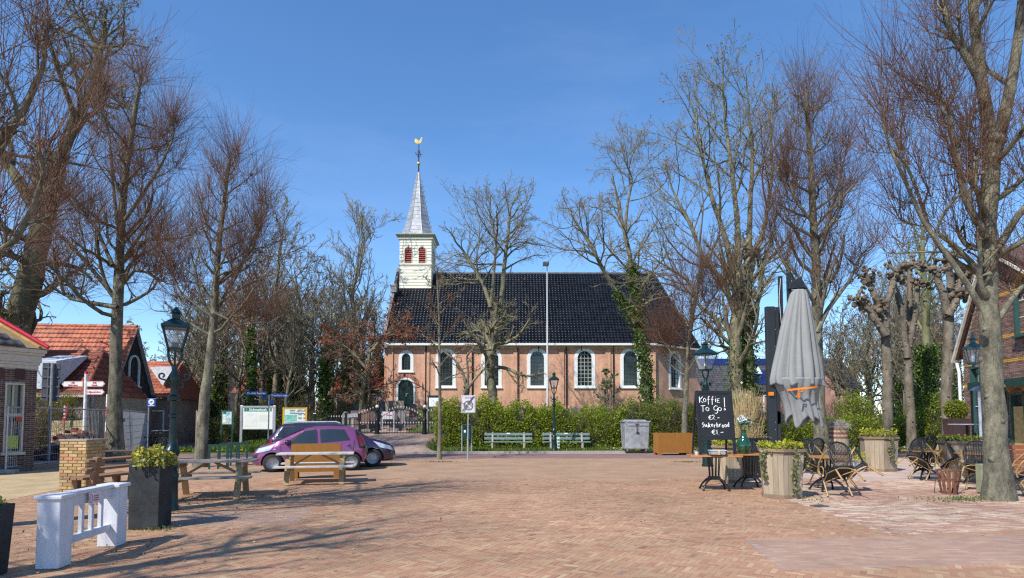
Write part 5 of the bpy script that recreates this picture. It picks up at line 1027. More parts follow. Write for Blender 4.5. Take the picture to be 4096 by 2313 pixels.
def lamp(label, loc, H, w_=.40, thick=1., arms=.5, rz=0., base=.7):
    th = thing('street_lamp', label, 'street lamp', loc, rz); k = thick; hh = w_*.95; rh = w_*.42; zl = H-hh-rh*1.1-.2; z1 = zl-.28
    q = MB(); q.lathe([(.13*k, 0), (.13*k, .07), (.115*k, .09), (.105*k, base-.14), (.12*k, base-.12), (.12*k, base-.07), (.095*k, base-.04), (.10*k, base), (.085*k, base+.02), (.115*k, base+.06), (.095*k, base+.10), (.08*k, base+.14), (.085*k, base+.22), (.12*k, base+.3), (.13*k, base+.36), (.09*k, base+.42), (.07*k, base+.5)], 12); q.build('base', LAMPG, th, smooth=40)
    q = MB(); zc_ = z1-.95; q.lathe([(.065*k, base+.45), (.055*k, zc_), (.075*k, zc_+.02), (.075*k, zc_+.06), (.05*k, zc_+.08), (.055*k, zc_+.3), (.1*k, zc_+.32), (.105*k, zc_+.38), (.06*k, zc_+.42), (.055*k, zc_+.62), (.07*k, zc_+.66), (.07*k, zc_+.74), (.045*k, zc_+.8), (.05*k, z1)], 12); q.build('pole', LAMPG, th, smooth=40)
    q = MB()
    for s_ in (-1, 1):
        q.tube([(0, 0, z1-.08), (s_*w_*.2, 0, z1+.06), (s_*w_*.26, 0, z1+.16), (s_*w_*.27, 0, zl+.01)], .022*k, 6); q.tube([(0, 0, z1-.08), (0, s_*w_*.2, z1+.06), (0, s_*w_*.27, zl+.01)], .018*k, 6)
    q.build('yoke', LAMPG, th, smooth=50)
    if arms:
        za = z1-.26
        for s_ in (-1, 1):
            q = MB(); A = arms/2; sp = [(s_*(A-.04+.05*math.cos(t)*(1-t/9)), 0, za+.06+.05*math.sin(t)*(1-t/9)) for t in np.linspace(-1.4, 4.5, 12)]
            q.tube([(0, 0, za-.02), (s_*A*.4, 0, za-.03), (s_*A*.8, 0, za)]+sp, .015*k, 6)
            sp2 = [(s_*(A*.42+.05*math.cos(t)), 0, za-.10+.05*math.sin(t)) for t in np.linspace(1.6, -4.2, 10)]; q.tube([(s_*.04, 0, za-.2), (s_*A*.15, 0, za-.06)]+sp2, .013*k, 6); q.build('scroll_arm', LAMPG, th, smooth=60)
    lantern(th, zl, w_, hh, rh); return th
g = G(682, 2043); lamp('dark green lamp post with scroll arms beside the tall grey planter', (g.x, g.y, .006), 3.62, .40, 1., .46, rz=rad(28))
g = G(2217, 1806); lamp('slender green lamp post between the two green benches', (g.x, g.y, .0), 4.05, .44, 1., .4)
g = G(2828, 1866); lamp('green lamp post behind the chalkboard with short scroll arms', (g.x, g.y, .004), 4.32, .56, 1.35, .5, rz=rad(30), base=.9)
# ---- white wooden barrier
WP = M('white_weathered', (.66, .66, .70), .65, var=.10, s=4, bump=.08, st=(5, 5, 1), c2=(.72, .72, .75))
p0, p1 = G(213, 2270), G(447, 2183); dv = p1-p0; L_ = dv.length; wb_ = thing('white_barrier', 'white painted wooden barrier with two box posts and balusters', 'barrier', (p0.x, p0.y, .006), math.atan2(dv.y, dv.x))
H1 = .74
for x, n_ in ((0, 'post'), (L_, 'post')):
    q = MB(); q.box((x, 0, H1/2), (.235, .235, H1)); po = q.build(n_, WP, wb_, bevel=.012); q = MB(); q.box((x, 0, H1+.02), (.285, .285, .045)); q.build('post_cap', WP, po, bevel=.012)
    for s_ in (-1, 1):
        q = MB(); q.bb(x-.1, x+.1, s_*.119-.003, s_*.119+.003, .04, H1-.03); q.build('side_board', WP, po)
q = MB(); q.bb(.1, L_-.1, -.07, .07, H1+.0, H1+.045); q.build('top_rail', WP, wb_, bevel=.01)
q = MB(); q.bb(.1, L_-.1, -.03, .03, H1-.125, H1-.003); q.build('upper_rail', WP, wb_); q = MB(); q.bb(.1, L_-.1, -.035, .035, .2, .285); q.build('lower_rail', WP, wb_, bevel=.006)
for i in range(4): x = .28+(L_-.56)*i/3; q = MB(); q.bb(x-.025, x+.025, -.02, .02, .283, H1-.122); q.build('baluster', WP, wb_)
q = MB(); q.bb(L_*.42, L_*.62, -.075, -.071, H1-.14, H1+.0); pl = q.build('notice_plate', M('notice_white', (.72, .68, .70), .4, bump=0), wb_)
M('notice_red', (.5, .1, .12), .5, bump=0)
for z_ in (.05, .075, .1): q = MB(); q.bb(L_*.5, L_*.6, -.0775, -.0755, H1-z_-.006, H1-z_+.006); q.build('print_line', M('notice_red'), pl)
q = MB(); q.tube([(L_*.455+.03*math.cos(t), -.0765, H1-.07+.05*math.sin(t)) for t in np.linspace(0, 2*PI, 13)[:-1]], .003, 4, True); q.build('notice_ring', M('notice_red'), pl)
# ---- tall grey planters
CONC = M('planter_concrete', (.026, .028, .03), .8, var=.3, s=3.5, bump=.25, bs=25, c2=(.05, .054, .056), spec=.3); SOIL = M('soil', (.04, .03, .02), .95)
EUON = leafmat('variegated_leaves', (.38, .34, .03), (.30, .33, .12), .25)
def planter(label, loc, rz, wt, wbm, H, nleaf=1500, rleaf=.3):
    th = thing('tall_planter', label, 'planter', loc, rz); q = MB(); t = .03
    V = [(-wbm/2, -wbm/2, 0), (wbm/2, -wbm/2, 0), (wbm/2, wbm/2, 0), (-wbm/2, wbm/2, 0)]+[(sx*wt/2, sy*wt/2, H) for sx, sy in ((-1, -1), (1, -1), (1, 1), (-1, 1))]+[(sx*(wt/2-t), sy*(wt/2-t), H) for sx, sy in ((-1, -1), (1, -1), (1, 1), (-1, 1))]+[(sx*(wt/2-t), sy*(wt/2-t), H-.08) for sx, sy in ((-1, -1), (1, -1), (1, 1), (-1, 1))]
    q.add(V, [(0, 1, 5, 4), (1, 2, 6, 5), (2, 3, 7, 6), (3, 0, 4, 7), (4, 5, 9, 8), (5, 6, 10, 9), (6, 7, 11, 10), (7, 4, 8, 11), (8, 9, 13, 12), (9, 10, 14, 13), (10, 11, 15, 14), (11, 8, 12, 15), (3, 2, 1, 0)]); q.build('tub', CONC, th, bevel=.008)
    q = MB(); q.bb(-wt/2+t, wt/2-t, -wt/2+t, wt/2-t, H-.12, H-.06); q.build('soil', SOIL, th)
    n = nleaf; d = unit(RNG.normal(size=(n, 3))); d[:, 2] = np.abs(d[:, 2]); r = rleaf*(.35+.65*RNG.random(n)**.5)*(1+.15*np.sin(d[:, 0]*7+d[:, 1]*5)); P = d*r[:, None]*np.array([1, 1, .85])+np.array([0, 0, H-.05])
    fo = leaves('foliage', P, .045, EUON, th, up=.2, aspect=.7); tt = TM(); s1, r1_ = grow(np.tile([0, 0, H-.08], (50, 1))+RNG.normal(0, .05, (50, 3))*[1, 1, 0], d[:50], np.full(50, rleaf*.9), np.full(50, .004), 3, .1, 0.); tt.add(s1, r1_, 3); tt.build('stems', M('green_stem', (.12, .14, .04), .8), th)
    k = d[:, 2] > .55; leaves('flowers', P[k][::2]*1.02, .05, leafmat('yellow_flowers', (.62, .5, .02), (.55, .5, .08), .3), th, aspect=.8); return th
ga, gb = G(503, 2122), G(628, 2122); wpl = (gb-ga).length
planter('tall grey concrete planter with yellow-green shrub beside the lamp', ((ga.x+gb.x)/2-.02, ga.y+wpl/2+.02, .006), rad(5), wpl*.97, wpl*.92, .96, 2600, .31)
ga = G(15, 2330); planter('grey planter with yellow flowers cut by the picture edge', (D(-40, 2200, 6.15).x-.26, 6.3, .006), rad(3), .42, .36, .72, 700, .2)
# ---- yellow brick pillar
ga, gb = G(232, 1985), G(345, 1985); wP = .62; pil = thing('brick_pillar', 'squat yellow brick pillar with flat stone cap and steel pins', 'pillar', ((ga.x+gb.x)/2, ga.y+.28, .006), rad(-8)); Hp = 1.14
q = MB(); q.bb(-wP/2+.006, wP/2-.006, -.25+.006, .25-.006, 0, Hp); q.build('core', M('pillar_mortar', (.36, .30, .20), .95, s=12, bump=.3), pil)
for k, (X_, w_, d_) in enumerate(((Matrix.Translation((0, -.25, 0)), wP, 0), (Matrix.Translation((wP/2, 0, 0)) @ Matrix.Rotation(PI/2, 4, 'Z'), .5, 0))):
    brick_wall(pil, -w_/2, w_/2, .0, Hp-.01, [], (YLB,), bl=.20, bh=.054, joint=.014, X=X_, n_single=200)
q = MB(); q.box((0, 0, Hp+.02), (wP+.05, .55, .045)); q.build('cap', M('cap_stone', (.30, .26, .2), .9, s=8), pil, bevel=.01)
for x in (-.12, 0, .14, .24): q = MB(); q.tube([(x, 0, Hp+.04), (x, 0, Hp+.11)], .012, 6); q.build('steel_pin', IRON, pil)
# ---- park benches of brown planks
BRW = M('bench_brown', (.24, .135, .075), .7, var=.2, s=3, st=(1.5, 8, 8), bump=.2); BRD = M('bench_dark', (.075, .05, .042), .6, var=.2, s=3, st=(1.5, 8, 8), bump=.2)
def parkbench(label, loc, rz, L_, mat, leg):
    th = thing('park_bench', label, 'bench', loc, rz)
    for x in (-L_/2+.22, L_/2-.22):
        q = MB(); q.box((x, .0, .21), (.13, .38, .09)); q.bb(x-.06, x+.06, -.2, -.08, 0, .42); q.build('leg', leg, th, bevel=.01)
        q = MB(); q.bar((x, .16, 0), (x, .30, .86), .13, .1, up=(0, 1, 0)); q.build('back_support', leg, th, bevel=.01)
    for k, y in enumerate((-.17, -.02, .12)): q = MB(); q.box((0, y, .445), (L_, .13, .05)); q.build('seat_plank', mat, th, bevel=.008)
    for k, (y, z) in enumerate(((.19, .62), (.23, .80))):
        q = MB(); q.bar((-L_/2, y, z), (L_/2, y+.0, z), .045, .14, up=(0, 1, -.15)); o = q.build('back_plank', mat, th, bevel=.008)
        for x in (-L_/2+.22, L_/2-.22): m_ = MB(); m_.lathe([(.014, 0), (.012, .008)], 8, X=Matrix.Translation((x, y-.028, z)) @ Matrix.Rotation(PI/2, 4, 'X')); m_.build('bolt', M('steel'), o)
    return th
g = G(352, 1998); parkbench('reddish wooden bench seen from its back behind the white barrier', (g.x+.1, g.y+.3, .006), rad(-96), 1.5, BRW, BRW)
g = G(470, 1935); parkbench('dark brown plank bench between brick pillar and grey planter', (g.x, g.y, .006), rad(6), 1.6, BRD, BRW)
q = MB(); q.ball((0, 0, .05), .06, 6, 4); q.ball((.06, .02, .045), .05, 6, 4); g = G(388, 1925); o = q.build('crumpled_bag', M('bag_blue', (.3, .45, .7), .3, bump=.5, bs=20), None); o.location = (g.x, g.y+.1, .0); tag(o, 'crumpled pale blue plastic bag under the dark bench', 'plastic bag')
# ---- picnic tables
PIC = M('picnic_wood', (.34, .235, .12), .8, var=.18, s=2.5, st=(1, 8, 8), bump=.2); PICT = M('picnic_top', (.27, .235, .20), .8, var=.15, s=2.5, st=(1, 9, 9), bump=.2)
def picnic(label, loc, rz, L_=1.8, top=PICT, wood=PIC):
    th = thing('picnic_table', label, 'picnic table', loc, rz); H = .76
    for i in range(5): y = -.30+.15*i; q = MB(); q.box((0, y, H-.018), (L_, .135, .038)); q.build('table_plank', top, th, bevel=.004)
    for s_ in (-1, 1):
        for j in range(2): q = MB(); q.box((0, s_*(.60+.145*j), .45), (L_, .135, .04)); q.build('seat_plank', top, th, bevel=.004)
    for x in (-L_/2+.28, L_/2-.28):
        for s_ in (-1, 1): q = MB(); q.bar((x, s_*.62, 0), (x, s_*.24, H-.04), .045, .12, up=(1, 0, 0)); q.build('leg', wood, th)
        q = MB(); q.box((x+.05, 0, H-.085), (.05, .68, .09)); q.build('top_bearer', wood, th); q = MB(); q.box((x+.05, 0, .38), (.05, 1.5, .095)); q.build('seat_bearer', wood, th)
        s_ = 1 if x < 0 else -1; q = MB(); q.bar((x+.04, 0, .42), (x+s_*.52, 0, H-.05), .045, .08, up=(0, 1, 0)); q.build('brace', wood, th)
    return th
g = G(832, 1992); picnic('pale picnic table standing beside the green lamp post', (g.x, g.y+.1, .006), rad(15), 1.75)
g = G(1245, 1932); picnic('grey-topped picnic table in front of the rusty box and cars', (g.x+.12, g.y, .006), rad(13), 1.85, M('picnic_top_pale', (.52, .48, .43), .8, var=.12, s=2.5, st=(1, 9, 9), bump=.2))
# ---- rusty steel boxes (planters on feet)
CORT = M('corten_ochre', (.40, .17, .02), .75, var=.35, s=2.6, bump=.15, st=(3, 3, .8), c2=(.33, .13, .022))
def cortenbox(label, loc, rz, W_, dp, H, foot=.12):
    th = thing('steel_planter', label, 'planter', loc, rz); t = .02
    for (x0, x1, y0, y1) in ((-W_/2, W_/2, -dp/2, -dp/2+t), (-W_/2, W_/2, dp/2-t, dp/2), (-W_/2, -W_/2+t, -dp/2+t+.001, dp/2-t-.001), (W_/2-t, W_/2, -dp/2+t+.001, dp/2-t-.001)): q = MB(); q.bb(x0, x1, y0, y1, foot, H); q.build('side_plate', CORT, th)
    q = MB(); q.bb(-W_/2+t, W_/2-t, -dp/2+t, dp/2-t, H-.14, H-.1); q.build('soil', SOIL, th)
    for x in (-W_/2+.09, W_/2-.09):
        for y in (-dp/2+.06, dp/2-.06): q = MB(); q.box((x, y, foot/2), (.18, .12, foot)); q.build('foot', CORT, th)
    return th
g = G(1255, 1914); cortenbox('rusty orange steel planter box between picnic table and pink car', (g.x, g.y+.22, .006), rad(13), 1.30, .42, .93, .17)
g = G(2697, 1822); cortenbox('rusty orange steel planter box behind the small lime tree', (g.x+.05, g.y+.35, .006), rad(8), 1.66, .6, 1.0, .1)
# ---- bicycle racks
RK = M('rack_green', (.012, .06, .05), .4, var=.15)
for i, (px, py) in enumerate(((872, 1876), (912, 1869), (955, 1862))):
    g = G(px, py); th = thing('bicycle_rack', ('green steel bicycle hoop closest to the lime tree trunk', 'green steel bicycle hoop standing between two others', 'green steel bicycle hoop closest to the parked cars')[i], 'bicycle rack', (g.x, g.y, .004), rad(25))
    w_, h = .52, .80
    for s_ in (-1, 1): q = MB(); q.bb(s_*w_/2-.03, s_*w_/2+.03, -.03, .03, 0, h-.06); q.build('upright', RK, th)
    q = MB(); q.bb(-w_/2-.03, w_/2+.03, -.03, .03, h-.059, h); q.build('top_bar', RK, th); q = MB(); q.bb(-.03, .03, -.03, .03, 0, h-.061); q.build('middle_bar', RK, th)
# ---- information boards
ALU = M('aluminium', (.62, .63, .66), .35, metal=.6, var=.08); SGREEN = M('sign_green', (.005, .19, .075), .4, bump=0); SWHITE = M('sign_white', (.80, .81, .76), .45, var=.05, bump=0); SBLUE = M('sign_blue', (.008, .075, .34), .4, var=.1, bump=0); BLACKP = M('print_black', (.02, .02, .02), .6, bump=0)
PW = M('print_white', (.85, .85, .85), .5, bump=0)
def mapmat(name, c1, c2, c3, s=5.):
    m, t, b_ = _new(name); L = t.links.new; co = N(t, 'ShaderNodeTexCoord'); n1 = N(t, 'ShaderNodeTexNoise', Scale=s, Detail=3.0); L(co.outputs['Object'], n1.inputs['Vector']); cr = N(t, 'ShaderNodeValToRGB'); e = cr.color_ramp; e.elements.new(.5)
    for k, (p_, c) in enumerate(((.42, c1), (.5, c2), (.6, c3))): e.elements[k].position = p_; e.elements[k].color = c+(1,)
    L(n1.outputs['Fac'], cr.inputs['Fac']); L(cr.outputs['Color'], b_.inputs['Base Color']); b_.inputs['Roughness'].default_value = .4; return m
Yb = 35.5; zb_ = lambda px, py, Y=Yb: D(px, py, Y).z
def board(name, label, px0, px1, pyt, pyb, Y, framem, facem, ft=.06, legs=True, legw=.08):
    x0, x1 = D(px0, 1680, Y).x, D(px1, 1680, Y).x; xc = (x0+x1)/2; g = T(xc, Y); th = thing(name, label, 'information board', (xc, Y, g)); W_ = x1-x0; zt, zb = D(px0, pyt, Y).z-g, D(px0, pyb, Y).z-g
    q = MB(); q.bb(-W_/2+ft, W_/2-ft, -.03, .03, zb+ft*.3, zt-ft); fa = q.build('panel', facem, th)
    q = MB(); q.bb(-W_/2+.001, W_/2-.001, -.05, .05, zt-ft, zt); q.bb(-W_/2+.001, W_/2-.001, -.05, .05, zb-.02, zb+ft*.3); q.build('frame', framem, th)
    for s_ in (-1, 1): q = MB(); q.bb(s_*W_/2-legw/2, s_*W_/2+legw/2, -.055, .055, -.1 if legs else zb, zt+.01); q.build('post', framem, th, bevel=.01)
    return th, fa, W_, zb, zt
th, fa, W_, zb, zt = board('information_board', 'large white regional map board with green header on grey posts', 966, 1098, 1624, 1717, Yb, ALU, SWHITE, .1, True, .14)
q = MB(); q.bb(-W_/2+.16, W_/2-.16, -.036, -.031, zt-.32, zt-.13); hd = q.build('header', SGREEN, fa); text('Súdwesthoek', .19, PW, hd, (0, -.038, zt-.225), weight=.004)
q = MB(); q.bb(W_/2-.36, W_/2-.24, -.04, -.0365, zt-.31, zt-.14); ib = q.build('info_mark', PW, hd); text('i', .15, BLACKP, ib, (W_/2-.30, -.042, zt-.225), weight=.004); text('F', .13, PW, hd, (-W_/2+.3, -.038, zt-.225))
q = MB(); q.bb(-W_/2+.22, -.05, -.034, -.0305, zb+.15, zt-.42); q.build('map', mapmat('pale_map', (.62, .70, .82), (.78, .80, .78), (.82, .80, .66), 3.), fa)
q = MB(); q.bb(.1, W_/2-.25, -.034, -.0305, zb+.45, zt-.5); q.build('legend', M('legend_cream', (.72, .72, .64), .5, var=.06, s=9, st=(1, 1, 9), bump=0), fa)
th, fa, W_, zb, zt = board('trail_board', 'narrow green-framed board with a trail map on thin green posts', 887, 931, 1642, 1698, Yb-1.5, M('trail_green', (.004, .10, .055), .4), M('trail_face', (.7, .72, .7), .5, bump=0), .05, True, .05)
q = MB(); q.bb(-W_/2+.08, -W_/2+.26, -.036, -.031, zt-.2, zt-.07); q.build('header', SGREEN, fa); q = MB(); q.bb(-.08, W_/2-.06, -.036, -.031, zb+.06, zt-.08); q.build('map', mapmat('coast_map', (.18, .4, .72), (.55, .68, .45), (.62, .72, .6), 7.), fa); q = MB(); q.bb(-W_/2+.06, -.1, -.036, -.031, zb+.04, zb+.12); q.build('stripe', M('print_yellow', (.7, .6, .05), .5, bump=0), fa)
th, fa, W_, zb, zt = board('campsite_board', 'yellow-framed village map board behind the parked cars', 1134, 1226, 1631, 1702, Yb, M('frame_yellow', (.72, .42, .015), .45, var=.08), M('board_pale', (.66, .70, .64), .5, bump=0), .06, True, .08)
q = MB(); q.bb(-W_/2+.1, .1, -.036, -.031, zb+.05, zt-.42); q.build('map', mapmat('village_map', (.14, .45, .36), (.17, .5, .38), (.30, .58, .48), 4.), fa); q = MB(); q.lathe([(.07, 0), (.01, .01)], 3, X=Matrix.Translation((.18, -.036, zt-.2)) @ Matrix.Rotation(PI/2, 4, 'X')); q.build('emblem', SBLUE, fa)
for (xa, xb, zz, mm) in ((.26, W_/2-.12, .2, M('print_blue', (.03, .08, .3), .5, bump=0)), (-.28, .02, .16, M('print_green', (.02, .2, .1), .5, bump=0)), (-.28, -.02, .25, M('print_green')), (-.3, W_/2-.12, .33, M('print_blue'))): q = MB(); q.bb(xa, xb, -.0345, -.031, zt-zz-.02, zt-zz+.02); q.build('print_line', mm, fa)
for i in range(4):
    for j in range(2): q = MB(); x, z = .2+.3*j, zb+.15+.22*i; q.bb(x, x+.2, -.036, -.031, z, z+.1); q.build('advert', M('advert_%d' % (j+1), ((.25, .3, .25), (.35, .2, .15))[j], .5, bump=0, s=20, var=.4), fa)
# small wooden route post with a red sign
x = D(796, 1700, 33).x; th = thing('route_post', 'wooden route post with small red and white sign by the verge', 'sign post', (x, 33, T(x, 33)))
for s_ in (-.13, .13): q = MB(); q.bb(s_-.035, s_+.035, -.035, .035, -.1, D(796, 1642, 33).z); q.build('post', M('post_wood', (.30, .22, .17), .8), th)
q = MB(); q.bb(-.09, .09, -.03, .0, 1.45, 2.0); s_ = q.build('plate', PW, th); q = MB(); q.bb(-.08, .08, -.034, -.031, 1.8, 1.98); q.build('red_field', M('sign_red', (.6, .03, .03), .4, bump=0), s_)
# street names
x = D(1074, 1700, 27.5).x; th = thing('street_name_post', 'grey post with blue street name plates by the lime trunk', 'street sign', (x, 27.5, 0), 0)
q = MB(); q.tube([(0, 0, -.1), (0, 0, D(1074, 1580, 27.5).z)], .03, 8); q.build('post', M('galvanised', (.42, .44, .47), .45, metal=.5), th)
def plate(txt, px0, px1, py0, py1, rz, Y=27.5):
    zt, zb = D(1074, py0, Y).z, D(1074, py1, Y).z; xa, xb = D(px0, 1600, Y).x-x, D(px1, 1600, Y).x-x; W_ = xb-xa; q = MB(); q.bb(xa, xb, -.045, -.033, zb, zt); o = q.build('name_plate', SBLUE, th); o.rotation_euler = (0, 0, rz)
    if txt: text(txt, (zt-zb)*.75, PW, o, ((xa+xb)/2, -.047, (zt+zb)/2), w=W_*.86, weight=.003)
plate('De Alde Buorren', 982, 1069, 1566, 1581, rad(-4)); plate('Kerkstraat', 1082, 1153, 1574, 1590, rad(4)); plate('', 1049, 1066, 1589, 1601, rad(-8)); plate('', 1078, 1095, 1600, 1615, rad(8))
# ---- fingerpost
WRED = M('sign_red'); x, Yf = D(338, 1700, 26).x, 26.; th = thing('fingerpost', 'white cycle fingerpost with red cap and three pointed arms', 'signpost', (x, Yf, 0))
zt = D(338, 1487, Yf).z; q = MB(); q.tube([(0, 0, 0), (0, 0, zt-.1)], .065, 10); q.build('post', PW, th, smooth=60); q = MB(); q.tube([(0, 0, zt-.1), (0, 0, zt)], .067, 10); q.build('cap', WRED, th)
def arm(py, px_end, lines, sgn):
    z = D(338, py, Yf).z; L_ = abs(D(px_end, 1540, Yf).x-x); h = .24; a, e = sgn*.08, sgn*L_; poly = [(a, z-h/2), (e-sgn*.1, z-h/2), (e, z), (e-sgn*.1, z+h/2), (a, z+h/2)]
    if sgn < 0: poly = poly[::-1]
    q = MB(); q.prism(poly, -.09, -.07); o = q.build('arm', PW, th, fix=True); c = sgn*(L_*.5)
    q = MB(); zz = [(a+sgn*.02, z-h/2+.02), (e-sgn*.11, z-h/2+.02), (e-sgn*.03, z), (e-sgn*.11, z+h/2-.02), (a+sgn*.02, z+h/2-.02)]; q.tube([(u, -.092, v) for u, v in zz], .008, 4, True); q.build('red_border', WRED, o)
    for i, t in enumerate(lines): text(t, .10 if len(lines) > 1 else .12, WRED, o, (c, -.0935, z+(.05-.1*i if len(lines) > 1 else 0)), weight=.002)
arm(1537, 253, ['Rijs', 'Bakhuizen'], -1); arm(1537, 425, ['Balk', 'Sneek'], 1); arm(1569, 424, ['Nijemirdum'], 1)
x2 = D(426, 1700, 27).x; th = thing('marker_post', 'short white and red striped post behind the lime trunk', 'post', (x2, 27, 0)); zt = D(426, 1578, 27).z
for k in range(5): q = MB(); q.tube([(0, 0, zt*k/5), (0, 0, zt*(k+1)/5-.002)], .05, 8); q.build('band', WRED if k % 2 == 1 else PW, th)
# backs of traffic signs
x = D(200, 1700, 22.5).x; th = thing('traffic_sign', 'grey back of a large traffic sign on a steel pole by the fence', 'traffic sign', (x, 22.5, 0), rad(20))
q = MB(); q.tube([(0, 0, 0), (0, 0, D(200, 1455, 22.5).z)], .045, 8); q.build('pole', M('galvanised'), th); zt, zb = D(200, 1452, 22.5).z, D(200, 1605, 22.5).z; q = MB(); q.bb(-.32, .24, .05, .07, zb, zt); pn = q.build('panel', M('sign_back', (.10, .11, .13), .5, var=.2), th, bevel=.01)
for i in range(4): z = zb+(zt-zb)*(i+.5)/4; q = MB(); q.bb(-.31, .23, .03, .049, z-.025, z+.025); q.build('rail', M('sign_rail', (.15, .16, .18), .5), pn)
for i in range(2): x_ = -.32+.56*(i+1)/3; q = MB(); q.bb(x_-.02, x_+.02, .031, .0485, zb, zt); q.build('stiffener', M('sign_rail'), pn)
x = D(345, 1700, 29).x; th = thing('notice_case', 'grey notice case on posts behind the building fence', 'notice case', (x, 29, 0)); zt, zb = D(345, 1578, 29).z, D(345, 1640, 29).z
q = MB(); q.bb(-.24, .24, -.05, .05, zb, zt); q.build('case', M('case_grey', (.30, .33, .37), .5), th, bevel=.02); q = MB(); q.bb(-.17, .19, -.056, -.051, zb+.07, zt-.05); q.build('window', glassmat('case_glass', (.08, .1, .13)), th)
for s_ in (-.25, .26): q = MB(); q.tube([(s_, 0, 0), (s_, 0, zt)], .03, 8); q.build('post', M('galvanised'), th)
x = D(603, 1700, 29.5).x; th = thing('parking_sign', 'blue sign with white disc at the shop corner', 'traffic sign', (x, 29.5, 0)); zt, zb = D(603, 1594, 29.5).z, D(603, 1627, 29.5).z
q = MB(); q.tube([(-.15, .05, 0), (-.15, .05, zt)], .03, 8); q.build('pole', M('galvanised'), th); q = MB(); q.bb(-.21, .21, -.01, .01, zb, zt); pn = q.build('panel', SBLUE, th, bevel=.01); q = MB(); q.lathe([(.14, 0), (.14, .004)], 20, X=Matrix.Translation((0, -.011, (zt+zb)/2+.03)) @ Matrix.Rotation(PI/2, 4, 'X')); dc = q.build('disc', PW, pn)
q = MB(); z = (zt+zb)/2+.03; q.tube([(-.08, -.018, z-.05), (-.02, -.018, z+.03), (.06, -.018, z+.04), (.09, -.018, z-.05)], .012, 4); q.tube([(.0, -.018, z-.07), (.02, -.018, z+.02)], .012, 4); q.build('symbol', SBLUE, dc); q = MB(); q.bb(-.15, .15, -.013, -.0105, zb+.03, zb+.06); q.build('print_line', PW, pn)
# ---- building fences (welded mesh panels on feet)
GALV = M('galvanised'); 
def fence(label, pA, pB, H=2.0):
    d = pB-pA; L_ = d.length; th = thing('mesh_fence', label, 'fence', (pA.x, pA.y, .006), math.atan2(d.y, d.x))
    for x in (0, L_): q = MB(); q.tube([(x, 0, .03), (x, 0, H)], .028, 8); q.build('upright', GALV, th); q = MB(); q.box((x, 0, .06), (.22, .62, .12)); q.build('concrete_foot', M('kerb_concrete'), th, bevel=.02)
    q = MB(); q.tube([(0, 0, H-.02), (L_, 0, H-.02)], .026, 8); q.build('top_tube', GALV, th); q = MB(); q.tube([(0, 0, .18), (L_, 0, .18)], .026, 8); q.build('bottom_tube', GALV, th)
    q = MB(); n = int(L_/.1)
    for i in range(1, n): q.tube([(L_*i/n, 0, .18), (L_*i/n, 0, H-.02)], .0055, 3)
    for z in (.45, .75, 1.05, 1.35, 1.65): q.tube([(0, 0, z), (L_, 0, z)], .009, 3)
    o = q.build('wire_mesh', GALV, th); o['kind'] = 'stuff'
    return th, L_
pA, pB = G(22, 1895), G(430, 1842); th, L_ = fence('long steel mesh fence guarding the heap of old roof tiles', pA, pB)
q = MB(); q.bb(.35, .8, -.03, -.01, 1.55, 1.68); q.build('red_tag', M('tag_red', (.5, .06, .05), .5), th)
pA, pB = G(483, 1838), G(586, 1800); th, L_ = fence('short steel mesh fence panel across the side street', pA, pB); q = MB(); q.bb(L_-.55, L_-.3, -.03, -.01, 1.5, 1.62); q.build('red_tag', M('tag_red'), th)
pA, pB = G(-60, 1890), G(75, 1850); fence('steel mesh fence panel leaning at the dark brick house', pA, pB)
# heap of broken roof tiles
c_ = D(285, 1760, 25.5); rg = np.random.default_rng(8)
q = MB(); k = 13; rows = []
for i in range(k+1):
    rows.append([(c_.x+(-2.3+4.6*i/k), 24.2+3.0*j/8, max(0, 1.05*math.exp(-((i/k-.55)/.30)**2)*math.sin(PI*j/8)+rg.normal(0, .04))) for j in range(9)])
hp = thing('rubble_heap', 'heap of broken red roof tiles behind the mesh fence', 'rubble heap', (0, 0, 0)); q.strip(rows); q.build('core', M('rubble_dark', (.06, .028, .022), .95, var=.4, s=6, bump=.6, bs=15), hp, smooth=80)
td = pantile(.22, .28, .03); m1 = npmesh('tile_piece', *td, True)
for i in range(150):
    a, j = rg.random(), rg.random(); x_ = c_.x-2.2+4.4*a; y_ = 24.3+2.8*j; z_ = max(.0, 1.05*math.exp(-((a-.55)/.30)**2)*math.sin(PI*(y_-24.2)/3.0))
    o = link('broken_tile', m1, REDT[1] if a > .55 else (REDT2[1] if rg.random() < .7 else REDT[1]), hp); o.location = (x_, y_, z_+.05); o.rotation_euler = tuple(rg.normal(0, .6, 2))+(rg.random()*6,); s_ = .5+.6*rg.random(); o.scale = (s_, s_, s_)
# low yellow wall, hedge and flag behind
q = MB(); xa, xb = D(195, 1700, 27.4).x, D(345, 1700, 27.4).x; q.bb(xa, xb, 27.4, 27.6, 0, D(250, 1683, 27.4).z); tag(q.build('garden_wall', M('sand_plaster', (.48, .38, .2), .9, s=4), bevel=.02), 'low sand-coloured garden wall before the shop', 'wall')
xf = D(258, 1700, 27.2).x; th = thing('banner_flag', 'narrow red advertising flag on a stick before the shop hedge', 'flag', (xf, 27.2, 0)); zt, zb = D(258, 1610, 27.2).z, D(250, 1685, 27.2).z
q = MB(); q.tube([(0, 0, 0), (.0, 0, zt-.2), (.08, 0, zt)], .012, 6); q.build('pole', IRON, th); q = MB(); q.prism([(-.1, zb), (.04, zb), (.12, zt-.02), (.06, zt-.15), (-.02, zt-.45), (-.1, zt-.75)], -.005, .005); fl = q.build('cloth', M('flag_red', (.55, .015, .04), .6), th, fix=True)
for k in range(4): z = zb+.12+k*.16; q = MB(); q.bb(-.06, .02, -.009, -.0055, z, z+.08); q.build('white_mark', PW, fl)
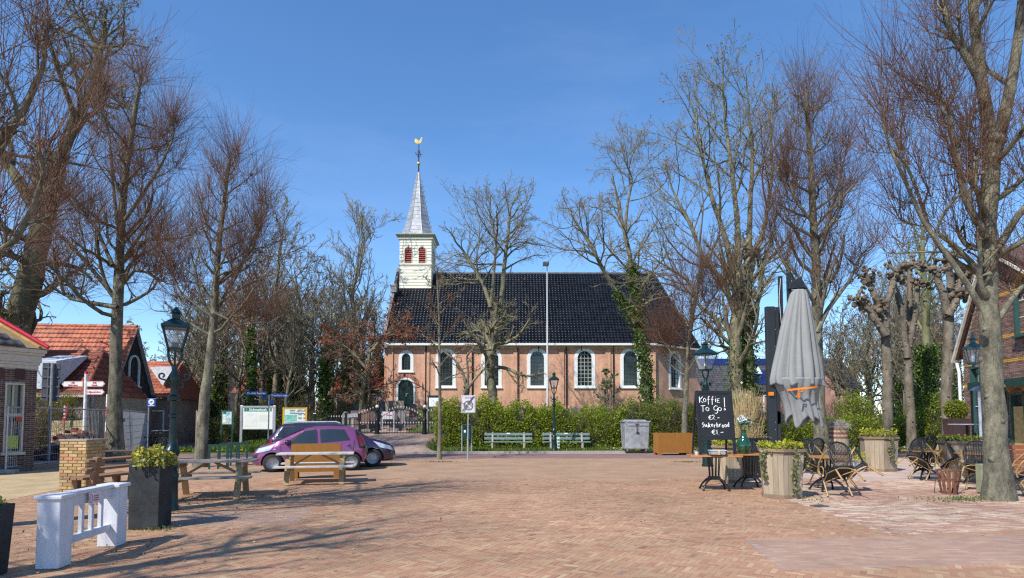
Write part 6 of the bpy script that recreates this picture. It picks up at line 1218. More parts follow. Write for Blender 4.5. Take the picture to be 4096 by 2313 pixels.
# small white letter-sign at the trunk
x = D(400, 1800, 20.5).x; th = thing('small_sign', 'small white sign with blue S on a short stake', 'sign', (x, 20.5, 0), 0); q = MB(); q.bb(-.02, .02, 0, .02, 0, .9); q.build('stake', M('post_wood'), th); zt, zb = D(400, 1788, 20.5).z, D(400, 1832, 20.5).z; q = MB(); q.bb(-.13, .13, -.02, -.002, zb, zt); pn = q.build('plate', PW, th); text('S', .3, SBLUE, pn, (0, -.022, (zt+zb)/2), weight=.012)
# ---- bicycles by the shop door
def bicycle(label, loc, rz):
    th = thing('bicycle', label, 'bicycle', loc, rz); TY_ = M('tyre', (.02, .02, .02), .85); r = .34
    for x in (-.52, .52):
        q = MB(); q.tube([(x+r*math.cos(t), 0, r+.02+r*math.sin(t)) for t in np.linspace(0, 2*PI, 21)[:-1]], .02, 6, True); wl = q.build('wheel', TY_, th)
        q = MB(); [q.bar((x, 0, r+.02), (x+r*math.cos(t), 0, r+.02+r*math.sin(t)), .004, .004) for t in np.linspace(0, 2*PI, 13)[:-1]]; o = q.build('spokes', M('steel'), wl)
    q = MB(); BB, S_, Hd, Rw, Fw_ = (-.05, 0, .3), (-.2, 0, .85), (.35, 0, .9), (-.52, 0, .36), (.52, 0, .36)
    for a, c in ((BB, S_), (BB, Hd), ((-.16, 0, .72), (.36, 0, .82)), (BB, Rw), ((-.18, 0, .8), Rw), (Hd, Fw_), (Hd, (.31, 0, 1.03))): q.tube([a, c], .017, 6)
    q.build('frame', M('bike_black', (.015, .015, .017), .35), th); q = MB(); q.tube([(.2, -.28, 1.02), (.34, -.1, 1.06), (.34, .1, 1.06), (.2, .28, 1.02)], .012, 6); q.build('handlebar', M('steel'), th); q = MB(); q.box((-.22, 0, .9), (.27, .16, .06), top=(.22, .1)); q.build('saddle', TY_, th, bevel=.02); return th
for i, (px, py, a, l) in enumerate(((614, 1730, 70, 'black bicycle parked foremost at the shop door'), (636, 1727, 62, 'black bicycle parked in the middle of the shop rack'), (660, 1724, 75, 'black bicycle parked at the outer end of the shop rack'))): x = D(px, 1700, 31.5+.3*i).x; bicycle(l, (x, 31.5+.3*i, .006), rad(a-90))
# ================================================================== middle: benches, signs, bins, gate, graves
GRB = M('bench_green', (.13, .20, .19), .6, var=.2, s=3, st=(1.5, 8, 8), c2=(.24, .32, .32)); CONCL = M('leg_concrete', (.36, .33, .29), .9)
def greenbench(label, px0, px1, Y=32.4):
    x0, x1 = D(px0, 1750, Y).x, D(px1, 1750, Y).x; L_ = x1-x0; th = thing('green_bench', label, 'bench', ((x0+x1)/2, Y, T((x0+x1)/2, Y)), 0)
    for (y, z, h) in ((.20, .62, .13), (.24, .84, .13)): q = MB(); q.box((0, y, z), (L_, .04, h)); o = q.build('back_plank', GRB, th, bevel=.008)
    q = MB(); q.box((0, .214, .88), (.17, .01, .06)); q.build('name_plate', PW, o)
    for y in (-.18, -.05, .08): q = MB(); q.box((0, y, .44), (L_, .11, .045)); q.build('seat_plank', GRB, th, bevel=.008)
    for s_ in (-1, 1): x = s_*L_*.33; q = MB(); q.box((x, -.05, .2), (.11, .34, .44)); q.build('leg', CONCL, th, bevel=.02); q = MB(); q.bar((x, .12, .38), (x, .28, .92), .08, .07, up=(0, 1, 0)); q.build('back_support', CONCL, th)
greenbench('weathered green bench next to the waste bin', 1937, 2129); greenbench('weathered green bench behind the slender lamp post', 2170, 2361)
# waste bin
g = Vector((D(1867, 1740, 30.6).x, 30.6, T(D(1867, 1740, 30.6).x, 30.6))); th = thing('waste_bin', 'dark green waste bin on two posts behind the zone sign', 'waste bin', g); zt, zb = D(1867, 1703, 30.6).z-g.z, D(1867, 1757, 30.6).z-g.z; BING = M('bin_green', (.006, .045, .03), .4)
q = MB(); q.box((0, 0, (zb+zt)/2), (.38, .34, zt-zb), top=(.42, .36)); bo = q.build('bin', BING, th, bevel=.02); q = MB(); q.bb(-.15, .15, -.19, -.12, zt-.16, zt-.05); q.build('slot', BLK, bo); q = MB(); q.box((-.08, -.178, zt-.28), (.09, .01, .12)); q.build('sticker', PW, bo); q = MB(); q.box((0, 0, zt+.03), (.46, .4, .06)); q.build('lid', BING, th, bevel=.02)
for s_ in (-1, 1): q = MB(); q.tube([(s_*.24, 0, -.05), (s_*.24, 0, zt+.02)], .03, 8); q.build('post', GALV, th)
# zone sign
g = G(1871, 1838); th = thing('zone_sign', 'white end of no-parking zone sign on a grey pole', 'traffic sign', (g.x, g.y, .004)); zt, zb = D(1877, 1582, g.y).z, D(1877, 1653, g.y).z; W_ = .58
q = MB(); q.tube([(0, 0, 0), (0, 0, .75)], .038, 10); q.tube([(0, 0, .75), (.02, 0, zt-.05)], .027, 10); q.build('pole', GALV, th)
q = MB(); q.bb(-W_/2+.02, W_/2+.02, -.05, -.03, zb, zt); pn = q.build('plate', M('zone_white', (.62, .61, .63), .45, var=.04, bump=0), th, bevel=.012); GP = M('print_grey', (.22, .20, .22), .5, bump=0); cz = (zb+zt)/2-.05
q = MB(); q.tube([(-W_/2+.045+(W_-.05)*a, -.051, zb+.025+(zt-zb-.05)*c) for a, c in ((0, 0), (1, 0), (1, 1), (0, 1))], .008, 4, True); q.build('border', BLACKP, pn)
text('ZONE', .1, GP, pn, (.02, -.052, zt-.11), weight=.002)
q = MB(); q.tube([(.02+.18*math.cos(t), -.053, cz+.18*math.sin(t)) for t in np.linspace(0, 2*PI, 25)[:-1]], .022, 4, True); q.build('ring', GP, pn); q = MB(); q.lathe([(.165, 0), (.165, .003)], 20, X=Matrix.Translation((.02, -.0505, cz)) @ Matrix.Rotation(PI/2, 4, 'X')); q.build('disc', M('print_midgrey', (.33, .32, .34), .5, bump=0), pn)
q = MB(); q.bar((-.11, -.056, cz+.13), (.15, -.056, cz-.13), .035, .004, up=(0, 1, 0)); q.build('bar', PW, pn)
for k in (-.05, 0, .05): q = MB(); q.bar((-.2+k, -.058, zb+.06), (.24+k*.6, -.058, zt-.05), .014, .004, up=(0, 1, 0)); q.build('cancel_stripe', BLACKP, pn)
# small route post by the lamp
g = G(2234, 1803); th = thing('route_marker', 'low white marker post with green head by the lamp', 'marker post', (g.x, g.y, 0)); q = MB(); q.bb(-.06, .06, -.04, .04, 0, .72); q.build('post', M('marker_white', (.66, .68, .66), .6), th, bevel=.01); q = MB(); q.bb(-.062, .062, -.042, .042, .73, .84); q.build('head', SGREEN, th)
for k in range(3): q = MB(); q.bb(-.045, .045, -.044, -.041, .2+.16*k, .28+.16*k); q.build('route_tag', M('print_green', (.02, .2, .1), .5, bump=0), th)
# floodlight mast
xm = D(2190, 1600, 37.5).x; th = thing('floodlight_mast', 'tall white floodlight mast before the church wall', 'light mast', (xm, 37.5, T(xm, 37.5))); zt = D(2185, 1062, 37.5).z-th.location.z
q = MB(); q.tube([(0, 0, -.2), (0, 0, 3), (0, 0, zt)], [.085, .065, .032], 10); q.build('mast', M('mast_white', (.62, .63, .62), .5, var=.12), th, smooth=60); q = MB(); q.box((-.08, -.05, zt+.08), (.36, .36, .22)); q.box((-.1, -.25, zt+.04), (.3, .06, .2)); q.build('floodlight', M('dark_grey'), th, bevel=.03)
# galvanised container on castors
g = G(2547, 1816); th = thing('wheeled_container', 'galvanised steel rubbish container on four castors', 'container', (g.x, g.y+.4, .006), rad(2)); ZINC = M('zinc', (.40, .42, .44), .42, metal=.55, var=.22, s=4, bump=.08, c2=(.60, .62, .64)); 
q = MB(); q.box((0, 0, .86), (1.10, .82, 1.26), top=(1.2, .95)); q.build('body', ZINC, th, bevel=.03); q = MB(); q.box((0, 0, 1.52), (1.3, 1.02, .05)); q.box((0, .05, 1.57), (1.1, .7, .07), top=(.9, .5)); q.build('lid', ZINC, th, bevel=.015)
q = MB(); q.tube([(-.6, -.54, 1.5), (-.5, -.57, 1.45), (.5, -.57, 1.45), (.6, -.54, 1.5)], .018, 6); q.build('handle_bar', ZINC, th); q = MB(); q.bb(-.03, .03, -.5, -.47, 1.0, 1.4); q.add([(-.12, -.49, 1.42), (.12, -.49, 1.42), (0, -.49, 1.3)], [(0, 2, 1)]); q.build('lid_latch', M('latch_brown', (.12, .08, .06), .6), th); q = MB(); q.box((.03, -.46, .98), (.14, .05, .07)); q.build('lock', IRON, th)
for sx in (-1, 1):
    for sy in (-1, 1):
        q = MB(); q.box((sx*.45, sy*.32, .2), (.06, .09, .12)); ca = q.build('castor', ZINC, th); q = MB(); q.lathe([(.09, -.025), (.1, -.02), (.1, .02), (.09, .025)], 14, X=Matrix.Translation((sx*.45, sy*.32, .1)) @ Matrix.Rotation(PI/2, 4, 'X') @ Matrix.Rotation(.0, 4, 'Y')); q.build('wheel', M('rubber', (.025, .025, .025), .8), ca, smooth=40)
# ---- churchyard railing and gate with white cross finials
RI = M('railing_black', (.010, .011, .013), .4, metal=.2); CW = M('cross_white', (.66, .65, .60), .6, bump=0)
def railing(label, xs_, Yr, H=1.15, hi=None, step=.145, z0=None, name='railing', crosses=2):
    th = thing(name, label, 'railing' if name == 'railing' else 'gate', ((xs_[0]+xs_[1])/2, Yr, z0 if z0 is not None else T((xs_[0]+xs_[1])/2, Yr)+.05)); W_ = xs_[1]-xs_[0]; n = max(2, int(W_/step))
    hh = lambda u: H+(hi(u) if hi else 0)
    for z in (.12, .62): q = MB(); q.bb(-W_/2, W_/2, -.018, .018, z-.018, z+.018); q.build('rail', RI, th)
    q = MB(); q.tube([(-W_/2+W_*i/12, 0, hh(i/12)-.1) for i in range(13)], .018, 5); q.build('rail', RI, th)
    cm = MB(); cm.bb(-.011, .011, -.01, .01, -.04, .055); cm.bb(-.03, .03, -.009, .009, .005, .024); cme = cm.mesh('cross_finial')
    bm_ = {}
    for i in range(n+1):
        x = -W_/2+W_*i/n; q = MB(); q.bb(x-.009, x+.009, -.009, .009, .0, hh(i/n)); q.build('bar', RI, th); o = link('cross_finial', cme, CW, th); o.location = (x, 0, hh(i/n)+.05)
        if i < n and crosses > 1: o = link('cross_finial', cme, CW, th); o.location = (x+W_/n/2, -.02, .68)
    return th
Yg = 35.3; gx = lambda px: D(px, 1740, Yg).x; zg = D(1600, 1739, Yg).z
def rpost(label, px, H, w_=.13, white=True):
    x = gx(px); th = thing('gate_post', label, 'post', (x, Yg, zg-.1)); q = MB(); q.lathe([(w_*1.3, 0), (w_*1.3, .2), (w_, .24), (w_*.9, H*.55), (w_*1.15, H*.57), (w_*.8, H*.62), (w_*.75, H*.88), (w_*1.2, H*.9), (w_*1.2, H*.95), (w_*.5, H)], 10); q.build('shaft', RI, th, smooth=40)
    q = MB(); q.ball((0, 0, H+.09), .1, 10, 6); q.build('finial', CW if white else RI, th, smooth=60)
rpost('black iron gate post with white ball on the lantern side', 1508, 1.62); rpost('black iron gate post with white ball on the hedge side', 1698, 1.62)
railing('left leaf of the iron churchyard gate with white crosses', (gx(1514), gx(1601)), Yg, 1.0, lambda u: .55*math.sin(u*PI/2), z0=zg, name='gate_leaf'); railing('right leaf of the iron churchyard gate with white crosses', (gx(1604), gx(1692)), Yg, 1.0, lambda u: .55*math.cos(u*PI/2), z0=zg, name='gate_leaf')
railing('iron railing with white crosses between gate and hedge', (gx(1704), gx(1745)), Yg, 1.35, z0=zg)
railing('iron railing with white crosses left of the churchyard gate', (gx(1436), gx(1502)), Yg, 1.2, lambda u: .35*u, z0=zg)
railing('low iron railing along the churchyard behind the cars', (gx(1300), gx(1434)), Yg+.2, 1.05, z0=zg-.05, crosses=1)
for px in (1255, 1301, 1380, 1436):
    x = gx(px); th = thing('railing_post', {1255: 'black wooden railing post with white top beside the map board', 1301: 'black railing post at the far end of the iron railing', 1380: 'black railing post in the middle of the low railing', 1436: 'black railing post where the low railing meets the high one'}[px], 'post', (x, Yg+.15, zg-.2)); q = MB(); q.box((0, 0, .7), (.13, .13, 1.4)); q.build('shaft', RI, th, bevel=.01); q = MB(); q.box((0, 0, 1.42), (.15, .15, .05)); q.build('cap', CW if px == 1255 else RI, th)
q = MB(); q.bb(gx(1480), gx(1745), Yg-.25, Yg+.25, zg-.55, zg-.004); tag(q.build('churchyard_step', M('step_concrete', (.36, .32, .27), .9, s=5), bevel=.02), 'low concrete step under the churchyard gate', 'step')
# notice case by the gate, lantern post in the yard
x = D(1737, 1600, 36.2).x; th = thing('church_notice_case', 'green wooden notice case with paper beside the church gate', 'notice case', (x, 36.2, T(x, 36.2))); zt, zb = D(1737, 1587, 36.2).z-th.location.z, D(1737, 1630, 36.2).z-th.location.z
q = MB(); q.bb(-.36, .36, -.04, .06, zb, zt); q.build('case', DGREEN, th); q = MB(); q.bb(-.30, .30, -.05, -.041, zb+.05, zt-.06); q.build('paper', SWHITE, th); q = MB(); q.add([(-.42, -.1, zt), (.42, -.1, zt), (.42, .12, zt), (-.42, .12, zt), (-.42, .01, zt+.08), (.42, .01, zt+.08)], [(0, 1, 5, 4), (2, 3, 4, 5), (0, 4, 3), (1, 2, 5), (3, 2, 1, 0)]); q.build('roof', DGREEN, th)
for s_ in (-.32, .32): q = MB(); q.box((s_, .02, zt/2-.1), (.08, .08, zt)); q.build('post', DGREEN, th)
x = D(1519, 1600, 37.5).x; th = thing('yard_lantern', 'small black lantern on a post inside the churchyard', 'lantern', (x, 37.5, T(x, 37.5))); zt = D(1519, 1570, 37.5).z-th.location.z; q = MB(); q.tube([(0, 0, -.1), (0, 0, zt-.55)], .04, 8); q.build('pole', RI, th); lantern(th, zt-.55, .3, .32, .14, RI)
# iron rose arch over the path
x = D(1610, 1600, 40).x; th = thing('rose_arch', 'bare rose arch of thin iron over the church path', 'rose arch', (x, 40, T(x, 40))); q = MB(); q.tube([(2.4*math.cos(t), 0, -.1+2.9*math.sin(t)) for t in np.linspace(.05, PI-.05, 17)], .02, 5); q.build('hoop', IRON, th); q = MB(); q.tube([(2.4*math.cos(t)+.06*math.sin(9*t), .1, -.1+2.9*math.sin(t)+.05*math.cos(8*t)) for t in np.linspace(.05, PI-.05, 25)], .014, 4); q.build('rose_stem', TWIG, th)
# gravestones
STN = [M('stone_grey', (.20, .19, .185), .8, s=6), M('stone_brown', (.17, .105, .085), .7, s=6), M('stone_dark', (.055, .055, .06), .4, s=6), M('stone_tan', (.24, .19, .15), .85, s=6)]
GVD = ['grey', 'reddish brown', 'dark polished', 'tan sandstone']
def grave(px, py, w_, h, k, Y, shape):
    x = D(px, 1600, Y).x; z = T(x, Y); sh_ = {'round': 'round-topped', 'flat': 'flat-topped', 'peak': 'pointed'}[shape]
    th = thing('gravestone', '', 'gravestone', (x, Y, z), rad(random.uniform(-12, 12))); a = w_/2
    top = {'round': [(a*math.cos(t), h-a+a*math.sin(t)) for t in np.linspace(0, PI, 9)], 'flat': [(a, h), (-a, h)], 'peak': [(a, h-.15), (0, h), (-a, h-.15)]}[shape]
    q = MB(); q.prism([(-a, 0), (a, 0)]+top, -.06, .06); q.build('slab', STN[k], th, bevel=.012, fix=True); q = MB(); q.box((0, 0, .06), (w_+.2, .3, .2)); q.build('plinth', STN[(k+1) % 2], th); return th, GVD[k]+' '+sh_
GR = [(1422, .55, 1.15, 1, 37.6, 'flat', 'behind the low iron railing'), (1385, .5, 1.0, 0, 39.0, 'round', 'furthest behind the low railing'), (1427, .6, 1.1, 2, 42.0, 'flat', 'in the second row by the red-budded tree'), (1458, .6, 1.35, 1, 36.6, 'round', 'close behind the railing left of the gate'), (1487, .6, 1.2, 1, 37.2, 'flat', 'beside the gate post on the lantern side'), (1448, .5, 1.05, 2, 41.0, 'round', 'under the red-budded tree'), (1535, .7, 1.2, 2, 41.5, 'round', 'left of the church path'), (1560, .6, 1.55, 3, 39.5, 'flat', 'leaning beside the rose arch'), (1574, .5, 1.1, 1, 37.0, 'round', 'seen through the left gate leaf'), (1598, .55, 1.6, 3, 39.0, 'flat', 'before the church door frame'), (1607, .5, 1.2, 0, 37.2, 'round', 'seen through the middle of the gate'), (1655, .6, 1.3, 1, 40.0, 'peak', 'right before the church door'), (1706, .4, 1.35, 3, 38.0, 'flat', 'beside the church notice case'), (1645, .5, .6, 2, 38.5, 'peak', 'low behind the right gate leaf'), (2300, .6, 1.3, 0, 38.5, 'peak', 'peeping over the hedge below a church window'), (2530, .55, 1.5, 0, 37.5, 'round', 'behind the hedge beside the ivy tree'), (2080, .5, 1.2, 0, 39.0, 'round', 'behind the hedge below the second church window')]
for px, w_, h, k, Y, s_, l in GR: t_, d_ = grave(px, 0, w_, h, k, Y, s_); t_['label'] = d_+' gravestone '+l
# two low signs in the churchyard
x = D(1552, 1660, 36.6).x; th = thing('yard_notice', 'small white notice board behind the left gate leaf', 'notice', (x, 36.6, T(x, 36.6))); q = MB(); q.bb(-.3, .3, -.02, .02, .75, 1.2); pn = q.build('panel', M('notice_pale', (.6, .58, .58), .5), th); q = MB(); q.bb(-.1, .24, -.026, -.021, .95, 1.02); q.build('print', M('notice_red'), pn); q = MB(); q.bb(.33, .39, -.03, .03, -.1, 1.3); q.build('post', ALU, th); q = MB(); q.bb(-.36, -.31, -.02, .02, -.1, 1.2); q.build('post', ALU, th)
x = D(1410, 1660, 36.1).x; th = thing('yard_sign', 'white board on a white peeling post by the low railing', 'sign', (x, 36.1, T(x, 36.1))); q = MB(); q.bb(-.07, .07, -.03, .03, -.1, 1.0); q.build('post', M('peeling_white', (.6, .6, .6), .7, c2=(.3, .3, .3)), th); q = MB(); q.bar((-.32, -.05, .98), (.32, -.05, 1.06), .22, .03, up=(0, 1, 0)); q.build('panel', M('slate_print', (.3, .3, .31), .6, s=20, var=.4), th)
# ---- hedges: leafy, with bare twiggy patches
HL = leafmat('hedge_leaves', (.13, .20, .012), (.40, .46, .035), .5); HL2 = leafmat('hedge_dark', (.09, .13, .016), (.26, .31, .035), .45)
def hedge(name, label, x0, x1, y0, y1, top, dens, leafm, size=.075, tw=700, seed=1, cat='hedge', bare=None, gap=.25):
    global RNG; RNG = np.random.default_rng(seed); th = thing(name, label, cat, ((x0+x1)/2, (y0+y1)/2, T((x0+x1)/2, (y0+y1)/2))); bz = np.array(th.location)
    n = int(dens*(x1-x0)); X = RNG.uniform(x0, x1, n); Yy = RNG.uniform(y0, y1, n); g = np.array([T(a, c) for a, c in zip(X, Yy)]); Ht = np.array([top(a) for a in X])*(1+.08*np.sin(X*3.1)+.06*np.sin(X*7.7+1)+.05*RNG.normal(size=n))
    u = RNG.random(n)**.85; Z = g+u*(Ht-g)
    front = np.clip((Yy-y0)/(y1-y0), 0, 1); clump = np.sin(X*2.3+Z*1.7)+np.sin(X*5.1-Z*3.3+2)+.8*np.sin(X*9.3+Z*7.1+Yy*4); keep = (clump > -1.2+gap*4*(RNG.random(n)-.5))
    if bare is not None: keep &= RNG.random(n) > np.array([bare(a, c) for a, c in zip(X, u)])
    P = np.stack([X, Yy, Z], 1)[keep]-bz; leaves('leaves', P, size, leafm, th, up=.15, aspect=.75)
    t = TM(); m = tw; xs_ = RNG.uniform(x0, x1, m); ys_ = RNG.uniform(y0+.2, y1-.1, m); gz = np.array([T(a, c) for a, c in zip(xs_, ys_)]); hh = (np.array([top(a) for a in xs_])-gz)*(.6+.6*RNG.random(m))
    a, r = grow(np.stack([xs_, ys_, gz-.05], 1)-bz, RNG.normal(0, .22, (m, 3))+np.array([0, 0, 1]), hh, np.full(m, .012), 4, .15, .03, .35); t.add(a, r, 3)
    s2 = spawn(a, r, 6, .2, 1., .4, 1., .35, .6); b2, q2 = grow(*s2, 2, .18, .05); t.add(b2, np.maximum(q2, .005), 3); t.build('stems', M('hedge_stems', (.13, .095, .055), .85, var=.3, s=1, bump=0), th); return th
hx = lambda px: D(px, 1700, 34).x
htop = lambda x: D(2048, np.interp(x, [hx(1735), hx(1760), hx(1900), hx(2100), hx(2300), hx(2500), hx(2640), hx(2760), hx(2950)], [1630, 1618, 1600, 1622, 1632, 1622, 1602, 1622, 1612]), 34).z
hedge('hedge', 'long green hedge with twiggy bare patches before the church', hx(1742), hx(2500), 33.3, 34.7, htop, 5200, HL, .095, 420, 51, bare=lambda x, u: .05+.45*math.exp(-((x-4.6)/1.3)**2)+(.25 if u > .85 else 0))
hedge('hedge', 'ragged olive hedge end between rubbish container and lamp', hx(2490), hx(2960), 33.4, 34.7, htop, 3800, HL2, .09, 420, 52, bare=lambda x, u: .3*u)
hedge('hedge', 'loose green hedge behind the terrace planters', hx(2960), hx(3520), 33.2, 34.6, lambda x: 1.75, 4200, HL, .085, 300, 53, bare=lambda x, u: .15+.3*u)
hedge('shrubbery', 'yellow-green shrubs between the burred pollard trees', hx(3480), hx(3960), 36.0, 38.0, lambda x: 2.3+.8*math.sin(x*1.3), 2600, HL, .10, 400, 54, 'shrubs')
hedge('hedge', 'green hedge behind the information boards', hx(650), hx(1130), 38.2, 39.6, lambda x: 1.7, 1700, HL2, .09, 350, 55, bare=lambda x, u: .2+.4*u)
hedge('bramble_thicket', 'dense bare thicket under the woodland trees', hx(640), hx(1330), 41, 46, lambda x: 3.2, 500, HL2, .09, 800, 57, 'thicket', bare=lambda x, u: .45+.4*u)
hedge('bramble_thicket', 'brown thicket behind the hedge of the terrace', hx(2960), hx(3900), 42, 48, lambda x: 2.8, 450, HL2, .09, 750, 58, 'thicket', bare=lambda x, u: .4+.4*u)
xa = D(125, 1600, 28).x; xb = D(296, 1600, 28).x; hedge('clipped_hedge', 'clipped yellow-green hedge before the shop wing', xa, xb, 27.65, 28.3, lambda x: D(200, 1590, 28).z, 5200, leafmat('box_leaves', (.14, .15, .015), (.30, .28, .03), .4), .06, 200, 56)
# sapling in leaf by the church wall
x = D(2425, 1600, 36).x; bs = (x, 36., T(x, 36.)); natural('young evergreen sapling above the hedge by the church wall', bs, [(np.array([(x, 36, bs[2]), (x+.1, 36, bs[2]+1.5), (x, 36, bs[2]+3.2)]), .05, .015)], 10, 1.1, (.5, 1.1), .06, (5, 4, 3), 59, WOODB, TWIG, .3, rmin=.006, name='sapling', buds=(leafmat('sapling_leaves', (.05, .09, .03), (.12, .17, .06), .3), .9, .13))
# ---- grass: verges and lawn
def tufts(name, label, xr_, yr_, n, size, cond=None, mat=None, seed=1):
    global RNG; RNG = np.random.default_rng(seed); X = RNG.uniform(*xr_, n); Yy = RNG.uniform(*yr_, n)
    if cond is not None: k = cond(X, Yy); X, Yy = X[k], Yy[k]
    P = np.array([(a, c, T(a, c)-.01) for a, c in zip(X, Yy)]); return tag(leaves(name, P, size, mat or GRM, up=1.1, aspect=.22), label, 'grass', kind='stuff')
GRM = leafmat('grass_blades', (.07, .12, .012), (.19, .25, .03), .4)
tufts('verge_grass', 'long grass of the verge around the information boards', (-19, -9.6), (30.2, 38), 17000, .24, lambda x, y: x > -17.0+1.2*np.sin((y-29)/9), seed=61)
tufts('hedge_grass', 'grass and weeds along the foot of the hedge', (-4.4, 12), (31.3, 33.8), 14000, .16, seed=62)
tufts('churchyard_lawn', 'short grass of the churchyard mound', (-14, 16), (36.2, 48), 22000, .12, lambda x, y: np.abs(x-(-7.2-(y-36)*.12)) > 1.1, seed=63)
tufts('lawn_grass', 'short lawn under the pollard trees', (8, 30), (26.5, 36), 17000, .13, lambda x, y: (y > 29.9), seed=64)
RNG = np.random.default_rng(65); n = 700; X = np.concatenate([RNG.uniform(8, 22, n), RNG.uniform(5, 10, 300)]); Yy = np.concatenate([RNG.uniform(30, 34, n), RNG.uniform(31.5, 33, 300)]); tag(leaves('daisies', np.array([(a, c, T(a, c)+.1) for a, c in zip(X, Yy)]), .07, leafmat('daisy_white', (.7, .7, .62), (.8, .8, .75), .2), flat=.7, aspect=1.), 'white daisies dotted over the lawn and hedge foot', 'flowers', kind='stuff')
P = np.array([(a, c, T(a, c)+.12) for a, c in zip(RNG.uniform(-17, -13, 160), RNG.uniform(29.6, 33, 160))]); tag(leaves('dandelions', P, .09, leafmat('yellow_flowers'), flat=.6, aspect=1.), 'yellow flowers in the verge beside the side street', 'flowers', kind='stuff')
RNG = np.random.default_rng(101)
# ================================================================== cars
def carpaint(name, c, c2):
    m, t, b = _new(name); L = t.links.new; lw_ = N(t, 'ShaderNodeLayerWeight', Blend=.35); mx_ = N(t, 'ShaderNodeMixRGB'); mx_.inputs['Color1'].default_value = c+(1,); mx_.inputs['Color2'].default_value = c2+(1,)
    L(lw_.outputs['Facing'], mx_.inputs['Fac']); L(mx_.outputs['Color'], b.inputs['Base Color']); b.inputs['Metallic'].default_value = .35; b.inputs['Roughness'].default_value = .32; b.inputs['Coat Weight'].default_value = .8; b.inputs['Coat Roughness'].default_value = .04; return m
CGL = glassmat('car_glass', (.024, .031, .033), .04, 1.); BPL = M('black_plastic', (.018, .018, .02), .6); TYR = M('tyre_rubber', (.02, .02, .021), .85); RIM = M('hub_silver', (.62, .63, .64), .4, metal=.15, var=.08); HLAMP = M('headlamp', (.62, .66, .70), .12, metal=.3, var=.25, s=14, bump=0); RLAMP = M('tail_lamp', (.20, .004, .006), .12, var=.3, s=18, bump=0, coat=.5); INT = M('car_interior', (.03, .03, .032), .8)
def interp(tb, x): return float(np.interp(x, [a for a, _ in tb], [b_ for _, b_ in tb]))
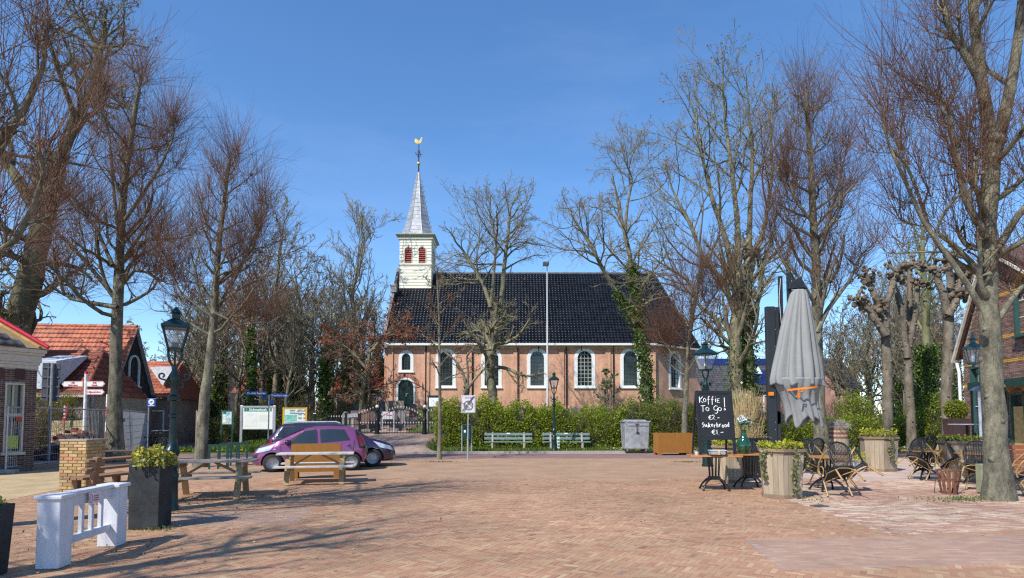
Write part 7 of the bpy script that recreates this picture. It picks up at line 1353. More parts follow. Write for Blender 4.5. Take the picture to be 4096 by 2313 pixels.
def car(label, loc, rz, paint, top, bot, belt, hw, roofw, wheels, wr, side_win, front_glass, rear_glass, extras, name='parked_car'):
    """x forward = +x; top/bot/belt are height profiles along x, hw half width; body lofted from cross-sections"""
    th = thing(name, label, 'car', loc, rz); x0, x1 = top[0][0], top[-1][0]; xs_ = np.unique(np.concatenate([np.linspace(x0, x1, 46), [a for a, _ in top]]))
    def sec(x):
        zt, zb, zl, w_ = interp(top, x), interp(bot, x), min(interp(belt, x), interp(top, x)-.02), interp(hw, x); rw = min(interp(roofw, x), w_*.97); h = zt-zl
        P = [(0, zb), (w_*.80, zb), (w_*.93, zb+.05), (w_*.985, zb+.16), (w_, zb+(zl-zb)*.55), (w_*.985, zb+(zl-zb)*.85), (w_*.955, zl)]
        g = min(1, h/.35)
        for s_ in (.3, .6, .85): P.append((w_*.955+(rw-w_*.955)*s_, zl+h*s_*(.97)))
        P += [(rw*.965, zt-.035*g), (rw*.84, zt-.010*g), (rw*.45, zt+.006*g), (0, zt+.012*g)]
        return P
    rows = []
    for x in xs_:
        h = sec(x); rows.append([(x, -y, z) for y, z in h]+[(x, y, z) for y, z in h[::-1][1:-1]])
    n = len(rows[0]); b = MB(); V = [p_ for r in rows for p_ in r]; Fc = [(i*n+j, i*n+(j+1) % n, (i+1)*n+(j+1) % n, (i+1)*n+j) for i in range(len(rows)-1) for j in range(n)]
    Fc += [tuple(range(n))[::-1], tuple((len(rows)-1)*n+j for j in range(n))]; b.add(V, Fc); body = b.build('body', paint, None, fix=True)
    import bmesh
    c = MB()
    for wx in wheels: c.lathe([(wr+.055, -1.2), (wr+.055, 1.2)], 28, X=Matrix.Translation((wx, 0, wr+.015)) @ Matrix.Rotation(PI/2, 4, 'X'))
    co = c.build('cut', None, None, fix=True); md = body.modifiers.new('arch', 'BOOLEAN'); md.object = co; md.operation = 'DIFFERENCE'; md.solver = 'EXACT'
    bpy.context.view_layer.update(); me = bpy.data.meshes.new_from_object(body.evaluated_get(bpy.context.evaluated_depsgraph_get())); body.modifiers.clear(); body.data = me; bpy.data.objects.remove(co); body.parent = th
    if not me.materials: me.materials.append(paint)
    me.polygons.foreach_set('use_smooth', [True]*len(me.polygons)); me.set_sharp_from_angle(angle=rad(38))
    def ysurf(x, z):
        P = sec(x); 
        for (ya, za), (yb, zb) in zip(P[1:], P[2:]):
            if za <= z <= zb and zb > za: return ya+(yb-ya)*(z-za)/(zb-za)
        return P[-3][0]
    def sidepatch(nm, poly, mat, off=.006, par=th, side=-1, seg=6):
        """panel laid on the body side: polygon given as lower and upper x,z lines"""
        lo, hi = poly; m_ = MB(); xs2 = np.linspace(lo[0][0], lo[-1][0], 12); rws = []
        for k in range(seg+1):
            r = []
            for i, xl in enumerate(xs2):
                u = i/11; zl = float(np.interp(xl, [a for a, _ in lo], [q for _, q in lo])); xh = hi[0][0]+(hi[-1][0]-hi[0][0])*u; zh = float(np.interp(xh, [a for a, _ in hi], [q for _, q in hi])); f = k/seg; x, z = xl+(xh-xl)*f, zl+(zh-zl)*f; r.append((x, side*(ysurf(x, z)+off), z))
            rws.append(r)
        m_.strip(rws); o = m_.build(nm, mat, par, smooth=60); return o
    for s_ in (-1, 1):
        for nm, lo, hi, mat in side_win: sidepatch(nm, (lo, hi), mat, .006 if 'frame' not in nm else .003, th, s_)
    def topglass(nm, xa, xb, ka, kb, mat, par=th):           # glass between heights along the top profile, ka/kb half-width factors
        m_ = MB(); rws = []
        for i in range(9):
            x = xa+(xb-xa)*i/8; zt = interp(top, x); rw = min(interp(roofw, x), interp(hw, x)*.97); k = ka+(kb-ka)*i/8; rws.append([(x, rw*k*v, zt+.012*(1-abs(v))+.010-.012*v*v) for v in np.linspace(-1, 1, 9)])
        m_.strip(rws); return m_.build(nm, mat, par, smooth=60)
    topglass('windscreen', *front_glass, CGL); topglass('rear_window', *rear_glass, CGL)
    for wx in wheels:
        for s_ in (-1, 1):
            yw = s_*(interp(hw, wx)-.10); R_ = Matrix.Translation((wx, yw, wr+.004)) @ Matrix.Rotation(s_*PI/2, 4, 'X')
            q = MB(); q.lathe([(wr*.66, -.09), (wr*.9, -.09), (wr*.99, -.06), (wr, 0), (wr*.99, .06), (wr*.92, .085), (wr*.66, .08)], 28, X=R_, cap=False); ty = q.build('wheel', TYR, th, smooth=50)
            q = MB(); q.lathe([(.001, .045), (wr*.13, .055), (wr*.2, .04), (wr*.62, .07), (wr*.68, .078), (wr*.69, .06), (wr*.69, -.05)], 28, X=R_, cap=False); q.build('hubcap', RIM, ty, smooth=40)
            q = MB()
            for k in range(8):
                a = 2*PI*k/8; c0, s0 = math.cos(a), math.sin(a); w2 = .028; q.add([R_ @ Vector((wr*.32*c0-w2*.5*s0, wr*.32*s0+w2*.5*c0, .061)), R_ @ Vector((wr*.32*c0+w2*.5*s0, wr*.32*s0-w2*.5*c0, .061)), R_ @ Vector((wr*.57*c0+w2*s0, wr*.57*s0-w2*c0, .071)), R_ @ Vector((wr*.57*c0-w2*s0, wr*.57*s0+w2*c0, .071))], [(0, 1, 2, 3)])
            q.build('hub_slots', BPL, ty)
    q = MB(); q.box((np.mean(wheels), 0, .42), (abs(wheels[0]-wheels[1])*1.28, 1.2, .3)); q.build('underbody', BPL, th)
    extras(th, sidepatch, sec, ysurf, topglass); th.scale = (1, 1, .95); return th
# small pink-purple hatchback, nose to the left (local +x is the nose)
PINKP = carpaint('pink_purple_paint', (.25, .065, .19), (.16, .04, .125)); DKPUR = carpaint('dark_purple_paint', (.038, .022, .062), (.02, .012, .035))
top1 = [(-1.715, .62), (-1.70, .88), (-1.64, 1.0), (-1.5, 1.22), (-1.36, 1.40), (-1.1, 1.455), (-.5, 1.47), (-.1, 1.455), (.25, 1.38), (.62, 1.20), (.98, .99), (1.2, .915), (1.5, .81), (1.64, .70), (1.70, .55), (1.715, .45)]
bot1 = [(-1.715, .36), (-1.6, .24), (-1.2, .19), (1.3, .19), (1.6, .20), (1.715, .26)]
belt1 = [(-1.715, .60), (-1.6, .98), (-1.2, .985), (.3, .90), (.95, .84), (1.4, .74), (1.715, .43)]
hw1 = [(-1.715, .62), (-1.6, .74), (-1.3, .80), (-.5, .815), (.9, .81), (1.35, .76), (1.6, .62), (1.715, .45)]
rw1 = [(-1.715, .5), (-1.5, .56), (-1.1, .60), (-.3, .61), (.3, .60), (.95, .68), (1.4, .60), (1.715, .4)]
def ex1(th, sp, sec, ys, tg):
    for s_ in (-1, 1):
        sp('headlamp', ([(1.18, .70), (1.62, .60)], [(1.02, .90), (1.52, .755)]), HLAMP, .012, th, s_)
        sp('rear_pillar_trim', ([(-1.69, .72), (-1.47, .74)], [(-1.42, 1.34), (-1.33, 1.34)]), BPL, .008, th, s_); sp('tail_lamp', ([(-1.66, .80), (-1.50, .82)], [(-1.51, 1.14), (-1.42, 1.16)]), RLAMP, .014, th, s_)
        sp('door_gap', ([(.84, .28), (0.856, .28)], [(.86, .86), (0.876, .86)]), BPL, .004, th, s_); sp('door_gap', ([(-.30, .24), (-0.284, .24)], [(-.24, .90), (-0.224, .90)]), BPL, .004, th, s_); sp('door_gap', ([(-1.28, .6), (-1.264, .6)], [(-1.33, 1.0), (-1.314, 1.0)]), BPL, .004, th, s_)
        sp('sill_trim', ([(-.85, .20), (.72, .20)], [(-.85, .26), (.72, .26)]), BPL, .006, th, s_); sp('side_repeater', ([(1.02, .72), (1.08, .715)], [(1.02, .75), (1.08, .745)]), HLAMP, .008, th, s_); sp('fog_lamp_vent', ([(1.58, .42), (1.69, .40)], [(1.56, .58), (1.68, .53)]), BPL, .012, th, s_)
        for xh, zh in ((-.15, .80), (-1.13, .86)): q = MB(); q.ball((xh, s_*(ys(xh, zh)+.012), zh), .07, 10, 6, .45); o = q.build('door_handle', PINKP, th, smooth=60)
        q = MB(); q.ball((.66, s_*.90, .97), .11, 10, 6, .62); q.box((.70, s_*.81, .92), (.06, .12, .04)); q.build('mirror', BPL if False else DKPUR, th, smooth=60)
        sp('mirror_triangle', ([(.62, .915), (.92, .865)], [(.60, 1.02), (.66, 1.0)]), BPL, .008, th, s_)
        sp('wheel_arch_lip', ([(.78, .25), (.80, .25)], [(.78, .3), (.8, .3)]), PINKP, .002, th, s_)
    q = MB(); q.bb(-1.73, -1.6, -.56, .56, .36, .5); q.build('rear_bumper_trim', BPL, th, bevel=.03); q = MB(); q.bb(1.6, 1.722, -.28, .28, .30, .40); q.build('grille', BPL, th, bevel=.02)
    q = MB(); q.tube([(-1.5, 0, 1.30), (-1.66, .02, 1.1)], .01, 5); q.build('rear_wiper', BPL, th); q = MB(); q.tube([(-.3, 0, 1.47), (-.62, 0, 1.72)], .006, 5); q.build('aerial', BPL, th)
    q = MB(); q.bb(-1.745, -1.72, -.26, .26, .56, .67); q.build('number_plate', M('plate_yellow', (.75, .5, .02), .4), th)
sw1 = [('window_frame', [(-1.20, 1.0), (-.30, .925)], [(-1.02, 1.365), (-.25, 1.39)], BPL), ('front_window_frame', [(-.22, .915), (.80, .885)], [(-.19, 1.395), (.22, 1.33)], BPL), ('rear_side_window', [(-1.16, 1.02), (-.33, .95)], [(-1.0, 1.34), (-.28, 1.365)], CGL), ('front_side_window', [(-.19, .94), (.62, .91)], [(-.16, 1.37), (.20, 1.31)], CGL)]
gF, gR = G(1086, 1890), G(1400, 1883); cx_, cy_ = (gF.x+gR.x)/2, (gF.y+gR.y)/2+.72; a_ = math.atan2(gF.y-gR.y, gF.x-gR.x)
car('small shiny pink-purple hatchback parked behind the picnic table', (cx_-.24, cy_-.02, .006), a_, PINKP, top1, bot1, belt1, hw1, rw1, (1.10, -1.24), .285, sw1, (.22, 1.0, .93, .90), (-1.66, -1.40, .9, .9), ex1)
# darker estate behind, nose to the right
top2 = [(-2.1, .55), (-2.08, .95), (-1.98, 1.12), (-1.75, 1.40), (-1.6, 1.52), (-1.2, 1.56), (-.4, 1.575), (.1, 1.56), (.45, 1.46), (.85, 1.24), (1.15, 1.06), (1.45, .985), (1.8, .89), (2.02, .76), (2.1, .58), (2.12, .5)]
bot2 = [(-2.1, .4), (-1.9, .26), (-1.4, .2), (1.7, .2), (2.0, .22), (2.12, .3)]
belt2 = [(-2.1, .52), (-1.98, 1.02), (-1.4, 1.02), (.4, .95), (1.1, .92), (1.7, .82), (2.12, .48)]
hw2 = [(-2.1, .66), (-1.9, .80), (-1.4, .86), (0, .872), (1.2, .86), (1.7, .80), (2.0, .62), (2.12, .42)]
rw2_ = [(-2.1, .5), (-1.7, .62), (-1.2, .66), (0, .67), (.5, .66), (1.2, .74), (1.7, .64), (2.12, .35)]
def ex2(th, sp, sec, ys, tg):
    for s_ in (-1, 1):
        sp('headlamp', ([(1.55, .70), (2.03, .58)], [(1.32, .93), (1.92, .74)]), HLAMP, .012, th, s_); sp('tail_lamp', ([(-2.06, .70), (-1.9, .72)], [(-1.97, 1.02), (-1.88, 1.04)]), RLAMP, .012, th, s_)
        sp('door_gap', ([(1.0, .28), (1.016, .28)], [(1.02, .92), (1.036, .92)]), BPL, .004, th, s_); sp('door_gap', ([(-.1, .24), (-0.084, .24)], [(-.05, .95), (-0.034, .95)]), BPL, .004, th, s_)
        q = MB(); q.tube([(-1.55, s_*.58, 1.55), (-1.45, s_*.58, 1.60), (.1, s_*.60, 1.615), (.25, s_*.60, 1.56)], .022, 6); q.build('roof_rail', M('rail_silver', (.7, .71, .73), .35, metal=.5), th, smooth=60)
        q = MB(); q.ball((.78, s_*.97, 1.02), .11, 10, 6, .65); q.build('mirror', DKPUR, th, smooth=60)
    q = MB(); q.bb(1.9, 2.125, -.3, .3, .34, .44); q.build('bumper_grille', BPL, th, bevel=.03)
sw2 = [('window_frame', [(-1.86, 1.04), (.75, .965)], [(-1.62, 1.44), (.30, 1.46)], BPL), ('side_window', [(-1.80, 1.06), (-1.05, 1.04)], [(-1.58, 1.42), (-1.0, 1.46)], CGL), ('side_window', [(-.98, 1.04), (-.12, 1.0)], [(-.94, 1.46), (-.10, 1.47)], CGL), ('side_window', [(-.05, 1.0), (.72, .98)], [(-.04, 1.47), (.30, 1.43)], CGL)]
gW = G(1481, 1869); a2_ = a_+PI
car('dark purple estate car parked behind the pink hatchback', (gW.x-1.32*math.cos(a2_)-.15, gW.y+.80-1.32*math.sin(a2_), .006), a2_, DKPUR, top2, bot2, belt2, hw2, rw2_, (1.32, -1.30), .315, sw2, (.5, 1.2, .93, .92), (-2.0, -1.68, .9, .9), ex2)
# ================================================================== terrace
TOPW = M('table_orange', (.46, .20, .055), .35, var=.15, s=3, st=(1, 10, 1), coat=.3, bump=.05); CAST = M('cast_iron', (.012, .012, .013), .38, metal=.3)
def bistro(label, loc, rz, W_, dp, H=.78, legs=1):
    th = thing('bistro_table', label, 'table', loc, rz); q = MB(); q.box((0, 0, H-.018), (W_, dp, .036)); q.build('tabletop', TOPW, th, bevel=.006)
    for lx_ in ([0] if legs == 1 else [-W_*.25, W_*.25]):
        for y in (-.06, .06):
            q = MB()
            for x in (-.1, -.035, .035, .1): q.tube([(lx_+x*1.25, y*1.3, H-.04), (lx_+x, y, H*.5), (lx_+x, y, .26)], .011, 6)
            q.box((lx_, y, .27), (.26, .05, .07)); q.box((lx_, y*1.2, H-.05), (.36, .06, .03)); q.build('pedestal', CAST, th)
        for sx in (-1, 1):
            for sy in (-1, 1): q = MB(); q.tube([(lx_+sx*.06, sy*.05, .27), (lx_+sx*.15, sy*.12, .23), (lx_+sx*.24, sy*.2, .12), (lx_+sx*.28, sy*.25, .02)], [.03, .026, .02, .024], 7); q.ball((lx_+sx*.28, sy*.25, .02), .03, 8, 5, .7); q.build('foot', CAST, th, smooth=50)
    return th
gT = G(2850, 1962); TH = .80
t1 = bistro('orange-topped bistro table on cast iron feet under the chalkboard', (gT.x+.06, gT.y+.05, .006), rad(-8), 1.12, .74, TH); gT2 = G(3012, 1957)
t2 = bistro('orange-topped bistro table carrying the green glass vase', (gT2.x-.02, gT2.y+.15, .006), rad(-2), .9, .7, TH+.012)
# chalkboard (A-frame) standing on the table
CH = M('chalk_black', (.012, .013, .015), .6, var=.3, s=4, bump=.05); FRB = M('frame_black', (.014, .014, .016), .4, var=.2); CHALK = M('chalk_white', (.82, .82, .82), .8, bump=0)
Yc = gT.y+.06; pc = D(2872, 1815, Yc); cb = thing('chalkboard', 'black A-frame chalkboard with coffee prices standing on the table', 'chalkboard', (D(2868, 1600, Yc).x, Yc, TH+.006), rad(4)); zb0 = D(2868, 1815, Yc).z
Hc = D(2868, 1560, Yc).z-TH; wt, wbm = (D(2930, 1600, Yc).x-D(2790, 1600, Yc).x)/2, (D(2951, 1700, Yc).x-D(2815, 1700, Yc).x)/2; tilt = rad(8)
Xb = Matrix.Rotation(-tilt, 4, 'X')
q = MB(); q.bb(-wt+.03, wt-.03, -.008, .008, .40, Hc-.06, Xb); bd_ = q.build('board', CH, cb)
for s_ in (-1, 1): q = MB(); q.bb(s_*wt-.035, s_*wt+.035, -.022, .022, 0, Hc, Xb); q.build('frame_leg', FRB, cb, bevel=.006)
for z0, z1 in ((Hc-.075, Hc-.002), (.34, .405)): q = MB(); q.bb(-wt+.0355, wt-.0355, -.02, .02, z0, z1, Xb); q.build('frame_rail', FRB, cb, bevel=.005)
for s_ in (-1, 1): q = MB(); q.bar((s_*wt, .04+Hc*math.sin(tilt), Hc*.99), (s_*wt, .42+.1, .0), .05, .03, up=(1, 0, 0)); q.build('rear_leg', FRB, cb)
q = MB(); q.bar((-wt, .31, .62), (wt, .31, .62), .03, .05); q.build('rear_rail', FRB, cb)
GLY = {'K': '0,0 0,1|.7,1 .02,.45 .75,0', 'o': '.3,.6 .05,.45 .05,.15 .3,0 .55,.15 .55,.45 .3,.6', 'f': '.6,.95 .4,1 .28,.8 .25,-.3|.05,.5 .55,.52', 'i': '.2,.55 .2,0|.2,.8 .22,.84', 'E': '.6,.62 .1,.6 .1,0 .62,0|.1,.32 .5,.33', 'T': '0,.95 .75,1|.38,.97 .36,0', 'G': '.75,.85 .4,1 .08,.7 .1,.35 .4,.2 .7,.4 .72,.6 .7,-.1 .45,-.3 .2,-.2', '!': '.1,1 .08,.25|.08,0 .0,.08 .08,.16 .16,.08 .08,0', 'C': '.7,.9 .4,1 .1,.75 .08,.3 .35,0 .68,.08|-.05,.6 .5,.62|-.05,.42 .45,.43', '2': '.05,.8 .3,1 .55,.8 .5,.55 .05,0 .6,.02', '.': '.1,.0 .12,.05', '-': '.05,.42 .55,.45', 'S': '.6,.85 .35,1 .08,.8 .2,.58 .5,.45 .55,.15 .3,0 .05,.1', 'u': '.05,.58 .08,.15 .25,0 .45,.1 .5,.58 .52,0', 'k': '.05,1 .05,0|.45,.58 .07,.28 .5,0', 'e': '.08,.3 .5,.34 .42,.55 .2,.58 .06,.35 .15,.06 .48,.05', 'r': '.08,.58 .1,0|.1,.4 .28,.58 .45,.54', 'b': '.06,1 .06,0 .4,.02 .5,.3 .35,.56 .08,.5', 'd': '.5,1 .5,0|.5,.45 .3,.58 .08,.4 .1,.1 .3,0 .5,.1', '1': '.2,1 .22,0', ' ': ''}
def chalk(t, u, v, h, w_):
    adv = sum(.42 if c in 'i!.1' else .5 if c == ' ' else .78 for c in t); k = w_/adv; x = u-w_/2; q = MB()
    for n_, c in enumerate(t):
        dy = .012*math.sin(n_*2.1+u*9)
        for ln in GLY[c].split('|'):
            pts = [tuple(float(a) for a in p_.split(',')) for p_ in ln.split()]
            if len(pts) > 1: q.tube([Xb @ Vector((x+a*k*.95+.06*b_*h*.3, -.011, v+(b_-.45)*h+dy)) for a, b_ in pts], .0085, 4)
        x += k*(.42 if c in 'i!.1' else .5 if c == ' ' else .78)
    q.build('lettering', CHALK, bd_)['kind'] = 'stuff'
zs_ = lambda f: .405+(Hc-.48)*f
chalk('KoffiE', -.10, zs_(.86), .145, .50); chalk('To Go', -.07, zs_(.65), .145, .52); chalk('!', .27, zs_(.74), .30, .10); chalk('C2.-', -.02, zs_(.44), .10, .28); chalk('Suikerbrood', .0, zs_(.27), .105, .66); chalk('C1.-', .04, zs_(.10), .10, .30)
# things on the tables
WICK = M('tray_brown', (.05, .035, .03), .6); gx_ = lambda px, py, Y: D(px, py, Y)
zt = TH+.006
p_ = gx_(2870, 1815, gT.y-.22); th = thing('serving_tray', 'dark round tray on the bistro table', 'tray', (p_.x, gT.y-.22, zt)); q = MB(); q.lathe([(.01, .004), (.2, .004), (.22, .022), (.225, .02), (.205, 0), (.01, 0)], 20, cap=False); q.build('dish', WICK, th, smooth=40)
th = thing('plastic_box', 'clear plastic box standing on the dark tray', 'box', (p_.x-.0, gT.y-.20, zt+.006)); q = MB(); q.box((0, 0, .05), (.30, .16, .1), top=(.34, .2)); q.build('tub', clearglass('plastic_clear', .45, (.72, .75, .8)), th); q = MB(); q.box((0, 0, .106), (.36, .22, .014)); q.build('rim', M('plastic_rim', (.6, .63, .68), .3), th)
q = MB(); q.lathe([(.03, 0), (.032, .09), (.028, .095)], 12); o = q.build('candle', M('candle_tan', (.5, .3, .12), .5), None, smooth=40); o.location = (p_.x+.0, gT.y-.34, zt+.006); tag(o, 'short tan candle on the edge of the tray', 'candle')
p2 = gx_(2786, 1812, gT.y-.1); q = MB(); q.lathe([(.03, 0), (.04, .02), (.038, .07), (.03, .075)], 10); o = q.build('tea_light_glass', clearglass('tl_glass', .5, (.8, .8, .85)), None, smooth=40); o.location = (p2.x, gT.y-.1, zt); tag(o, 'small glass tea light at the left table corner', 'glass')
p3 = gx_(2975, 1808, gT2.y-.05); th = thing('glass_vase', 'bulbous dark green glass vase with white flowers', 'vase', (p3.x, gT2.y-.05, TH+.018)); GV = M('green_glass', (.008, .06, .022), .06, var=.2, bump=0, coat=.6, spec=.8)
q = MB(); q.lathe([(.09, 0), (.145, .06), (.165, .16), (.155, .26), (.10, .36), (.06, .43), (.055, .50), (.075, .55), (.06, .55), (.045, .48)], 18, cap=False); q.build('body', GV, th, smooth=60)
q = MB()
for k in range(5): a = k*1.25; q.tube([(0, 0, .4), (.05*math.cos(a), .05*math.sin(a), .62), (.12*math.cos(a), .1*math.sin(a), .72+.04*k)], .006, 5)
q.build('stems', M('green_stem', (.12, .14, .04), .8), th); RNG = np.random.default_rng(71); P = RNG.normal(0, 1, (90, 3))*np.array([.09, .08, .06])+np.array([.03, 0, .72]); leaves('petals', P[:55]*.8+np.array([0, 0, .2]), .085, leafmat('petal_white', (.75, .75, .72), (.82, .82, .8), .3), th, aspect=.9); leaves('leaves', P, .09, leafmat('vase_leaves', (.03, .12, .06), (.12, .25, .14), .3), th)
# ---- wooden tubs (staved, with rim) holding ivy and flowers
OAKW = M('tub_oak', (.36, .28, .19), .8, var=.2, s=2.2, st=(7, 7, .6), bump=.25, rnd=.14, c2=(.46, .37, .26)); RIMW = M('tub_rim', (.22, .155, .10), .8, var=.2, s=4, rnd=.1)
IVYL = leafmat('tub_ivy', (.10, .12, .03), (.30, .30, .14), .3); YFL = leafmat('yellow_green', (.30, .34, .02), (.52, .46, .03), .35)
def tub(label, loc, rz, rt, rb, H, sides=6, fl=900, trail=True, seed=1, tall=0, staves=4):
    global RNG; RNG = np.random.default_rng(seed); th = thing('wooden_tub', label, 'planter', loc, rz); ca = 1/math.cos(PI/sides)
    for i in range(sides):
        a0, a1 = 2*PI*i/sides, 2*PI*(i+1)/sides
        for k in range(staves):
            f0, f1 = k/staves+.006, (k+1)/staves-.006; q = MB(); P = lambda r, f, z, o=0.: ((r*ca-o)*(math.cos(a0)+(math.cos(a1)-math.cos(a0))*f), (r*ca-o)*(math.sin(a0)+(math.sin(a1)-math.sin(a0))*f), z)
            q.add([P(rb, f0, .05), P(rb, f1, .05), P(rt, f1, H-.05), P(rt, f0, H-.05), P(rb, f0, .05, .035), P(rb, f1, .05, .035), P(rt, f1, H-.05, .035), P(rt, f0, H-.05, .035)], [(0, 1, 2, 3), (0, 3, 7, 4), (1, 5, 6, 2), (4, 7, 6, 5)]); q.build('stave', OAKW, th)
        for (z0, z1, r0, o_) in ((.0, .07, rb, .02), (H-.12, H-.065, rt-.01, .012), (H-.06, H, rt, .035)):
            q = MB(); E0 = [(r0*ca+o_)*math.cos(a0), (r0*ca+o_)*math.sin(a0)]; E1 = [(r0*ca+o_)*math.cos(a1), (r0*ca+o_)*math.sin(a1)]; kk = (r0*ca-.04)/(r0*ca+o_)
            q.add([(*E0, z0), (*E1, z0), (*E1, z1), (*E0, z1), (E0[0]*kk, E0[1]*kk, z0), (E1[0]*kk, E1[1]*kk, z0), (E1[0]*kk, E1[1]*kk, z1), (E0[0]*kk, E0[1]*kk, z1)], [(0, 1, 2, 3), (3, 2, 6, 7), (4, 5, 1, 0), (5, 4, 7, 6)]); q.build('rim' if z0 else 'foot_rim', RIMW, th)
    q = MB(); q.lathe([(rt*ca-.04, H-.14), (.01, H-.08)], sides); q.build('soil', SOIL, th)
    n = fl; d = RNG.random(n)**.5*rt*1.08; a = RNG.random(n)*2*PI; P = np.stack([d*np.cos(a), d*np.sin(a), H-.06+RNG.random(n)*.12*(1+tall)+.04*np.sin(a*3)], 1); leaves('ivy_leaves', P[::2], .055, IVYL, th, aspect=.8); leaves('flowering_leaves', P[1::2]+np.array([0, 0, .05]), .06, YFL, th, up=.4, aspect=.7)
    if trail:
        for aa, ln in trail:
            m = int(190*ln/.8); t = RNG.random(m); r_ = rt*ca*.97-(rt-rb)*t*ln/H+.03; Pq = np.stack([r_*np.cos(aa+.06*np.sin(t*9))+RNG.normal(0, .03, m), r_*np.sin(aa+.06*np.sin(t*9))+RNG.normal(0, .03, m), H-.02-t*ln+RNG.normal(0, .02, m)], 1); leaves('trailing_ivy', Pq, .055, IVYL, th, up=-.4, aspect=.85)
            q = MB(); q.tube([((rt*ca*.98-(rt-rb)*s_*ln/H+.02)*math.cos(aa+.06*math.sin(s_*9)), (rt*ca*.98-(rt-rb)*s_*ln/H+.02)*math.sin(aa+.06*math.sin(s_*9)), H-s_*ln) for s_ in np.linspace(0, 1, 8)], .006, 4); q.build('ivy_stem', TWIG, th)
    return th
def tub_px(label, pxl, pxr, pyb, pyt, rz, seed, **kw):
    g = G((pxl+pxr)/2, pyb); s_ = F/g.y; w_ = (pxr-pxl)/s_; H = (pyb-pyt)/s_; rt = w_/2*.93; return tub(label, (g.x, g.y+rt*.75, .006), rz, rt, rt*.88, H, seed=seed, **kw)
tub_px('big staved wooden tub with trailing ivy beside the bistro tables', 3068, 3240, 1995, 1800, rad(12), 81, fl=1500, trail=[(rad(270), .85), (rad(318), .35), (rad(190), .6)])
tub_px('wooden tub half hidden behind the bistro table and chalkboard', 2868, 2985, 1932, 1785, rad(5), 82, fl=900, trail=[(rad(280), .3)])
tub_px('staved wooden tub with bright yellow flowers before the pollards', 3480, 3612, 1887, 1750, rad(14), 83, fl=1100, trail=[(rad(262), .7)], tall=.8)
tub_px('wide wooden tub behind the iron fire basket', 3815, 3960, 1930, 1768, rad(20), 84, fl=700, trail=False)
# black trellis crate with tall grass; slatted dark tub beneath
g = G(3000, 1905); Hg = D(3000, 1752, g.y+.3).z; BW = M('crate_black', (.014, .013, .013), .6, var=.2)
th = thing('trellis_planter', 'black trellised planter box full of tall dry grass', 'planter', (D(3015, 1750, g.y).x, g.y+.5, .006), rad(-4)); W_ = .82; ext = Hg
q = MB(); q.bb(-W_/2, W_/2, -.38, .38, .0, Hg-.03); q.build('box', M('crate_inner', (.03, .028, .03), .8), th)
for z0, z1 in ((Hg-.05, Hg), (Hg*.52, Hg*.52+.05), (.02, .08)): q = MB(); q.bb(-W_/2-.03, W_/2+.03, -.42, -.381, z0, z1); q.build('crate_rail', BW, th)
for x in (-W_/2, 0, W_/2): q = MB(); q.bb(x-.025, x+.025, -.41, -.382, .08, Hg-.05); q.build('crate_post', BW, th)
for s_ in (-1, 1):
    for k in (-1, 1): q = MB(); q.bar((k*W_*.25-s_*W_*.2, -.395, Hg*.57), (k*W_*.25+s_*W_*.2, -.395, Hg-.06), .018, .02, up=(0, 1, 0)); q.build('lattice_bar', M('lattice_grey', (.10, .10, .11), .5), th)
RNG = np.random.default_rng(85); t = TM(); m = 420; zt_ = D(2995, 1555, g.y+.5).z
a, r = grow(np.stack([RNG.normal(-.05, .16, m), RNG.normal(0, .14, m), np.full(m, Hg-.1)], 1), RNG.normal(0, .15, (m, 3))+np.array([0, 0, 1]), (zt_-Hg+.1)*(.45+.6*RNG.random(m)), np.full(m, .006), 6, .05, .015, .5); t.add(a, r, 3)
m = 260; a, r = grow(np.stack([RNG.normal(0, .18, m), RNG.normal(0, .16, m), np.full(m, Hg-.08)], 1), RNG.normal(0, .7, (m, 3))+np.array([0, 0, .8]), .25+.45*RNG.random(m), np.full(m, .005), 5, .12, -.12, .5); t.add(a, r, 3)
t.build('dry_grass', M('straw', (.50, .38, .19), .8, var=.25, s=4, bump=0), th, False)
th = thing('slatted_tub', 'tall black slatted tub standing behind the second bistro table', 'planter', (D(3015, 1800, g.y-.2).x, g.y-.25, .006)); rt, rb, H = .38, .29, .80
for k in range(16):
    a = 2*PI*k/16; da = PI/16*.9; q = MB(); q.add([(rb*math.cos(a-da), rb*math.sin(a-da), .0), (rb*math.cos(a+da), rb*math.sin(a+da), .0), (rt*math.cos(a+da), rt*math.sin(a+da), H), (rt*math.cos(a-da), rt*math.sin(a-da), H)], [(0, 1, 2, 3)]); q.lathe([(rb-.02, 0), (rt-.02, H)], 16) if k == 0 else None; q.build('slat', BW, th)
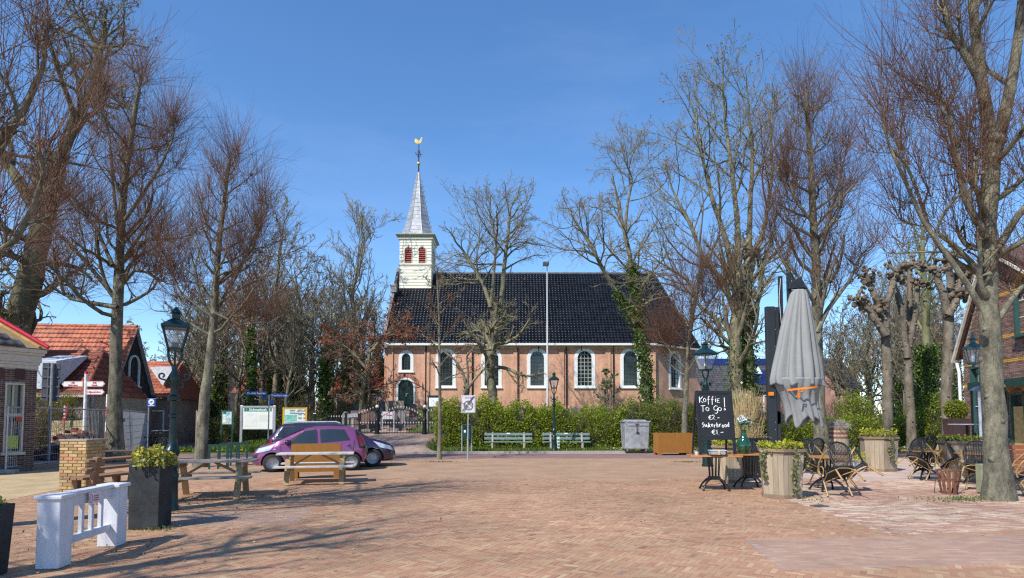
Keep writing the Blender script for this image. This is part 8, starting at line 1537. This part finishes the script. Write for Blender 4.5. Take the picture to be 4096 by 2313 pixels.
# ---- rattan armchairs, tipped forward against the tables
RAT = M('rattan_black', (.013, .013, .014), .42, var=.4, s=40, bump=.5, bs=120); BAM = M('bamboo', (.36, .225, .075), .35, var=.25, s=6, bump=.05, c2=(.46, .31, .13)); BIND = M('binding_black', (.012, .012, .012), .5)
def make_chair():
    th = thing('rattan_chair', 'x', 'chair')
    def P2(y, z): return (y, z)
    # seat: woven shell
    seat = [(-.20, -.20), (.20, -.20), (.235, .0), (.225, .20), (0, .245), (-.225, .20), (-.235, .0)]
    q = MB(); q.slab([(x, y) for x, y in seat], .405, .435); q.build('seat', RAT, th, bevel=.012)
    q = MB(); q.tube([(x, y, .42) for x, y in seat], .022, 7, True); q.build('seat_rim', BIND, th, smooth=60)
    # back: rods between a hoop
    def bk(x, t): return (x, -.215-.13*t, .43+.50*t)
    hoop = [(-.185, 0.), (-.225, .45), (-.215, .78), (-.13, .96), (0, 1.02), (.13, .96), (.215, .78), (.225, .45), (.185, 0.)]
    q = MB(); q.tube([bk(x, t) for x, t in hoop], .021, 8); q.build('back_hoop', BIND, th, smooth=60)
    n = 13
    for i in range(n):
        u = -1+2*(i+.5)/n; te = 1.0-.22*abs(u)**2.5; q = MB(); q.tube([bk(.175*u, .0), bk(.205*u, .5), bk(.19*u, te)], .0085, 5); q.build('back_rod', RAT, th)
    for t_ in (.18, .5, .57, .64): q = MB(); q.tube([bk(x, t_) for x in np.linspace(-.2, .2, 6)], .007, 5); q.build('back_weave', RAT, th)
    # bamboo frame: arms sweep from the back hoop down to the front legs
    for s_ in (-1, 1):
        q = MB(); q.tube([bk(s_*.22, .72), (s_*.29, -.18, .74), (s_*.315, .02, .68), (s_*.30, .19, .58), (s_*.265, .235, .45)], .0165, 8); q.build('arm', BAM, th, smooth=60)
        q = MB(); q.tube([(s_*.285+.0*math.cos(t), .10+.085*math.cos(t), .53+.085*math.sin(t)) for t in np.linspace(0, 2*PI, 13)[:-1]], .010, 6, True); q.build('arm_loop', BAM, th, smooth=60)
        q = MB(); q.tube([(s_*.235, .225, .45), (s_*.25, .25, .22), (s_*.265, .275, .0)], .0175, 8); o = q.build('front_leg', BAM, th, smooth=60); q = MB(); q.tube([(s_*.237, .227, .45), (s_*.243, .237, .36)], .022, 8); q.build('binding', BIND, o); q = MB(); q.tube([(s_*.2645, .2745, .012), (s_*.265, .275, 0)], .019, 8); q.build('foot_cap', BIND, o)
        q = MB(); q.tube([(s_*.195, -.20, .45), (s_*.21, -.26, .22), (s_*.225, -.32, .0)], .0175, 8); o = q.build('rear_leg', BAM, th, smooth=60); q = MB(); q.tube([(s_*.197, -.205, .45), (s_*.203, -.23, .34)], .022, 8); q.build('binding', BIND, o); q = MB(); q.tube([(s_*.2245, -.319, .012), (s_*.225, -.32, 0)], .019, 8); q.build('foot_cap', BIND, o)
        q = MB(); q.tube([(s_*.242, .235, .31), (0, .0, .335), (-s_*.205, -.235, .31)], .011, 6); q.build('cross_stretcher', BAM, th, smooth=60)
        q = MB(); q.tube([(s_*.24, .225, .34), (s_*.255, .0, .395), (s_*.203, -.225, .34)], .011, 6); q.build('side_stretcher', BAM, th, smooth=60)
    q = MB(); q.tube([(-.2, -.222, .33), (-.1, -.20, .39), (.1, -.20, .39), (.2, -.222, .33)], .011, 6); q.build('rear_stretcher', BAM, th, smooth=60)
    return th
chair0 = make_chair(); used = [False]
def chair(px, py, face, tilt, label, up=0.):
    """px,py = middle of the front feet on the paving; face = heading of the chair's front; tilt = degrees tipped forward"""
    g = G(px, py); R = Matrix.Rotation(rad(face), 4, 'Z') @ Matrix.Rotation(-rad(tilt), 4, 'X'); off = R @ Vector((0, .275, 0)); loc = Vector((g.x, g.y, .012+up))-off; e = R.to_euler()
    if not used[0]: used[0] = True; chair0.location = loc; chair0.rotation_euler = e; chair0['label'] = label; chair0['group'] = 'rattan chairs of the terrace'; return chair0
    return dup(chair0, loc, rot=tuple(e), label=label, group='rattan chairs of the terrace')
gN = G(3325, 1968); bistro('orange-topped table hidden behind the tipped rattan chairs near the tub', (gN.x, gN.y+.15, .006), rad(5), .78, .74, .78)
chair(3362, 1990, 4, 38, 'rattan chair tipped against the near table with its back to the square')
chair(3437, 1968, 62, 40, 'rattan chair tipped sideways against the near table by the barrel')
chair(3272, 1935, 195, 36, 'rattan chair tipped towards the square behind the near table'); chair(3230, 1948, -60, 36, 'rattan chair half hidden between wooden tub and near table')
gN2 = G(3722, 1922); bistro('orange-topped table between tipped chairs before the pollard trees', (gN2.x, gN2.y+.2, .006), rad(0), .8, .74, .78)
chair(3668, 1922, -78, 42, 'rattan chair tipped towards the far table with legs pointing to the flower tub')
chair(3726, 1900, 184, 36, 'rattan chair behind the far table facing the square')
chair(3830, 1928, 14, 40, 'rattan chair tipped against the far table next to the fire basket'); chair(3920, 1965, -52, 30, 'rattan chair half hidden by the lichen-spotted lime trunk'); chair(4110, 1990, 60, 30, 'rattan chair beside the red-brown benches at the house'); chair(3075, 1880, -70, 30, 'rattan chair standing behind the parasol mast')
gE = G(3960, 1950); bistro('orange-topped table behind the lichen-spotted lime trunk', (gE.x+.25, gE.y+.55, .006), 0, .8, .8, .78)
# ---- cantilever parasol, closed
gU = G(3090, 1905); Yu = gU.y; MAST = M('mast_anthracite', (.022, .026, .032), .4, var=.12); zU = lambda py, Y=Yu: D(3090, py, Y).z; xU = lambda px, py=1500, Y=Yu: D(px, py, Y).x
um = thing('cantilever_parasol', 'closed grey cantilever parasol tied with an orange strap on a black mast', 'parasol', (gU.x, Yu, .006)); ux = lambda px, py: xU(px, py)-gU.x
q = MB(); q.bb(-.95, .5, -.15, .55, 0, .08); q.build('base_plate', MAST, um, bevel=.01)
q = MB(); q.bb(ux(3068, 1500), ux(3102, 1500), -.06, .10, .07, zU(1228)); ms_ = q.build('mast', MAST, um, bevel=.012); q = MB(); q.bb(ux(3104, 1500), ux(3118, 1500), -.03, .08, .07, zU(1230)); q.build('mast_channel', MAST, um, bevel=.006)
for py in (1240, 1320, 1390, 1690, 1720): q = MB(); q.lathe([(.012, 0), (.01, .006)], 8, X=Matrix.Translation((ux(3098, py), -.061, zU(py))) @ Matrix.Rotation(PI/2, 4, 'X')); q.build('bolt', M('steel'), ms_)
q = MB(); q.bb(ux(3124, 1300), ux(3141, 1300), .10, .16, zU(1330), zU(1102)); q.build('swing_arm', MAST, um, bevel=.006); q = MB(); q.bb(ux(3150, 1200), ux(3168, 1200), .0, .06, zU(1290), zU(1092)); q.build('swing_arm', MAST, um, bevel=.006)
q = MB(); q.prism([(ux(3148, 1135), zU(1160)), (ux(3214, 1150), zU(1152)), (ux(3198, 1110), zU(1111)), (ux(3152, 1135), zU(1136))], -.12, .06); q.build('hub_housing', MAST, um, fix=True, bevel=.008)
q = MB(); q.lathe([(.16, 0), (.21, .012), (.19, .03), (.08, .045)], 14, (ux(3200, 1155), -.03, zU(1158)), sq=.8); q.build('hub_cap', MAST, um, smooth=40)
q = MB(); q.prism([(ux(3104, 1690), zU(1700)), (ux(3128, 1690), zU(1692)), (ux(3136, 1660), zU(1662)), (ux(3104, 1660), zU(1640))], -.03, .05); q.build('crank_plate', MAST, um, fix=True)
# canopy cloth: folds hanging from the hub, tied low, hem flaring in points
FAB = M('parasol_grey', (.255, .26, .255), .85, var=.08, s=2, bump=.25, bs=10); cxu = ux(3196, 1300); cyu = -.05
ax = [(1162, 3194, 27), (1180, 3194, 34), (1250, 3190, 52), (1330, 3186, 70), (1400, 3184, 82), (1470, 3183, 96), (1520, 3182, 104), (1545, 3186, 106)]
sk = [(1515, 3185, 98), (1550, 3187, 88), (1580, 3191, 74), (1615, 3197, 67), (1655, 3208, 68), (1692, 3214, 70)]
def cloth(rows_, nm, cre, depth, hem=0., nn=180):
    """hanging cloth: deep creases at the angles cre (degrees), rounded lobes between; hem draws the lower edge into points"""
    R = []; P_ = [np.interp(np.linspace(0, len(rows_)-1, 22), range(len(rows_)), [r[i] for r in rows_]) for i in range(3)]
    for k in range(22):
        f = k/21; py, cx, hw_ = P_[0][k], P_[1][k], P_[2][k]; z = zU(py); xc = ux(cx, py); r = hw_/(F/Yu); row = []
        for j in range(nn+1):
            a = 360*j/nn-180; d = 0.
            for m_, (c, w_) in enumerate(cre):
                e = (a-c-3*math.sin(f*5+m_)+180) % 360-180; d += w_*math.exp(-(e/(5.5+4*f))**2)
            rr = r*(1.04-depth*d*(.35+.65*f)+.025*math.sin(math.radians(a)*5+f*4)); dz = hem*max(0, f-.35)*(.5*math.sin(math.radians(a)*4+1)+.5*math.cos(math.radians(a)*7)+.5*d)
            row.append((xc+rr*math.cos(math.radians(a)), cyu+.02+rr*.72*math.sin(math.radians(a)), z+dz))
        R.append(row)
    q = MB(); q.strip(R); o = q.build(nm, FAB, um, smooth=70); md2 = o.modifiers.new('thick', 'SOLIDIFY'); md2.thickness = .004; return o
cv = cloth(ax, 'canopy', [(-160, .4), (-131, 1.), (-104, .7), (-88, 1.1), (-58, .9), (-36, .4), (-8, .7), (40, 1.), (80, 1.), (120, 1.), (165, .8)], .30, .09); cloth(sk, 'canopy_hem', [(-150, .8), (-118, 1.), (-92, .8), (-66, 1.), (-40, .9), (0, 1.), (50, 1.), (100, 1.), (150, 1.)], .22, .30)
ORS = M('orange_strap', (.85, .22, .01), .6, bump=.1); q = MB(); pts = []
for t in np.linspace(-2.55, -.75, 12): pts.append((ux(3188, 1560)+.52*math.cos(t), cyu+.04+.62*math.sin(t), zU(1558)+.05*(t+1.6)))
for a_, b_ in zip(pts[:-1], pts[1:]): q.bar(a_, b_, .05, .006, up=(0, 1, .0))
q.build('strap', ORS, um); q = MB(); xk = ux(3160, 1570); q.tube([(xk+.05*math.cos(t), -.64, zU(1568)+.035*math.sin(t)) for t in np.linspace(0, 2*PI, 11)[:-1]], .014, 5, True); q.bar((xk-.03, -.64, zU(1570)), (xk-.05, -.62, zU(1598)), .05, .008, up=(0, 1, 0)); q.build('strap_knot', ORS, um)
q = MB(); q.bb(ux(3070, 1575), ux(3088, 1575), -.12, -.061, zU(1584), zU(1570)); q.build('strap_end', ORS, um)
q = MB(); q.tube([(ux(3128, 1112), .09, zU(1112)), (ux(3120, 1180), .06, zU(1190)), (ux(3128, 1310), .02, zU(1310))], .006, 4); q.build('cord', PW, um)
# ---- barrel with heather
g = G(3373, 1852); th = thing('barrel', 'wooden barrel with rusty hoops and grey dried heather on top', 'barrel', (g.x, g.y+.3, .006)); zt = D(3373, 1712, g.y+.3).z; rB = .34; BARW = M('barrel_oak', (.33, .27, .19), .85, var=.25, s=3, st=(6, 6, .5), rnd=.15); RUST = M('rust_iron', (.17, .07, .04), .8, var=.3, s=8)
bp_ = lambda t: rB*(.80+.24*math.sin(PI*t))
for k in range(14):
    a0, a1 = 2*PI*k/14+.012, 2*PI*(k+1)/14-.012; q = MB(); q.strip([[(bp_(t)*math.cos(a), bp_(t)*math.sin(a), zt*t) for a in (a0, (a0+a1)/2, a1)] for t in np.linspace(0, 1, 8)]); q.build('stave', BARW, th)
q = MB(); q.lathe([(bp_(t)-.012, zt*t) for t in np.linspace(0, .97, 8)], 14); q.build('core', M('barrel_dark', (.05, .04, .03), .9), th)
for t in (.06, .25, .72, .84, .96): q = MB(); q.lathe([(bp_(t-.025)+.006, zt*(t-.03)), (bp_(t+.025)+.006, zt*(t+.03))], 20, cap=False); q.build('hoop', RUST, th, smooth=40)
q = MB(); q.lathe([(.25, zt), (.29, zt+.07), (.27, zt+.07), (.2, zt+.03)], 16); q.build('zinc_bowl', ZINC, th, smooth=40)
RNG = np.random.default_rng(88); t = TM(); m = 420; d = unit(RNG.normal(0, 1, (m, 3))+np.array([0, 0, .7])); a, r = grow(np.tile([0, 0, zt+.06], (m, 1))+RNG.normal(0, .12, (m, 3))*[1, 1, 0], d, .12+.2*RNG.random(m), np.full(m, .006), 4, .3, .02, .7); t.add(a, r, 3); s2 = spawn(a, r, 4, .2, 1, .4, 1.1, .4, .8); b2, q2 = grow(*s2, 2, .3, 0); t.add(b2, q2, 3); t.build('heather', M('heather_grey', (.42, .37, .33), .9, bump=0), th)
# small zinc bucket with plant behind the near chairs
g = G(3455, 1890); th = thing('zinc_bucket', 'zinc bucket with yellow flowers behind the near chairs', 'bucket', (g.x, g.y+.2, .006)); q = MB(); q.lathe([(.12, 0), (.16, .3), (.17, .3), (.14, .27)], 16); q.build('pail', ZINC, th, smooth=40); leaves('flowers', RNG.normal(0, 1, (260, 3))*np.array([.12, .12, .09])+np.array([0, 0, .42]), .05, YFL, th)
# ---- iron fire basket
g = G(3818, 1980); th = thing('fire_basket', 'rusty iron fire basket on the terrace paving', 'fire basket', (g.x, g.y+.16, .006)); Hf = .50; a_, b_ = .235, .145
for k in range(12):
    a = 2*PI*k/12; q = MB(); q.bar((b_*math.cos(a), b_*math.sin(a), .02), (a_*math.cos(a), a_*math.sin(a), Hf), .04, .006, up=(math.cos(a), math.sin(a), 0)); q.build('slat', RUST, th)
for z in (.02, .30, Hf): r_ = b_+(a_-b_)*z/Hf; q = MB(); q.tube([(r_*math.cos(t), r_*math.sin(t), z) for t in np.linspace(0, 2*PI, 19)[:-1]], .012, 5, True); q.build('hoop', RUST, th)
for a in (.5, 2.6, 4.7): q = MB(); q.tube([(a_*math.cos(a), a_*math.sin(a), .3), (a_*1.12*math.cos(a), a_*1.12*math.sin(a), .0)], .007, 5); q.build('leg', IRON, th)
g = G(3962, 1980); th = thing('timber_block', 'dark square timber block leaning at the lime trunk', 'timber block', (g.x, g.y+.1, .006), rad(4)); q = MB(); q.box((0, 0, .15), (.17, .16, .3)); q.build('lower_block', M('block_brown', (.07, .04, .03), .8, s=6), th, bevel=.01); q = MB(); q.box((.0, .09, .33), (.19, .16, .62)); q.build('upper_post', M('mossy_wood', (.24, .25, .15), .9, s=5), th, bevel=.01)
# patio heater, reed screen, cream chairs, topiary, red-brown benches
Yh = 18.2; x = D(3922, 1700, Yh).x; th = thing('patio_heater', 'patio heater with blue-grey hood beside the brick house', 'patio heater', (x, Yh, 0)); zt = D(3922, 1560, Yh).z; q = MB(); q.tube([(0, 0, 0), (0, 0, zt)], .04, 10); q.build('pole', M('heater_white', (.7, .7, .72), .4), th); q = MB(); q.lathe([(.02, .13), (.2, .10), (.33, 0), (.32, -.02), (.02, .05)], 20, (.12, 0, zt)); q.build('hood', M('hood_blue', (.16, .18, .28), .35, metal=.4), th, smooth=40); q = MB(); q.lathe([(.05, -.18), (.13, -.02), (.05, .04)], 12, (.12, 0, zt)); q.build('burner', M('burner_red', (.25, .1, .07), .6), th)
q = MB(); q.lathe([(.26, 0), (.26, .05), (.2, .08), (.18, .5), (.05, .55)], 14); q.build('gas_base', M('dark_grey'), th, smooth=40)
Yr = 18.8; x0, x1 = D(3920, 1700, Yr).x, D(3975, 1700, Yr).x; th = thing('reed_screen', 'upright screen of yellow reed canes by the house wall', 'reed screen', ((x0+x1)/2, Yr, 0)); W_ = x1-x0; zt, zb = D(3940, 1585, Yr).z, D(3940, 1735, Yr).z; REED = M('reed', (.50, .36, .14), .8, rnd=.3, s=20)
for k in range(34): z = zb-.1+(zt-zb+.1)*k/33; q = MB(); q.tube([(-W_/2, 0, z), (W_/2, 0, z+RNG.normal(0, .006))], .012, 5); q.build('cane', REED, th)
for s_ in (-.4, .0, .4): q = MB(); q.tube([(s_*W_, .03, 0), (s_*W_, .03, zt+.03)], .015, 5); q.build('stake', REED, th)
Yk = 19.5; CREAMC = M('cream_wicker', (.48, .38, .18), .6, var=.25, s=30, bump=.4, bs=90); x = D(3868, 1700, Yk).x; th = thing('cafe_table', 'grey-topped cafe table before the brick house', 'table', (x, Yk, 0)); zt = D(3868, 1696, Yk).z; q = MB(); q.box((0, 0, zt-.015), (.74, .7, .03)); q.build('tabletop', M('top_grey', (.45, .45, .47), .3), th, bevel=.006); q = MB(); q.tube([(0, 0, 0), (0, 0, zt-.03)], .04, 8); q.lathe([(.25, 0), (.2, .04), (.05, .07)], 12); q.build('pedestal', IRON, th)
def wickerarm(label, loc, rz):
    th = thing('wicker_chair', label, 'chair', loc, rz, 'cream wicker chairs'); q = MB(); q.box((0, 0, .40), (.5, .46, .07)); q.build('seat', CREAMC, th, bevel=.03); q = MB(); q.strip([[(.27*math.cos(t), -.05+.24*math.sin(t)-.06*(z-.42), z+(.0 if z < .7 else .12*max(0, -math.sin(t)))) for t in np.linspace(rad(190), rad(350), 11)] for z in (.42, .55, .7)]); q.build('backrest', CREAMC, th, smooth=60)
    for s_ in (-1, 1):
        q = MB(); q.tube([(s_*.27, -.1, .66), (s_*.29, .1, .65), (s_*.27, .2, .58), (s_*.25, .21, .40)], .025, 7); q.build('arm', CREAMC, th, smooth=60)
        for y in (-.19, .19): q = MB(); q.tube([(s_*.22, y, .38), (s_*.23, y*1.1, 0)], .02, 6); q.build('leg', CREAMC, th)
wickerarm('cream wicker chair beside the white downpipe', (x-.62, Yk+.1, 0), rad(-80)); wickerarm('cream wicker chair on the wall side of the cafe table', (x+.15, Yk+.7, 0), rad(178)); wickerarm('cream wicker chair before the patio heater', (x+.62, Yk+.0, 0), rad(85))
Yt = 21.5; x = D(3826, 1700, Yt).x; th = thing('topiary_ball', 'round clipped yellow-green bush in a dark trellis pot', 'topiary', (x, Yt, 0)); zc_ = D(3826, 1640, Yt).z; RNG = np.random.default_rng(89); d = unit(RNG.normal(size=(2600, 3))); leaves('foliage', d*(.36*(.8+.2*RNG.random(2600)))[:, None]+np.array([0, 0, zc_]), .06, leafmat('topiary_leaves', (.10, .14, .008), (.28, .30, .02), .3), th); q = MB(); q.ball((0, 0, zc_), .30, 10, 6); q.build('core', M('topiary_core', (.04, .06, .01), .9), th); q = MB(); q.box((0, 0, (zc_-.3)/2), (.44, .44, zc_-.3), top=(.6, .6)); q.build('pot', M('pot_brown', (.05, .025, .022), .7), th, bevel=.02)
for s_ in (-1, 1):
    for k in range(3): q = MB(); q.bar((-s_*.24, -.262-.008*k, .1+.28*k), (s_*.24, -.275-.01*k, .38+.28*k), .02, .012, up=(0, 1, 0)); q.build('pot_lattice', M('pot_lattice_mat', (.09, .05, .04), .7), th)
RB = M('redbrown_wood', (.26, .085, .035), .5, var=.2, s=3, st=(1, 8, 8)); Yb2 = 13.8; x = D(4120, 1800, Yb2).x; th = thing('terrace_bench', 'red-brown slatted terrace bench against the brick house', 'bench', (x, Yb2, 0), rad(-10))
for k in range(5): q = MB(); q.box((0, .2+.02*k, .52+.115*k), (1.3, .03, .10)); q.build('back_slat', RB, th, bevel=.006)
for k in range(4): q = MB(); q.box((0, -.2+.11*k, .44), (1.3, .1, .03)); q.build('seat_slat', RB, th, bevel=.006)
for s_ in (-1, 1): q = MB(); q.box((s_*.55, 0, .21), (.06, .45, .43)); q.build('side_frame', RB, th); q = MB(); q.box((s_*.55, .24, .55), (.06, .06, .95)); q.build('back_post', RB, th)
# ---- wall lantern of the brick house
Yw = 14.8; xw = D(3893, 1420, Yw).x; th = thing('wall_lantern', 'green hexagonal lantern on a scrolled bracket by the lime trunk', 'lantern', (xw, Yw, 0)); zl, zt = D(3893, 1454, Yw).z, D(3893, 1398, Yw).z; w_ = (3930-3866)/F*Yw
q = MB(); t_, b_ = w_/2, w_*.3
for i in range(6): a = PI/3*i+.2; q.bar((b_*math.cos(a), b_*math.sin(a), zl), (t_*math.cos(a), t_*math.sin(a), zt), .018, .018)
q.lathe([(b_*1.05, -.03), (b_*1.05, .02)], 6, (0, 0, zl), a0=.2); LG2 = M('lantern_verdigris', (.035, .11, .10), .45, var=.2); fr = q.build('lantern_frame', LG2, th); q = MB(); q.lathe([(b_, .02), (t_, zt-zl)], 6, (0, 0, zl), a0=.2, cap=False); q.build('lantern_pane', LGLASS, fr)
q = MB(); q.lathe([(t_*1.18, 0), (t_*1.18, .03), (t_*.6, .12), (t_*.3, .16), (t_*.3, .22), (t_*.45, .24), (t_*.2, .29), (.02, .42)], 6, (0, 0, zt), a0=.2); q.build('lantern_roof', LG2, th); q = MB(); q.lathe([(.04, .03), (.05, .12), (.045, .2), (.02, .24)], 10, (0, 0, zl)); q.build('bulb', BULB, fr, smooth=60)
q = MB(); q.tube([(-.2, 0, zl-.1), (.55, 0, zl-.1)], .022, 6); q.tube([(0, 0, zl-.1), (0, 0, zl)], .03, 6); q.build('bracket', LG2, th)
for c0 in (.12, .34): q = MB(); q.tube([(c0+.09*math.cos(t)*(1-t/10), 0, zl-.2+.09*math.sin(t)*(1-t/10)) for t in np.linspace(1.5, 7, 14)], .014, 5); q.build('scroll', LG2, th)
q = MB(); q.tube([(.5, 0, zl-.1), (.55, 0, zl-.45), (.56, 0, 0)], .04, 8); q.build('post', LG2, th)
